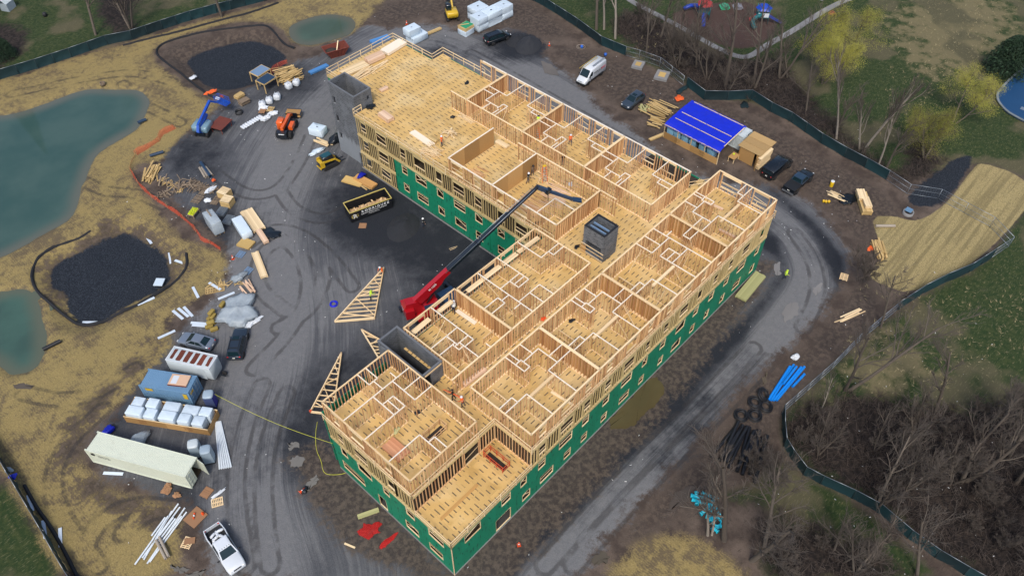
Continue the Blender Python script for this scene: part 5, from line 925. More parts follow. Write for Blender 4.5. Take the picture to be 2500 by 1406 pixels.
M_INK = mat('black_ink', (.015, .015, .018), .6); M_RINK = mat('red_ink', (.55, .02, .06), .6); M_YEL = mat('yellow_fibreglass', (.62, .42, .03), .5); M_ALU = mat('aluminium', (.45, .49, .53), .35, metal=.6)
text('TRIPLE-O', .56, M_INK, VAN, (-.55, 1.012, 1.35), (math.pi / 2, 0, math.pi), .012); text('/RRX', .56, M_RINK, VAN, (-2.12, 1.012, 1.35), (math.pi / 2, 0, math.pi), .012); bx('stripe', M_INK, (-1.1, 1.008, 1.22), (3.0, .012, .035), VAN)
def ladder(L, wd, m, parent=None, rm=None, name='ladder'):
    g = obj(name, None, parent)
    for s in (-1, 1): bx('ladder_rail', m, (0, s * wd / 2, 0), (L, .035, .08), g)
    for k in range(int(L / .3)): bx('rung', rm or M_ALU, (-L / 2 + .15 + k * .3, 0, 0), (.03, wd - .03, .03), g)
    return g
g = ladder(4.6, .42, M_YEL); tag(g, 'yellow ladder tied on the white van roof', 'ladder'); g.location = (VAN.location.x - math.sin(VAN.rotation_euler.z) * -.62 * -1, VAN.location.y + math.cos(VAN.rotation_euler.z) * -.62, 2.72); g.rotation_euler.z = VAN.rotation_euler.z
for s in (.45, .62): bx('roof_conduit', M_ALU, (-1.3, s, 2.66), (3.2, .12, .12), VAN)
car('parked_suv', 'dark grey hatchback car parked between the white van and the lumber', 'car', (74.79,34.42,3.139,5.46), 'suv', P_GRY)
car('parked_van', 'plain black van parked beside the board hut', 'van', (75.85,8.48,-0.047,4.65), 'van', P_BLK)
PK = car('pickup_truck', 'black pickup truck with a covered bed beside the black van', 'pickup', (75.15,4.53,-0.025,5.41), 'pickup', P_BLK, paint('bluegrey', (.03, .06, .10), .3)); bx('bed_cover', M_PLASTIC, (-1.85, 0, 1.19), (2.05, 1.86, .06), PK)
car('parked_sedan', 'silver sedan nearest the straw bales', 'car', (-1.11,43.95,2.024,4.44), 'sedan', P_SIL)
car('parked_suv', 'dark slate car with roof rails standing beside the silver sedan', 'car', (2.12,39.80,0.768,3.80), 'jeep', P_JEEP)
PW = car('pickup_truck', 'white pickup truck with white bags in its open bed', 'pickup', (-14.12,18.72,-1.701,6.26), 'pickup', P_WHT)
for k in range(5): bx('roof_marker', M_PLASTIC, (.50, -.5 + k * .25, 1.91), (.10, .05, .03), PW)
M_BAG = mat('white_bag', (.62, .66, .70), .6, var=.15, scale=4)
for k in range(6):
    b = MB(); b.blob((0, 0, 0), (.42, .17, .14), 10, 6, .15); L_ = PW.matrix_basis @ Vector((-1.5 - .5 * (k % 2) + rnd.uniform(-.1, .1), -.5 + .2 * k, .8)); one(b, 'white_bag', M_BAG, 'white bag heaped in the bed of the white pickup', 'bag', (L_.x, L_.y, .82 + .06 * (k % 3)), PW.rotation_euler.z + rnd.uniform(-.8, .8) + (1.2 if k % 3 else 0), 'bags in the pickup bed')
# ================================================================ machines
M_OR = paint('orange', (.72, .115, .015), dirt=.2); M_BLU = paint('lift_blue', (.012, .075, .42), dirt=.15); M_LBL = paint('lift_pale_blue', (.16, .27, .34), dirt=.2); M_CYL = paint('machine_yellow', (.55, .36, .02), dirt=.2); M_CRD = paint('crane_red', (.40, .006, .012), dirt=.06); M_CRB = paint('boom_black', (.012, .016, .024)); M_MBL = paint('machine_black', (.010, .014, .020)); M_DKB = paint('dark_blue_steel', (.012, .035, .075))
def arm(name, m, p, q, w_, h, T): b = MB(); b.bar(p, q, w_, h); return b.build(name, m, T)
# rough terrain forklift
TH = thing('telehandler', 'orange telescopic forklift carrying an orange timber crate', 'telehandler', (32.25,69.90), (32.40,69.97,0.644,6.46)[2])
bx('chassis', M_MBL, (-.1, 0, .75), (4.6, 1.1, .5), TH); 
for x in (1.35, -1.5):
    for s in (-1, 1): wheel(TH, x, s * 1.0, .66, .45)
b = loft([(-.9, .8, 2.3, .45), (-.8, .7, 2.45, .48), (.5, .7, 2.45, .48), (.8, .7, 1.6, .46)], .1); b.xf(Matrix.Translation((0, .72, 0))); b.build('cab', M_OR, TH); slab('windscreen', [(.62, .35, 1.55), (.62, 1.10, 1.55), (.50, 1.08, 2.3), (.50, .37, 2.3)], M_GLASS, TH, .06); bx('side_window', M_GLASS, (-.15, 1.21, 1.9), (1.1, .03, .7), TH); bx('side_window', M_GLASS, (-.15, .235, 1.95), (1.1, .03, .6), TH)
bx('engine_hood', M_OR, (.0, -.85, 1.25), (1.5, .62, .62), TH); bx('counterweight', M_MBL, (-2.2, 0, 1.2), (.8, 1.5, 1.0), TH); bx('rear_plate', M_LAMP, (-2.62, 0, 1.45), (.04, .9, .12), TH); arm('boom', M_OR, (-2.0, 0, 2.0), (2.0, 0, 1.75), .42, .5, TH); arm('inner_boom', M_OR, (1.9, 0, 1.72), (2.9, 0, 1.2), .32, .4, TH); arm('boom_head', M_MBL, (2.8, 0, 1.4), (3.1, 0, .5), .3, .35, TH); bx('fork_carriage', M_MBL, (3.15, 0, .8), (.12, 1.5, .9), TH)
for s in (-1, 1): bx('fork', M_MBL, (3.8, s * .4, .38), (1.3, .12, .07), TH)
b = MB(); tL = TH.matrix_basis; q = tL @ Vector((3.85, 0, 0)); CR = thing('timber_crate', 'orange brown open crate on the telescopic forklift forks', 'crate', (q.x, q.y, .43), TH.rotation_euler.z)
bx('crate_floor', M_OSB, (0, 0, .08), (1.2, 2.4, .16), CR); bx('crate_board', M_DKB, (.59, 0, .45), (.04, 2.4, .6), CR); bx('crate_board', M_OSB, (0, 0, .62), (1.18, 2.36, .05), CR); bx('crate_board', M_DKB, (0, -1.19, .4), (1.15, .04, .5), CR); bx('crate_board', M_DKB, (0, 1.19, .4), (1.15, .04, .5), CR)
# boom lift
BL = thing('boom_lift', 'blue articulated boom lift with pale blue hoods and a caged platform', 'boom lift', (23.53,79.40), .55)
bx('chassis', M_MBL, (0, 0, .6), (3.2, 1.4, .4), BL)
for x in (1.15, -1.15):
    for s in (-1, 1): wheel(BL, x, s * 1.0, .5, .36)
b = loft([(-1.5, 1.0, 1.7, .5), (-1.3, .9, 1.95, .62), (.6, .9, 1.95, .62), (.9, 1.0, 1.6, .5)], .3); b.xf(Matrix.Translation((0, .75, 0))); b.build('engine_hood', M_LBL, BL); b = loft([(-1.5, 1.0, 1.7, .4), (-1.3, .9, 1.9, .5), (.6, .9, 1.9, .5), (.9, 1.0, 1.6, .4)], .3); b.xf(Matrix.Translation((0, -.70, 0))); b.build('side_hood', M_LBL, BL); bx('turntable', M_BLU, (0, 0, 1.1), (2.6, .7, .7), BL)
arm('lower_boom', M_BLU, (-1.8, .0, 1.2), (1.6, 0, 2.2), .38, .4, BL); arm('riser', M_BLU, (-1.9, .0, 1.3), (-1.3, 0, 2.3), .42, .4, BL); arm('upper_boom', M_BLU, (-1.4, 0, 2.3), (3.4, 0, 3.4), .34, .34, BL); arm('jib', M_BLU, (3.3, 0, 3.5), (4.3, -.4, 2.6), .26, .28, BL)
pl = obj('platform', None, BL, (5.2, -1.0, 1.9), -.3); bx('platform_floor', M_BLU, (0, 0, .06), (1.0, 2.3, .08), pl)
for z_ in (.45, .8, 1.15):
    for s in (-1, 1): bx('cage_rail', M_BLU, (s * .5, 0, z_), (.05, 2.3, .05), pl); bx('cage_rail', M_BLU, (0, s * 1.15, z_), (1.0, .05, .05), pl)
for x in (-.5, .5):
    for y in (-1.15, -.4, .4, 1.15): bx('cage_post', M_BLU, (x, y, .6), (.05, .05, 1.15), pl)
bx('toe_board', M_BLU, (.5, 0, .2), (.03, 2.3, .25), pl); bx('control_box', M_ORNET, (.35, .2, 1.0), (.2, .5, .3), pl); bx('tool_tray', M_BAG, (-.3, .5, .9), (.4, .7, .2), pl)
# skid steer on tracks
SK = thing('skid_steer', 'yellow tracked skid steer loader with a dark cab beside the tower', 'loader', (31.44,58.76), (31.34,58.18,-0.123,4.67)[2] + math.pi * 0)
M_TRK = mat('track_rubber', (.016, .016, .017), .9)
for s in (-1, 1):
    b = MB(); b.side([(-1.35, .25), (-1.1, .02), (1.1, .02), (1.35, .3), (.95, .68), (-.95, .68)], s * .62, s * .95); b.build('track', M_TRK, SK); arm('lift_arm', M_CYL, (-1.35, s * .72, 1.55), (.9, s * .72, 1.25), .16, .24, SK); arm('lift_arm', M_CYL, (.85, s * .72, 1.3), (1.55, s * .72, .45), .16, .26, SK); bx('arm_tower', M_CYL, (-1.2, s * .72, 1.15), (.45, .2, 1.0), SK)
b = loft([(-1.0, .5, 1.95, .52), (-.9, .4, 2.1, .56), (.55, .4, 2.1, .56), (.75, .4, 1.9, .54)], .12); b.build('cab', M_MBL, SK); bx('cab_roof', paint('teal_roof', (.012, .07, .09)), (-.15, 0, 2.12), (1.4, .95, .05), SK); slab('windscreen', [(.70, -.42, .9), (.70, .42, .9), (.62, .40, 1.85), (.62, -.40, 1.85)], M_GLASS, SK, .09); bx('engine_cover', M_CYL, (-1.3, 0, .95), (.55, 1.15, .95), SK); bx('rear_grille', M_MBL, (-1.6, 0, 1.0), (.05, .9, .7), SK); bx('rear_bumper', M_CYL, (-1.62, 0, .4), (.1, 1.3, .12), SK); bx('fork_frame', M_MBL, (1.65, 0, .5), (.1, 1.3, .7), SK)
for s in (-1, 1): bx('fork', M_MBL, (2.2, s * .35, .12), (1.1, .1, .06), SK)
# excavator
EX = thing('excavator', 'yellow tracked excavator with a black cab at the top edge', 'excavator', (73.36,74.99), 1.0)
for s in (-1, 1):
    b = MB(); b.side([(-1.5, .3), (-1.2, .02), (1.2, .02), (1.5, .3), (1.2, .62), (-1.2, .62)], s * .75, s * 1.15); b.build('track', M_TRK, EX)
b = loft([(-1.5, .8, 1.5, .9), (-1.35, .75, 1.75, 1.05), (.7, .75, 1.75, 1.05), (.9, .8, 1.4, 1.0)], .15); b.build('body', M_CYL, EX); b = loft([(-.5, 1.5, 2.7, .42), (-.4, 1.4, 2.85, .46), (.8, 1.4, 2.85, .46), (1.0, 1.4, 2.3, .44)], .12); b.xf(Matrix.Translation((0, .5, 0))); b.build('cab', M_MBL, EX); slab('rear_window', [(-.46, .85, 2.0), (-.46, .15, 2.0), (-.46, .15, 2.65), (-.46, .85, 2.65)], M_GLASS, EX, .06)
arm('boom', M_CYL, (.6, -.35, 1.5), (2.6, -.35, 3.6), .3, .4, EX); arm('stick', M_CYL, (2.5, -.35, 3.6), (4.6, -.35, 1.9), .26, .34, EX); b = MB(); b.side([(4.3, 1.9), (4.9, 1.9), (5.1, 1.2), (4.6, .7), (4.1, 1.0), (4.2, 1.3)], -.75, .05); b.build('bucket', M_MBL, EX)
# rotating telehandler crane
CRN = thing('crane', 'red rotating boom crane reaching over the rooms with a long black boom', 'crane')
ca_ = math.atan2(20.4 - 27.1, 34.9 - 19.8); bd = Vector((34.9 - 19.8, 20.4 - 27.1, 13.0)).normalized(); p0 = Vector((19.8, 27.1, 3.0)); fl = Vector((bd.x, bd.y, 0)).normalized(); sd_ = Vector((-fl.y, fl.x, 0))
cc = p0 + fl * 2.1; cb = obj('chassis', None, CRN, (cc.x, cc.y, 0), ca_ + .25); bx('chassis_frame', M_MBL, (.8, 0, .95), (6.6, 1.6, .55), cb); bx('front_deck', M_DKB, (2.9, 0, 1.5), (2.2, 2.3, .5), cb); bx('rear_deck', M_CRD, (-1.6, 0, 1.4), (1.6, 2.2, .45), cb)
for x in (2.9, -1.4):
    for s in (-1, 1): wheel(CRN, 0, 0, .68, .5); wq = CRN.children[-1]; v_ = Matrix.Rotation(ca_ + .25, 3, 'Z') @ Vector((x, s * 1.05, .68)); wq.location = (cc.x + v_.x, cc.y + v_.y, .68); wq.rotation_euler.z = ca_ + .25
for x in (-2.6, 4.2):
    for s in (-1, 1): bx('outrigger', M_CRB, (x, s * 1.7, .75), (.3, 2.4, .25), cb); bx('outrigger_foot', M_CRB, (x, s * 2.8, .35), (.55, .55, .7), cb)
tr = obj('turret', None, CRN, (p0.x, p0.y, 0), ca_); b = MB(); b.side([(-1.3, 1.7), (3.2, 1.7), (3.2, 2.1), (1.2, 2.5), (.3, 3.7), (-1.0, 3.8), (-1.4, 3.0)], -.55, .55); b.build('turret_body', M_CRD, tr); b = MB(); b.side([(-1.35, 1.75), (-.2, 1.7), (-.2, 3.0), (-1.35, 3.1)], -1.15, 1.15); b.build('counterweight', M_CRD, tr)
lg = MB(); lg.lathe([(.34, 0), (.34, .02)], n=20); lg.xf(Matrix.Rotation(math.pi / 2, 4, 'X')); lgo = lg.build('round_emblem', M_LAMP, tr, (-.75, 1.18, 2.45)); lg = MB(); lg.lathe([(.26, 0), (.26, .02)], n=20); lg.xf(Matrix.Rotation(math.pi / 2, 4, 'X')); lg.build('round_emblem', M_DKB, tr, (-.75, 1.192, 2.45))
lg = MB(); lg.lathe([(.34, 0), (.34, .02)], n=20); lg.xf(Matrix.Rotation(math.pi / 2, 4, 'Y')); lg.build('round_emblem', M_LAMP, tr, (-1.385, .35, 2.5)); lg = MB(); lg.lathe([(.26, 0), (.26, .02)], n=20); lg.xf(Matrix.Rotation(math.pi / 2, 4, 'Y')); lg.build('round_emblem', M_DKB, tr, (-1.398, .35, 2.5))
b = loft([(-.3, 1.7, 3.0, .45), (-.2, 1.6, 3.1, .48), (1.2, 1.6, 3.1, .48), (1.5, 1.6, 2.5, .46)], .1); b.xf(Matrix.Translation((1.6, .95, 0))); b.build('cab', M_CRD, tr); slab('windscreen', [(3.0, .6, 2.2), (3.0, 1.3, 2.2), (2.8, 1.28, 3.0), (2.8, .62, 3.0)], M_GLASS, tr, .08); bx('engine_cover', M_CRD, (1.9, -.9, 2.15), (1.8, .8, .8), tr); bx('engine_deck', M_DKB, (1.9, -.9, 2.58), (1.5, .7, .06), tr)
def bpt(s, up=0.0): return p0 + bd * s + Vector((0, 0, up))
upv = sd_.cross(bd)
b = MB(); q0, q1 = bpt(-.6, .25), bpt(6.2, .25)
vs = []
for p_, h0, h1 in ((q0, -.6, .34), (bpt(.5, .25), -.85, .36), (bpt(4.2, .25), -.75, .35), (bpt(5.0, .25), -.4, .34), (q1, -.34, .33)):
    for s, h in ((-.32, h0), (.32, h0), (.32, h1), (-.32, h1)): vs.append(p_ + sd_ * s - upv * h * (-1 if upv.z > 0 else 1))
b.add(vs, [(i * 4 + k, (i + 1) * 4 + k, (i + 1) * 4 + (k + 1) % 4, i * 4 + (k + 1) % 4) for i in range(4) for k in range(4)] + [(3, 2, 1, 0), (16, 17, 18, 19)]); b.build('boom_base', M_CRD, CRN)
for i, (s0_, s1_, w_) in enumerate(((5.8, 11.2, .48), (10.8, 16.2, .40), (15.8, 21.1, .32))): arm('boom_section', M_CRB, bpt(s0_, .25), bpt(s1_, .25), w_, w_ * 1.1, CRN); bx('boom_collar', M_CRB, bpt(s1_, .25), (w_ * 1.2, w_ * 1.2, w_ * 1.2), CRN)
for k in (-.36, .36): b = MB(); b.tube([bpt(5.6, .6) + sd_ * k, bpt(20.5, .55) + sd_ * k * .7], .035, 6); b.build('hose', M_GALV, CRN)
tip = bpt(21.1, .25); j1 = Vector((35.9, 19.5, 15.6)); j2 = Vector((38.0, 17.4, 14.2)); arm('jib', M_DKB, tip, j1, .38, .5, CRN); arm('jib', M_DKB, j1, j2, .28, .34, CRN); bx('jib_joint', M_MBL, j1, (.7, .5, .6), CRN); arm('jib_head', M_DKB, j2, j2 + Vector((.75, -.75, -.25)), .7, .2, CRN); b = MB(); b.tube([j1, j1 + Vector((.05, 0, -1.6))], .05, 6); b.build('hook', M_MBL, CRN); b = MB(); b.tube([p0 + fl * 1.6 + Vector((0, 0, -.9)), bpt(4.4, -.6)], .13, 8); b.build('lift_cylinder', M_MBL, CRN)
rot = Matrix((bd, -upv if upv.z < 0 else upv, -sd_)).transposed()
lt = Matrix((bd, (upv if upv.z > 0 else -upv), bd.cross(upv if upv.z > 0 else -upv))).transposed().to_4x4()
o = text('M 1250', .42, M_LAMP, CRN, (0, 0, 0), (0, 0, 0), .01); side = bd.cross(upv if upv.z > 0 else -upv); o.matrix_basis = Matrix.Translation(bpt(3.4, .05) + side * .335) @ lt
def txtside(): return side
# hopper trailer and skip
M_RUST = mat('rusty_red_steel', (.17, .038, .024), .75, var=.35, scale=2.5, dirt=.4, dirtcol=(.06, .03, .022)); M_SKIP = mat('skip_black', (.008, .009, .012), .5, var=.3, dirt=.15, dirtcol=(.05, .045, .04)); M_SKY = mat('skip_rim_yellow', (.50, .40, .12), .6, var=.3)
HP = thing('tipping_hopper', 'rusty red tipping hopper half filled with dirt near the small pond', 'hopper', (51.18,81.05), (51.71,81.66,-0.325,4.53)[2])
def hopper(T, L, l2, wt, wb_, h, m, th=.06):
    for s in (-1, 1): slab('hopper_side', [(-L / 2, s * wt / 2, h), (L / 2, s * wt / 2, h), (l2 / 2, s * wb_ / 2, .3), (-l2 / 2, s * wb_ / 2, .3)][::s], m, T, .0, th)
    for s in (-1, 1): slab('hopper_end', [(s * L / 2, -wt / 2, h), (s * L / 2, wt / 2, h), (s * l2 / 2, wb_ / 2, .3), (s * l2 / 2, -wb_ / 2, .3)][::-s], m, T, .0, th)
    bx('hopper_floor', m, (0, 0, .3), (l2, wb_, .08), T)
    for k in range(7):
        for s in (-1, 1): t_ = -1 + 2 * k / 6; brd('rib', m, (t_ * l2 / 2 * .95, s * (wb_ / 2 + .06), .32), (t_ * L / 2 * .95, s * (wt / 2 + .04), h - .03), .07, .07, T)
    for s in (-1, 1): brd('rim', m, (-L / 2, s * wt / 2, h), (L / 2, s * wt / 2, h), .14, .10, T); brd('rim', m, (s * L / 2, -wt / 2, h), (s * L / 2, wt / 2, h), .14, .1, T)
hopper(HP, 4.2, 2.6, 2.3, 1.5, 1.6, M_RUST); 
for s in (-1, 1): bx('skid', M_RUST, (0, s * .6, .15), (2.6, .15, .3), HP)
M_SOIL = mat('dark_soil', (.045, .035, .028), .95, var=.5, scale=4, bump=.5); b = MB(); b.blob((-.8, .1, .95), (1.05, .85, .45), 14, 8, .12); b.build('soil', M_SOIL, HP); brd('plank', M_LUM, (-.2, -.9, 1.1), (1.0, 1.2, 1.9), .18, .04, HP)
SKP = thing('waste_skip', 'long black waste skip full of timber offcuts with white lettering', 'skip', (29.05, 46.75), math.atan2(44.6 - 46.5, 31.7 - 25.7))
L_, W_, H_ = 6.3, 2.4, 1.75
for s in (-1, 1):
    bx('skip_side', M_SKIP, (0, s * W_ / 2, H_ / 2 + .1), (L_, .08, H_), SKP); bx('rim', M_SKY, (0, s * W_ / 2, H_ + .12), (L_ + .1, .13, .09), SKP); bx('skip_end', M_SKIP, (s * L_ / 2, 0, H_ / 2 + .1), (.08, W_ - .09, H_), SKP); bx('rim', M_SKY, (s * L_ / 2, 0, H_ + .121), (.13, W_ - .14, .09), SKP)
for k in range(9): bx('rib', M_SKIP, (-L_ / 2 + .1 + k * (L_ - .2) / 8, W_ / 2 + .08, H_ / 2 + .1), (.09, .09, H_ - .1), SKP)
bx('skip_floor', M_SKIP, (0, 0, .16), (L_ - .1, W_ - .1, .1), SKP)
for s in (-1, 1): bx('runner', M_SKIP, (0, s * .8, .06), (L_, .15, .12), SKP)
text('RODRIGUEZ', .55, M_LAMP, SKP, (.62, -W_ / 2 - .05, 1.22), (math.pi / 2, 0, 0), .012, space=1.5); text('CONSTRUCTION GROUP', .25, M_LAMP, SKP, (.35, -W_ / 2 - .05, .88), (math.pi / 2, 0, 0), .006, space=1.45); scrawl(SKP, M_LAMP, (.2, -W_ / 2 - .046, .64), 0, 2.0, 1, .12)
text('C', .95, M_SKY, SKP, (-2.72, -W_ / 2 - .05, .72), (math.pi / 2, 0, 0), .0); text('R', 1.05, M_LAMP, SKP, (-2.48, -W_ / 2 - .054, .66), (math.pi / 2, 0, 0), .0); text('G', .6, M_SKY, SKP, (-2.15, -W_ / 2 - .05, .85), (math.pi / 2, 0, 0), .0)
M_OFF = mat('timber_offcut', (.46, .27, .125), .8, var=.4, col2=(.62, .45, .25)); b = MB(); rg = random.Random(3)
for k in range(420):
    x = rg.uniform(-2.9, 2.9); y = rg.uniform(-1.1, .6) if rg.random() < .8 else rg.uniform(-1.1, 1.1); z = .55 + .75 * math.exp(-((y + .5) / .7) ** 2) * (1 - .25 * (x / 3) ** 2) + rg.uniform(-.15, .1); a = rg.uniform(0, 6.28); e = rg.uniform(-.5, .5); d = Vector((math.cos(a) * math.cos(e), math.sin(a) * math.cos(e), math.sin(e))) * rg.uniform(.12, .42); c = Vector((max(-2.6, min(2.6, x)), max(-.85, min(.85, y)), z)); b.bar(c - d, c + d, rg.choice((.09, .14, .2)), .04)
o = b.build('timber_offcuts', M_OFF, None, SKP.location, SKP.rotation_euler.z); tag(o, 'heap of broken timber offcuts filling the black skip', 'scrap wood', kind='stuff')

# ================================================================ containers, huts, wrapped goods
M_CREAM = mat('cream_steel', (.62, .66, .54), .5, var=.08, scale=.6, dirt=.12, dirtcol=(.28, .22, .13)); M_CBLUE = mat('container_blue', (.13, .25, .39), .55, var=.15, scale=.6, dirt=.12, dirtcol=(.2, .2, .2)); M_WSTEEL = mat('white_steel', (.50, .56, .58), .5, var=.12, scale=.8, dirt=.15, dirtcol=(.25, .22, .18)); M_RUSTP = mat('rust_patch', (.13, .030, .016), .9, var=.35, scale=3); M_YLAB = mat('yellow_label', (.55, .36, .02), .6)
M_WRAP = mat('white_wrap', (.56, .66, .74), .35, var=.16, scale=3, bump=.35); M_BWRAP = mat('blue_wrap', (.17, .34, .48), .3, var=.3, scale=3, bump=.4); M_CLEAR = mat('clear_film', (.46, .53, .58), .2, var=.5, scale=2.5, bump=1.0, alpha=.6); M_TOIL = mat('toilet_grey', (.30, .38, .45), .5, var=.1); M_TOILB = mat('toilet_blue', (.012, .015, .22), .5); M_CARD = mat('cardboard', (.30, .16, .08), .85, var=.25)
def corr(n, L, h, pitch=.28, dep=.035):
    """corrugated wall in local x-z, ridges towards -y"""
    k = int(L / pitch); b = MB(); xs = []
    for i in range(k):
        x = L * i / k; p = L / k; xs += [(x, 0), (x + p * .35, 0), (x + p * .5, dep), (x + p * .85, dep)]
    xs.append((L, 0)); vs = [(x, y, 0) for x, y in xs] + [(x, y, h) for x, y in xs]; m_ = len(xs)
    b.add(vs, [(i, i + 1, m_ + i + 1, m_ + i) for i in range(m_ - 1)]); return b
def container(name, label, E, L, W_, H_, m, open_door=False, z0=.15):
    cx, cy, a, l = E; T = thing(name, label, 'container', (cx - math.sin(a) * W_ / 2, cy + math.cos(a) * W_ / 2, z0), a)
    for s in (-1, 1):
        b = corr('w', L - .2, H_ - .3); b.xf(Matrix.Translation((-(L - .2) / 2, -W_ / 2 + .03, .15)) if s < 0 else Matrix.Translation(((L - .2) / 2, W_ / 2 - .03, .15)) @ Matrix.Rotation(math.pi, 4, 'Z')); b.build('side_panel', m, T)
        bx('bottom_rail', m, (0, s * (W_ / 2 - .06), .08), (L - .16, .12, .16), T); bx('top_rail', m, (0, s * (W_ / 2 - .04), H_ - .1), (L - .16, .08, .14), T)
        for x in (-1, 1): bx('corner_post', m, (x * (L / 2 - .08), s * (W_ / 2 - .08), H_ / 2), (.16, .16, H_), T)
    b = corr('r', L - .3, W_ - .12, .21, .025); b.xf(Matrix.Translation((-(L - .3) / 2, -W_ / 2 + .06, H_ - .06)) @ Matrix.Rotation(-math.pi / 2, 4, 'X') @ Matrix.Scale(-1, 4, (0, 1, 0)) @ Matrix.Rotation(0, 4, 'X')); 
    b.v = [(x, -W_ / 2 + .06 + (z if False else 0) + 0, 0) for x, y, z in b.v] if False else b.v
    b2 = MB(); k = int(L / .21); xs = []
    for i in range(k): x = -(L - .3) / 2 + (L - .3) * i / k; p = (L - .3) / k; xs += [(x, 0), (x + p * .35, 0), (x + p * .5, .025), (x + p * .85, .025)]
    xs.append(((L - .3) / 2, 0)); m_ = len(xs); b2.add([(x, -W_ / 2 + .06, H_ - .07 + z) for x, z in xs] + [(x, W_ / 2 - .06, H_ - .07 + z) for x, z in xs], [(i, i + 1, m_ + i + 1, m_ + i) for i in range(m_ - 1)]); b2.build('roof_panel', m, T)
    bx('container_floor', M_SHADEIN, (0, 0, .12), (L - .3, W_ - .2, .1), T)
    b = corr('e', W_ - .3, H_ - .3); b.xf(Matrix.Translation((-L / 2 + .05, (W_ - .3) / 2, .15)) @ Matrix.Rotation(-math.pi / 2, 4, 'Z')); b.build('end_panel', m, T); bx('header', m, (L / 2 - .06, 0, H_ - .1), (.1, W_ - .3, .18), T)
    for s in (-1, 1):
        op = open_door and s > 0; hw = W_ / 2 - .16
        D = obj('door', None, T, (L / 2 - .03, s * (W_ / 2 - .14), 0), 0); D.rotation_euler.z = (-1.25 if s > 0 else 1.25) * (1 if op else 0) * -1
        bx('door_leaf', m, (0, -s * hw / 2, H_ / 2 - .02), (.05, hw - .02, H_ - .32), D)
        for k in range(4): bx('door_rib', m, (.04, -s * hw / 2, .35 + k * .62), (.03, hw - .2, .30), D)
        for k in (.3, .75): b = MB(); b.tube([(.07, -s * hw * k, .15), (.07, -s * hw * k, H_ - .2)], .02, 6); b.build('lock_rod', M_GALV, D)
    return T
CT = container('shipping_container', 'long cream shipping container with one end door swung open', (-15.36,32.76,-1.097,12.11), 12.19, 2.44, 2.6, M_CREAM, True)
b = MB(); b.blob((0, 0, 0), (.28, .015, .24), 12, 6, .25); b.build('logo_mark', M_INK, CT, (-5.3, -1.235, 2.0)); scrawl(CT, M_INK, (-4.1, -1.24, 2.0), 0, 1.7, 2, .14)
CB = container('shipping_container', 'short blue shipping container with a flat carton on its roof', (-8.09,38.89,-1.002,5.97), 6.06, 2.44, 2.6, M_CBLUE)
bx('yellow_label', M_YLAB, (-1.9, -1.235, 2.05), (.9, .02, .42), CB); bx('yellow_label', M_YLAB, (2.45, -1.235, 1.7), (.5, .02, .9), CB); bx('yellow_label', M_YLAB, (3.06, -.6, 2.0), (.02, .7, .35), CB)
q = CB.matrix_basis @ Vector((1.4, .15, 0)); CD = thing('flat_carton', 'flat torn carton lying on the blue container roof', 'carton', (q.x, q.y, 2.78), CB.rotation_euler.z + .05); bx('carton_body', mat('carton', (.55, .36, .24), .8, var=.25, scale=2), (0, 0, .12), (2.2, 1.5, .2), CD); bx('carton_label', M_BAG, (-.5, 0, .225), (.7, 1.1, .01), CD); bx('carton_edge', M_RUST, (.0, -.76, .12), (2.22, .03, .22), CD)
TR = thing('box_trailer', 'white box trailer with a rust patched roof beside the silver sedan', 'trailer', (lambda e: (e[0] - math.sin(e[2]) * 1.05, e[1] + math.cos(e[2]) * 1.05))((-4.37,39.67,-1.078,5.23)), (-4.37,39.67,-1.078,5.23)[2])
b = loft([(-2.85, .7, 2.95, 1.02), (-2.8, .65, 3.0, 1.05), (2.75, .65, 3.0, 1.05), (2.85, .7, 2.9, .98)], .12); b.build('trailer_body', M_WSTEEL, TR)
for k in range(6):
    q = smoothpoly(rag([(-.30, -.78), (.30, -.78), (.30, .78), (-.30, .78)] if 0 < k < 5 else [(-.2, -.7), (.2, -.7), (.2, .7), (-.2, .7)], .04, k, 4), 1); b = MB(); b.prism([(x - 2.3 + k * .92, y) for x, y in q], 3.0, 3.012); b.build('rust_patch', M_RUSTP, TR)
for s in (-1, 1):
    bx('roof_edge', M_BAG, (0, s * 1.0, 3.0), (5.7, .12, .05), TR); wheel(TR, -.45, s * 1.0, .36); wheel(TR, .45, s * 1.0, .36); bx('roof_edge', M_BAG, (s * 2.78, 0, 3.0), (.12, 1.9, .051), TR)
bx('side_door', M_WSTEEL, (1.6, -1.065, 1.75), (.9, .02, 1.9), TR); bx('drawbar', M_MBL, (3.3, 0, .6), (1.0, .1, .1), TR); wheel(TR, 3.2, .55, .33)
# board bin with wrapped pallets
EB = (-10.19,35.98,-1.003,10.17); BN = thing('board_bin', 'long open bin of brown board walls holding white wrapped pallets', 'bin', (EB[0] - math.sin(EB[2]) * 1.35, EB[1] + math.cos(EB[2]) * 1.35), EB[2])
for k in range(4): bx('board_wall', M_OSB, (-EB[3] / 2 + EB[3] * (k + .5) / 4, -1.35, .58), (EB[3] / 4 - .01, .03, 1.1), BN); bx('board_wall', M_OSB, (-EB[3] / 2 + EB[3] * (k + .5) / 4, 1.35, .58), (EB[3] / 4 - .01, .03, 1.1), BN)
for s in (-1, 1):
    bx('board_wall', M_OSB, (s * EB[3] / 2, 0, .58), (.03, 2.66, 1.1), BN)
    for k in range(9): bx('bin_post', M_LUM, (-EB[3] / 2 + .05 + k * (EB[3] - .1) / 8, s * 1.29, .55), (.09, .05, 1.1), BN)
    brd('top_board', M_LUM, (-EB[3] / 2, s * 1.33, 1.15), (EB[3] / 2, s * 1.33, 1.15), .09, .04, BN)
for k, (x, tx) in enumerate(((-2.9, 'CAUTION'), (2.6, 'CAUTION'))):
    scrawl(BN, M_RUSTP, (x, -1.374, .85), 0, 1.0, 3, .13)
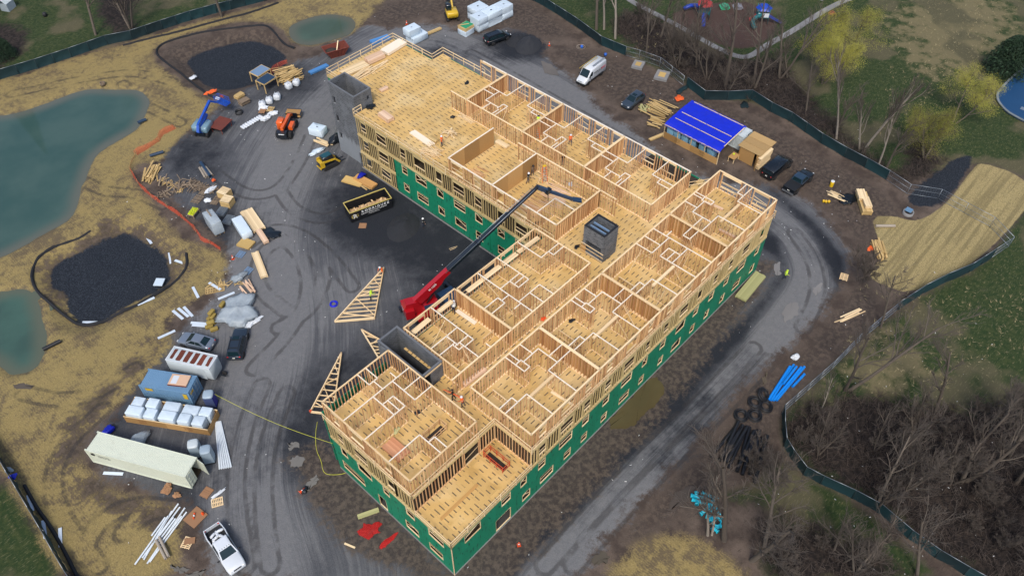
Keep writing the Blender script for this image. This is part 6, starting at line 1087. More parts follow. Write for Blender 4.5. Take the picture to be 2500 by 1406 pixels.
def wrapped(label, c, a, sz, z0=.0, m=None, group='white wrapped pallets', pallet=True, pw=.13):
    T = thing('wrapped_pallet', label, 'wrapped pallet', (c[0], c[1], z0), a, group)
    if pallet:
        for k in (-1, 0, 1): bx('pallet_bearer', M_STAKE, (0, k * sz[1] * .4, .05), (sz[0] * .95, .1, .1), T)
        for k in range(5): bx('pallet_slat', M_STAKE, (-sz[0] * .42 + k * sz[0] * .21, 0, .115), (.1, sz[1] * .95, .03), T)
    b = MB(); b.blob((0, 0, .13 + sz[2] / 2), (sz[0] / 2, sz[1] / 2, sz[2] / 2), 16, 10, .025, pw=pw); b.build('wrapped_load', m or M_WRAP, T); return T
ORD = ('first', 'second', 'third', 'fourth', 'fifth', 'sixth', 'seventh', 'eighth', 'ninth', 'tenth', 'eleventh', 'twelfth')
for r_, (xs, y) in enumerate((((-4.1, -2.3, .0, 2.3, 4.1), .65), ((-3.9, -2.0, .1, 2.1, 3.8), -.62))):
    for i, x in enumerate(xs):
        q = BN.matrix_basis @ Vector((x, y, 0)); wl = (1.9 if (i, r_) in ((2, 0), (3, 0), (0, 1), (2, 1)) else 1.35); wrapped('white wrapped pallet, %s along the %s row of the board bin' % (ORD[i], ('rear', 'front')[r_]), q, BN.rotation_euler.z + rnd.uniform(-.04, .04), (wl, 1.2, 1.55 + rnd.uniform(-.1, .1)))
def toilet(label, p, a, mr, mb_):
    T = thing('portable_toilet', label, 'portable toilet', p, a, 'portable toilets'); bx('toilet_base', M_PLASTIC, (0, 0, .08), (1.15, 1.15, .16), T)
    for s in (-1, 1): bx('toilet_wall', mb_, (0, s * .52, 1.1), (1.04, .05, 1.95), T)
    bx('toilet_wall', mb_, (-.52, 0, 1.1), (.05, .99, 1.95), T); D = bx('toilet_door', mat('toilet_door_blue', (.010, .012, .26), .5) if mr is M_TOILB else mb_, (.53, 0, 1.05), (.05, .86, 1.85), T)
    b = MB(); b.blob((0, 0, 2.08), (.60, .60, .26), 14, 8, 0, flat=2.05, pw=.5); b.build('toilet_roof', M_TOIL if mr is M_TOILB else mr, T); b = MB(); b.tube([(-.35, .3, 2.1), (-.35, .3, 2.5)], .05, 8); b.build('vent_pipe', M_TOIL, T)
    for k in range(3): bx('roof_rib', mr if mr is not M_TOILB else M_TOIL, (-.2 + k * .2, 0, 2.30), (.05, .8, .04), T)
toilet('grey portable toilet with a bright blue door beside the blue container', (-4.90,34.99), -.75, M_TOILB, mat('toilet_wall_blue', (.05, .07, .16), .5)); toilet('pale grey portable toilet nearer the cream container side', (-9.72,30.65), -.6, M_WSTEEL, M_TOIL); toilet('grey portable toilet behind the swung container door', (-9.21,29.03), -.6, M_TOIL, M_TOIL)
# tarp shed, hut
M_TARP = mat('blue_tarp', (.004, .014, .42), .4, var=.45, scale=1.6, bump=.9, col2=(.006, .022, .5))
WC = container('storage_container', 'white storage container half under the blue tarp', (76.1, 20.2, -math.pi / 2, 10.5), 10.6, 2.44, 2.6, M_WSTEEL, True, .1)
SH = thing('tarp_shed', 'lean to shed with a bright blue tarp roof and board walls', 'shed', (71, 15.6, 0)); b = MB(); vs = []; K, J = 26, 16
for i in range(K + 1):
    for j in range(J + 1):
        u, v = i / K, j / J; x = .0 + 7.2 * v; y = .2 + 10.0 * u; z = 2.55 + .55 * math.sin(min(1, v * 1.1) * math.pi / 2) + .06 * math.sin(u * 21 + 3 * v) * math.sin(v * 9) + rnd.uniform(-.05, .05)
        if j == 0: z -= .25
        vs.append((x, y, z))
b.add(vs, [(i * (J + 1) + j, (i + 1) * (J + 1) + j, (i + 1) * (J + 1) + j + 1, i * (J + 1) + j + 1) for i in range(K) for j in range(J)], smooth=True); b.build('tarp_roof', M_TARP, SH)
for k, x in enumerate((1.9, 3.6, 6.9)):
    for y0_, y1_ in ((.6, 5.0), (5.1, 9.6)): brd('batten', M_LUM, (x, y0_, 2.63 + .55 * math.sin(min(1, x / 7.2 * 1.1) * math.pi / 2)), (x, y1_, 2.63 + .55 * math.sin(min(1, x / 7.2 * 1.1) * math.pi / 2)), .10, .05, SH)
brd('batten', M_LUM, (1.2, .25, 2.8), (6.6, .25, 3.2), .12, .05, SH); brd('eave_beam', M_LUM, (.1, .2, 2.3), (.1, 10.2, 2.3), .1, .18, SH)
for k in range(5): bx('shed_post', M_LUM, (.1, .3 + k * 2.45, 1.15), (.1, .1, 2.3), SH)
for k in range(4): bx('board_wall', M_OSB, (-.02, .3 + 2.42 * (k + .5), .6), (.03, 2.4, 1.15), SH)
for y in (7.4, 2.9):
    scrawl(SH, M_INK, (-.042, y, .9), math.pi / 2, 1.1, 3, .13)
for i, y in enumerate((9.3, 8.0, 6.6, 5.2, 3.4, 1.9)): wrapped('blue wrapped pallet, %s from the open end of the tarp shed' % ORD[i], (72.0, 15.6 + y), rnd.uniform(-.1, .1), (1.25, 1.15, 1.65), .05, M_BWRAP, 'blue wrapped pallets under the tarp')
HT = thing('board_hut', 'small hut of brown boards with a flat board roof and open door', 'hut', (76.2, 12.7, 0))
for (c, sz) in (((-1.9, .3, 1.2), (.04, 2.4, 2.4)), ((2.1, 0, 1.2), (.04, 3.2, 2.4)), ((.1, 1.6, 1.2), (4.0, .04, 2.4)), ((.1, -1.6, 1.2), (4.0, .04, 2.4)), ((-1.9, -1.45, 1.2), (.05, .3, 2.4))): bx('board_wall', M_OSB, c, sz, HT)
for k in range(3): bx('roof_sheet', mat('roof_osb', (.42, .27, .11), .8, var=.35, scale=12), (-.9 + k * 1.5 - .4, 0, 2.5 + .03 * k), (1.49, 3.9, .03), HT)
D = obj('door', None, HT, (-1.95, -1.3, 0), 2.2); bx('door_leaf', M_OSB, (.0, .45, 1.1), (.04, .9, 2.1), D)
for k in range(8): bx('shelf_board', M_LUM, (-.5 + rnd.uniform(-.2, .2), -1.95, .25 + k * .27), (3.4, .55, .07), HT)
TB = thing('work_table', 'small board table with tools between the container and the hut', 'table', (73.6, 14.6, 0)); bx('table_top', M_OSB, (0, 0, .85), (1.6, 1.1, .05), TB)
for x in (-.7, .7):
    for y in (-.45, .45): bx('leg', M_LUM, (x, y, .42), (.09, .09, .84), TB)
b = MB(); b.blob((.2, .2, 1.0), (.2, .15, .1), 8, 5, .3); one(b, 'safety_vest', mat('hivis_yellow', (.55, .72, .02), .7), 'yellow vest crumpled on the board table', 'vest', (73.6, 14.6, 0))
# ================================================================ timber
def bundle(label, A_, nw, nh, bw=.19, bh=.09, z0=.1, m=None, L=None, name='lumber_stack', group='lumber stacks', gap=.006, rise=None):
    cx, cy, a, l = A_; L = L or l; T = thing(name, label, 'lumber', (cx, cy, z0), a, group); m = m or M_LUM
    for k in (-.35, .35): bx('bearer', M_STAKE, (k * L, 0, -.05), (.1, nw * bw, .09), T)
    for j in range(nh):
        for i in range(nw):
            if 0 < i < nw - 1 and j < nh - 1: continue
            bx('board', m, (rnd.uniform(-.05, .05), (i - (nw - 1) / 2) * bw, bh * (j + .5)), (L - rnd.uniform(0, .12), bw - gap, bh - gap), T)
    if nw > 2 and nh > 1: bx('core', m, (0, 0, bh * (nh - 1) / 2), (L - .15, (nw - 2) * bw, bh * (nh - 1) - .01), T)
    return T
def pile(label, p, n, L, spread, a, z0=0.0, m=None, aj=.2, bw=.14, name='timber_pile', group='loose timber', h=.4, cat='lumber', bh=.04):
    T = thing(name, label, cat, (p[0], p[1], z0), 0, group); rg = random.Random(len(label) * 13 + n)
    for k in range(n):
        aa = a + rg.gauss(0, aj); l = L * rg.uniform(.6, 1.0); o = rg.gauss(0, spread); s = rg.gauss(0, L * .07); c = Vector((-math.sin(a) * o + math.cos(a) * s, math.cos(a) * o + math.sin(a) * s, bh * .6 + h * k / n)); d = Vector((math.cos(aa), math.sin(aa), rg.uniform(-.05, .05))) * l / 2
        brd('board', m or rg.choice((M_LUM, M_LUM, M_PLATE)), c - d, c + d, bw * rg.uniform(.6, 1.4), bh, T)
    return T
M_GREYW = mat('weathered_wood', (.16, .12, .085), .9, var=.4, col2=(.24, .18, .12)); M_OLIVE = mat('treated_wood', (.33, .33, .14), .85, var=.25, col2=(.42, .40, .19)); M_BLUEST = mat('blue_steel', (.07, .22, .48), .45, var=.25); M_TANL = mat('tan_lumber', (.46, .31, .12), .8, var=.3, col2=(.56, .40, .18)); M_PINKL = mat('pink_lumber', (.66, .44, .29), .75, var=.2, col2=(.72, .52, .36))
def zA(t, z): return t
# on the deck
bundle('pale lumber bundle at the far corner of the deck', (49.68,62.90,0.060,4.12), 9, 5, z0=Z4 + .12, m=M_WHITE); bundle('pink ended lumber bundle in front of the pale one on the deck', (45.69,62.74,-0.107,3.02), 7, 7, z0=Z4 + .12, m=M_PINKL); bundle('long low lumber bundle beside the block tower top', (41.88,63.06,-0.130,4.35), 9, 3, z0=Z4 + .1, m=M_LUM); pile('loose planks spilled beside the long deck bundle', (41.30,61.01), 14, 5.0, .55, (42.16,61.52,0.046,5.84)[2], Z4 + .02, aj=.1, h=.25); pile('long thin planks next to the pink ended bundle', (44.58,61.08), 9, 4.5, .35, (45.06,61.14,-0.005,4.89)[2], Z4 + .02, aj=.06, h=.15, bw=.08)
bundle('short lumber bundle in the middle of the empty deck', (41.39,55.84,-0.077,1.34), 3, 4, z0=Z4 + .05, m=M_PINKL); bundle('pale lumber bundle near the tower edge of the deck', (37.12,50.52,-1.638,2.34), 6, 6, z0=Z4 + .1, m=M_PINKL); pile('teepee of leaning offcuts beside the orange vested worker', (40.57,41.29), 14, 1.9, .5, .4, Z4 + .02, aj=1.2, h=.7); bundle('long white boards lying on the deck edge', (37.38,43.41,-1.614,4.29), 5, 2, z0=Z4 + .05, m=M_WHITE); pile('tangle of thin strips at the deck edge', (36.36,40.39), 46, 3.2, .55, (36.39,40.24,-1.508,4.12)[2], Z4 + .02, aj=.28, h=.35, bw=.05); bundle('stacked wooden blocks next to the worker in the orange vest', (38.25,42.02,-1.524,1.39), 4, 4, z0=Z4 + .05, m=M_TANL); pile('scrap strips along the first room wall', (44.80,42.15), 14, 3.0, .3, (44.76,41.94,-1.597,5.41)[2], Z4 + .02, aj=.15, h=.15, bw=.06)
pile('reddish studs lying in the roofless corner room', (37.28,32.80), 14, 2.6, .35, (37.75,32.89,-1.557,2.97)[2], Z4 + .02, m=M_STUD, h=.2); bundle('low lumber stack along the corridor by the corner room', (43.85,34.47,-1.527,2.05), 4, 3, z0=Z4 + .05, m=M_LUM); pile('framed wall lying flat in the crane room', (41.33,22.48), 26, 4.0, 1.2, (41.33,22.50,-1.401,4.88)[2], Z4 + .02, aj=.05, h=.06, m=M_PINKL, bw=.09); pile('second flat wall frame under the crane boom', (37.31,23.45), 26, 4.0, 1.0, (37.11,23.14,-1.544,5.74)[2], Z4 + .02, aj=.05, h=.12, m=M_STUD, bw=.09); pile('short strips under the step ladder', (42.36,25.46), 8, 1.6, .5, .6, Z4 + .02, aj=.5, h=.08, bw=.07)
bundle('red brown studs stacked in the corner room by the terrace', (2.33,9.80,-1.558,2.53), 7, 3, z0=Z4 + .08, m=mat('red_stud', (.52, .20, .09), .75, var=.25, col2=(.66, .34, .18)), bw=.22); bundle('white faced beam leaning by the room next to the crane', (18.99,16.68,-1.539,2.99), 3, 1, .16, .1, z0=Z4 + .05, m=M_WHITE); bundle('long planks stacked in the corridor behind the carried ladder', (13.69,10.21,-0.087,3.11), 3, 3, .2, .1, z0=Z4 + .05, m=M_PINKL); brd_ = bundle('orange plank lying along the terrace', (3.71,2.64,-0.005,5.11), 2, 1, .16, .06, z0=Z3 + .03, m=mat('orange_plank', (.55, .31, .10), .75, var=.2)); bundle('board lying on the floor of the last room by the long facade', (17.99,1.78,-1.463,2.80), 2, 1, .15, .06, z0=Z4 + .03); bundle('boxed beam in the room at the far end', (52.94,6.48,-1.430,2.54), 2, 2, .16, .12, z0=Z4 + .05, m=M_PINKL); bundle('long board in the room with the red guard frame', (49.86,2.52,-1.508,2.26), 2, 2, .16, .12, z0=Z4 + .05, m=M_PINKL)
for nm, q in (('second', (17.32,18.17,3.139,2.24)), ('third', (23.23,17.92,3.131,5.40)), ('fourth', (27.39,17.83,3.137,2.49)), ('first', (13.74,18.10,-3.095,2.58)), ('fifth', (30.59,17.78,3.106,3.59))): bundle('pale wide plank laid inside the courtyard wall, %s from the crane' % nm, q, 3, 1, .2, .06, z0=11.72, m=M_LUM)
# on the ground
bundle('tall lumber stack beside the round riser at the right bend', (77.57,-4.61,-2.462,4.31), 7, 8, z0=.15, m=M_TANL, bw=.2); bundle('upper lumber bundle resting on the tall stack', (78.13,-3.71,-2.453,2.09), 6, 5, z0=.95, m=M_LUM); bundle('short lumber bundle on the tall stack end', (77.17,-5.02,-2.411,2.14), 5, 5, z0=.95, m=M_LUM)
pile('tarp wrapped studs beside the yellow drum', (76.93,-1.31), 16, 3.2, .5, (77.09,-1.22,-1.547,3.21)[2], .1, m=M_LUM, aj=.06, h=.25); pile('yellow posts stacked at the edge of the straw blanket', (70.67,-10.36), 26, 3.6, .45, (70.70,-10.40,-2.404,5.05)[2], .05, m=M_TANL, aj=.06, h=.5, bw=.18, bh=.1); bundle('olive treated lumber along the long green facade', (53.06,-1.19,0.062,5.53), 8, 4, z0=.1, m=M_OLIVE); pile('two pale planks on the dirt below the straw blanket', (57.79,-13.06), 5, 4.2, .25, (57.89,-13.00,-0.326,5.22)[2], .0, aj=.05, h=.1, bw=.2); pile('wide lumber planks left of the tarp shed', (76.42,30.29), 26, 4.6, .9, (76.24,30.19,-1.569,6.48)[2], .05, m=M_TANL, aj=.08, h=.55, bw=.2); pile('shorter timber pile in front of the lumber planks', (73.17,28.73), 14, 2.6, .6, (73.10,28.50,-1.393,3.95)[2], .05, m=M_TANL, aj=.15, h=.4, bw=.25); pile('small broken boards beside the dark hatchback', (74.72,32.14), 9, 2.0, .4, .9, .05, m=M_OLIVE, aj=.3, h=.3, bw=.2); bundle('short lumber bundle in front of the tarp shed', (70.26,26.34,-0.274,2.90), 3, 2, z0=.05, m=M_TANL)
bundle('yellow board bundle on spacers by the wrapped white blocks', (67.13,73.83,-0.151,4.12), 3, 3, z0=.2, m=M_TANL); pile('big heap of loose tan boards by the water tables', (41.35,81.72), 60, 4.2, 1.1, (41.12,82.46,-0.145,8.55)[2], .05, m=M_TANL, aj=.22, h=.9, bw=.2); pile('weathered board heap inside the orange net', (12.28,76.70), 20, 4.0, .5, (12.30,76.72,0.642,4.68)[2], .05, aj=.16, h=.6, bw=.25, m=M_TANL); bundle('wide orange lumber stack by the black sheet', (16.44,56.96,-1.796,4.84), 9, 4, z0=.15, m=M_LUM, bw=.2); bundle('narrow lumber stack beside the black sheet', (15.40,53.22,-1.806,2.89), 4, 5, z0=.2, m=M_PINKL); bundle('long pale lumber stack at the edge of the haul road', (12.00,49.22,-1.947,5.01), 5, 4, z0=.1, m=M_LUM, bw=.2); pile('orange studs sticking out from the plastic heap', (8.47,46.74), 10, 2.6, .4, (8.43,46.74,-1.661,2.60)[2], .4, m=M_PINKL, aj=.25, h=.4); bundle('orange square timbers by the skip', (32.52,51.61,-1.460,3.85), 4, 2, .3, .2, z0=.1, m=mat('orange_timber', (.55, .30, .10), .75, var=.2)); pile('tan planks under the orange timbers', (32.39,51.67), 9, 3.6, .45, (32.38,51.45,-1.523,5.67)[2], .02, m=M_TANL, aj=.08, h=.2, bw=.2); bundle('plank lying on the mud by the red mesh', (-1.60,11.31,-0.449,2.39), 2, 1, .28, .08, z0=.05, m=M_OLIVE); bundle('short plank near the bottom edge by the red mesh', (-5.22,10.04,-1.223,1.25), 1, 1, .2, .08, z0=.05, m=M_LUM); pile('two thin sticks lying in the courtyard', (31.72,32.59), 2, 1.4, .15, (31.85,32.68,-0.306,1.57)[2], .03, aj=.08, h=.03, bw=.06); pile('burnt pallets and boards in the rubbish yard', (14.26,70.48), 34, 2.4, 2.2, .5, .03, m=M_GREYW, aj=1.3, h=.35, bw=.14); pile('charred boards at the net side of the rubbish yard', (11.89,71.07), 24, 2.2, 1.6, 1.4, .03, m=M_GREYW, aj=1.2, h=.3, bw=.12); pile('pale planks across a spill of blue film near the tower', (34.11,63.36), 8, 3.2, .3, (34.04,63.44,-1.375,3.85)[2], .3, m=M_LUM, aj=.12, h=.25, bw=.2)
pile('scattered offcuts round the brown pallets of the rubbish yard', (15.68,68.92), 22, 1.8, 1.6, .3, .03, m=M_GREYW, aj=1.4, h=.25, bw=.12); pile('mixed scrap boards between the plastic heap and the lumber', (7.27,49.42), 16, 1.8, 1.2, .9, .03, m=M_TANL, aj=1.2, h=.2, bw=.10); pile('broken tan boards beside the weathered heap', (12.72,73.50), 14, 1.8, 1.0, .2, .03, m=M_TANL, aj=1.0, h=.2, bw=.10)
bundle('blue steel studs heaped beyond the deck corner', (46.19,79.73,-0.103,3.69), 9, 3, .1, .1, z0=.05, m=M_BLUEST); bundle('blue steel joists under the deck end rail', (59.23,78.79,-0.252,3.65), 8, 4, .14, .12, z0=.05, m=M_BLUEST)
def sheets(label, A_, w_, n, z0=.05, m=None, off=.25, name='board_stack'):
    T = thing(name, label, 'boards', (A_[0], A_[1], z0), A_[2], 'stacks of boards')
    for k in range(n): o = bx('board', m or M_OSB, (rnd.uniform(-off, off) * .5, rnd.uniform(-off, off) * .4, .03 + .06 * k), (A_[3], w_, .05), T); o.rotation_euler.z = rnd.uniform(-.05, .05)
    return T
M_YSH = mat('yellow_osb', (.50, .34, .12), .8, var=.35, scale=12)
sheets('loose board sheets on the ground by the skip', (31.45,53.11,-1.244,3.16), 1.3, 4, m=M_YSH); sheets('white edged board stack by the blue mat', (13.09,54.02,-1.229,2.02), 1.6, 5, m=M_YSH); sheets('single brown board lying in front of the skip', (26.31,44.99,-0.828,1.03), 1.0, 1, m=M_CARD); sheets('yellow board stack beside the water tables', (32.34,82.94,0.155,1.36), 1.0, 12, m=M_TANL); sheets('grey board stack beside the yellow one', (32.04,81.10,-0.030,1.56), 1.1, 12, m=M_GREYW)
# roof trusses lying on the ground
def truss(label, a, c, d, rungs, z=.25):
    T = thing('roof_truss', label, 'truss', (a[0], a[1], z), 0, 'roof trusses'); A_, C_, D_ = Vector((0, 0, 0)), Vector((c[0] - a[0], c[1] - a[1], 0)), Vector((d[0] - a[0], d[1] - a[1], 0))
    for p, q in ((A_, C_), (A_, D_), (C_, D_)): brd('chord', M_PLATE, p, q, .14, .30, T)
    for k in range(1, rungs): t_ = k / rungs; brd('rung', M_PLATE, A_.lerp(D_, t_), C_.lerp(D_, t_), .09, .14, T)
    brd('web', M_PLATE, A_.lerp(D_, .15), C_.lerp(D_, .02), .08, .16, T); brd('web', M_PLATE, C_.lerp(D_, .05), A_.lerp(D_, .42), .08, .17, T); brd('web', M_PLATE, A_.lerp(D_, .45), C_.lerp(D_, .58), .08, .18, T); brd('web', M_PLATE, C_.lerp(D_, .62), A_.lerp(D_, .78), .08, .17, T); return T
truss('triangular timber truss lying in the middle of the courtyard', (12.55,34.15), (16.30,30.87), (22.89,36.55), 13); truss('triangular timber truss leaning by the near corner of the rooms', (2.00,25.50), (3.54,23.33), (9.87,29.46), 11, .6); truss('triangular timber truss half hidden by the stair tower', (12.39,25.62), (14.91,23.98), (13.83,30.43), 4, .6)
bx('truss_flag', M_RED, (.05, .0, .1), (.25, .25, .25), [o for o in COL.objects if o.name.startswith('roof_truss')][1])
# ================================================================ wrapped blocks and bags
def block(label, c, a, sz, z0, m=None): 
    T = wrapped(label, c, a, sz, z0, m, 'white wrapped blocks', False, .06); return T
eA = (76.43,67.52,-0.078,6.51); u = Vector((math.cos(eA[2]), math.sin(eA[2]))); nn = Vector((-u.y, u.x)); base = Vector((72.99,67.58))
for i, (s0_, l) in enumerate(((0, 2.3), (2.35, 3.4), (5.8, 2.6))):
    for j in range(2): c = base + u * (s0_ + l / 2) + nn * 1.25; block('white wrapped block, %s of the long double stack, %s layer' % (('nearest', 'middle', 'farthest')[i], ('bottom', 'top')[j]), c, eA[2], (l, 2.4, 1.2), j * 1.22 - .05)
c0 = base + u * 3.2 + nn * 3.9
for j in range(2): block('white wrapped block behind the long double stack, %s layer' % ('bottom', 'top')[j], c0, eA[2], (3.0, 2.6, 1.2), j * 1.22 - .05)
T_ = block('half unwrapped block with tan sides and a green top', base + u * (-1.7) + nn * 1.6, eA[2] + .1, (2.3, 2.0, 1.0), -.05); bx('tan_boards', M_TANL, (0, 0, 1.35), (2.2, 1.9, .7), T_); bx('green_sheet', mat('green_sheet', (.02, .28, .13), .6), (.1, 0, 1.72), (2.0, 1.7, .03), T_); brd('plank', M_TANL, (-1.2, .9, 1.8), (.6, -.2, 1.8), .2, .05, T_)
qd = Vector((63.45,74.80)); block('white wrapped block behind the deck corner, upper one', qd, eA[2], (2.6, 1.9, 1.3), 1.1); block('white wrapped block behind the deck corner, lower one', qd + u * .6 - nn * .5, eA[2], (3.4, 2.2, 1.1), 0)
block('silver wrapped block beside the tower foot', (35.13,65.85), (34.98,65.72,-1.231,2.62)[2], (2.4, 1.6, 1.3), 0, M_WRAP); wrapped('white wrapped long stack beside the orange lumber', ((14.41,56.40,-1.801,4.91))[:2], (14.41,56.40,-1.801,4.91)[2], (4.0, 1.5, 1.1), .05); T_ = wrapped('tall torn film wrapped stack beside the bottle table', (12.11,59.72), (12.41,60.38,-1.746,4.15)[2], (3.2, 1.5, 2.2), 0, M_CLEAR, 'film wrapped stacks'); bx('timber', M_GREYW, (-.8, 0, 2.4), (1.6, .15, .15), T_)
M_BULK = mat('bulk_bag', (.58, .62, .66), .7, var=.2, scale=5, bump=.5)
for i, p in enumerate(((39.52,79.18), (40.97,78.98), (36.35,78.07), (34.87,78.18), (33.44,78.10))):
    T = thing('bulk_bag', 'white bulk bag, %s' % ('left of the pair by the board heap', 'right of the pair by the board heap', 'farthest of the three in a row by the water table', 'middle of the three in a row by the water table', 'nearest of the three in a row by the water table')[i], 'bag', p, rnd.random(), 'white bulk bags'); b = MB(); b.blob((0, 0, .5), (.58, .58, .55), 14, 9, .05, pw=.55); b.build('bag_body', M_BULK, T)
    b = MB(); b.lathe([(.30, 1.0), (.36, 1.08), (.22, 1.04), (.12, .92)], n=12, cap=False); b.build('bag_neck', M_BULK, T)
    for k in range(4): a = k * 1.57 + .78; b = MB(); b.tube([(.4 * math.cos(a), .4 * math.sin(a), .9), (.5 * math.cos(a), .5 * math.sin(a), 1.2), (.3 * math.cos(a + .6), .3 * math.sin(a + .6), 1.15)], .03, 5); b.build('loop', M_BULK, T)
def crumple(label, p, sz, m, name, cat, z0=.0, seed=1, jit=.35, group=None, a=0.0, n=16, k=9):
    b = MB(); film = 'sheet' in name or 'film' in name or 'tarp' in name
    if film: n, k = 30, 16
    b.blob((0, 0, sz[2] * .6), (sz[0] / 2, sz[1] / 2, sz[2] * .6), n, k, jit * (.55 if film else 1), rg=random.Random(seed), flat=.01, smooth=film)
    rg = random.Random(seed); ph = [rg.uniform(0, 6) for _ in range(6)]
    for i, (x, y, z) in enumerate(b.v):
        aa = math.atan2(y, x); f = 1 + .16 * math.sin(2 * aa + ph[0]) + .12 * math.sin(3 * aa + ph[1]) + .09 * math.sin(5 * aa + ph[2]) + .06 * math.sin(9 * aa + ph[3]); b.v[i] = (x * f, y * f, z * (1 + .25 * math.sin(x * 2.3 + ph[4]) * math.sin(y * 2.7 + ph[5])))
    return one(b, name, m, label, cat, (p[0], p[1], z0), a, group)
M_ORN = mat('orange_plastic', (.75, .12, .02), .6, var=.3, scale=5); M_BTARP = mat('black_sheet', (.006, .010, .015), .35, var=.4, scale=2, bump=.4); M_REDM = mat('red_mesh', (.50, .012, .01), .7, var=.3, alpha=.6)
T_ = None
for args in (('clear plastic sheeting thrown over the rubbish heap', (5.31,44.32), (5.4, 4.6, .95), M_CLEAR, 'plastic_sheet', 'plastic sheet', 0, 2, .22), ('white plastic scraps at the edge of the plastic heap', (5.37,41.77), (2.0, .9, .35), M_BAG, 'plastic_scrap', 'plastic', 0, 3, .45), ('crumpled clear film near the blue pallet', (8.82,49.35), (1.9, 1.3, .5), M_CLEAR, 'plastic_sheet', 'plastic sheet', 0, 4, .35), ('black sheet folded beside the narrow lumber stack', (16.58,53.17), (2.2, 2.6, .3), M_BTARP, 'black_sheet', 'tarp', 0, 5, .2), ('crumpled orange net on the mud by the tarp shed', (80.95,29.62), (1.8, 1.0, .35), M_ORN, 'orange_net', 'net', 0, 6, .4), ('crumpled orange net by the curled black sock', (29.86,87.66), (1.7, .9, .3), M_ORN, 'orange_net', 'net', 0, 7, .4), ('white and blue rag in the upper stone basin', (30.61,94.14), (1.1, .8, .3), M_BAG, 'plastic_scrap', 'plastic', -.5, 8, .4), ('red mesh roll spread on the mud', (-2.63,9.75), (1.9, 1.6, .1), M_REDM, 'red_mesh', 'mesh', 0, 9, .4), ('red mesh tail trailing over the mud', (-2.34,7.53), (2.2, .5, .05), M_REDM, 'red_mesh', 'mesh', 0, 10, .5), ('black tarp over the studs by the yellow drum', (77.17,-2.35), (2.4, 2.4, .35), M_BTARP, 'black_sheet', 'tarp', 0, 11, .3), ('blue film and bags by the tower foot', (32.22,62.48), (2.4, 1.0, .4), M_WRAP, 'plastic_sheet', 'plastic sheet', 0, 12, .4), ('black sheet lying against the tower foot', (35.93,62.41), (2.4, 2.0, .9), M_BTARP, 'black_sheet', 'tarp', 0, 13, .25), ('blue film bundle on the orange timbers', (32.87,52.78), (1.3, .9, .35), M_TARP, 'plastic_sheet', 'plastic sheet', .45, 14, .4), ('dark green tarp heap on the mud behind the tarp shed', (86.67,20.75), (1.8, 1.2, .12), M_FAB, 'green_tarp', 'tarp', 0, 15, .4), ('fallen green screen at the start of the shed fence', (83.11,30.64), (2.6, .9, .35), M_FAB, 'green_tarp', 'tarp', 0, 16, .35), ('orange scraps beside the yellow posts', (70.28,-9.48), (1.0, .7, .15), M_ORN, 'orange_net', 'net', 0, 17, .45), ('white plastic in the rubbish yard, upper heap', (16.19,67.04), (1.4, .8, .4), M_BAG, 'plastic_scrap', 'plastic', 0, 18, .45), ('white plastic in the rubbish yard, lower heap', (14.55,65.31), (1.0, .7, .4), M_BAG, 'plastic_scrap', 'plastic', 0, 19, .45), ('orange jacket on the pallet in the rubbish yard', (17.61,68.44), (.6, .5, .3), M_ORN, 'orange_jacket', 'jacket', .1, 20, .4), ('blue tarp bundle behind the cream container', (-14.94,40.44), (1.3, 1.0, .8), M_TARP, 'blue_tarp_bundle', 'tarp', 0, 21, .3), ('clear film over boxes behind the cream container', (-13.53,36.55), (2.8, 1.6, 1.0), M_CLEAR, 'plastic_sheet', 'plastic sheet', 0, 22, .3), ('brown paper sacks at the door end of the cream container', (-14.41,29.25), (1.3, 1.0, .5), M_CARD, 'paper_sack', 'sack', 0, 23, .3), ('small brown sack beside the larger paper sacks', (-14.10,27.91), (.8, .7, .4), M_CARD, 'paper_sack', 'sack', 0, 24, .3), ('white packing strip by the upright pallet', (-10.93,24.83), (1.5, .3, .2), M_BAG, 'plastic_scrap', 'plastic', 0, 25, .5), ('blue bag wedged at the lower left fence', (-24.96,42.87), (.9, .6, .5), M_TARP, 'blue_bag', 'bag', 0, 26, .3), ('clear bag beside the blue one at the lower left fence', (-24.87,43.95), (.7, .7, .4), M_CLEAR, 'clear_bag', 'bag', 0, 27, .3), ('black tarp scrap by the tipped cone', (-4.51,18.34), (.8, .7, .3), M_BTARP, 'black_sheet', 'tarp', 0, 28, .4), ('dark tool heap at the tower on the deck', (37.20,53.95), (1.3, .8, .5), M_BTARP, 'tool_heap', 'tools', Z4, 29, .5), ('white bag of dark scrap at the end of the blue pipes', (46.73,-11.35), (1.0, .8, .6), M_BAG, 'scrap_bag', 'bag', 0, 30, .25)):
    crumple(*args[:6], z0=args[6], seed=args[7], jit=args[8])
for i, (p, zz) in enumerate((((1.97,45.26), 0), ((1.39,45.11), 0), ((1.58,44.32), 0), ((1.75,45.21), .42), ((2.66,46.20), 0), ((2.29,46.29), 0), ((2.78,46.56), .42), ((4.56,46.84), .2))):
    b = MB(); b.blob((0, 0, .22), (.5, .25, .22), 12, 7, .05, pw=.25); one(b, 'straw_bale', mat('straw_bale', (.30, .22, .055), .95, var=.3, scale=9, bump=.6), 'straw bale, %s in the stack beside the silver sedan' % ORD[i], 'straw bale', (p[0], p[1], zz), rnd.uniform(-.5, .5), 'straw bales')
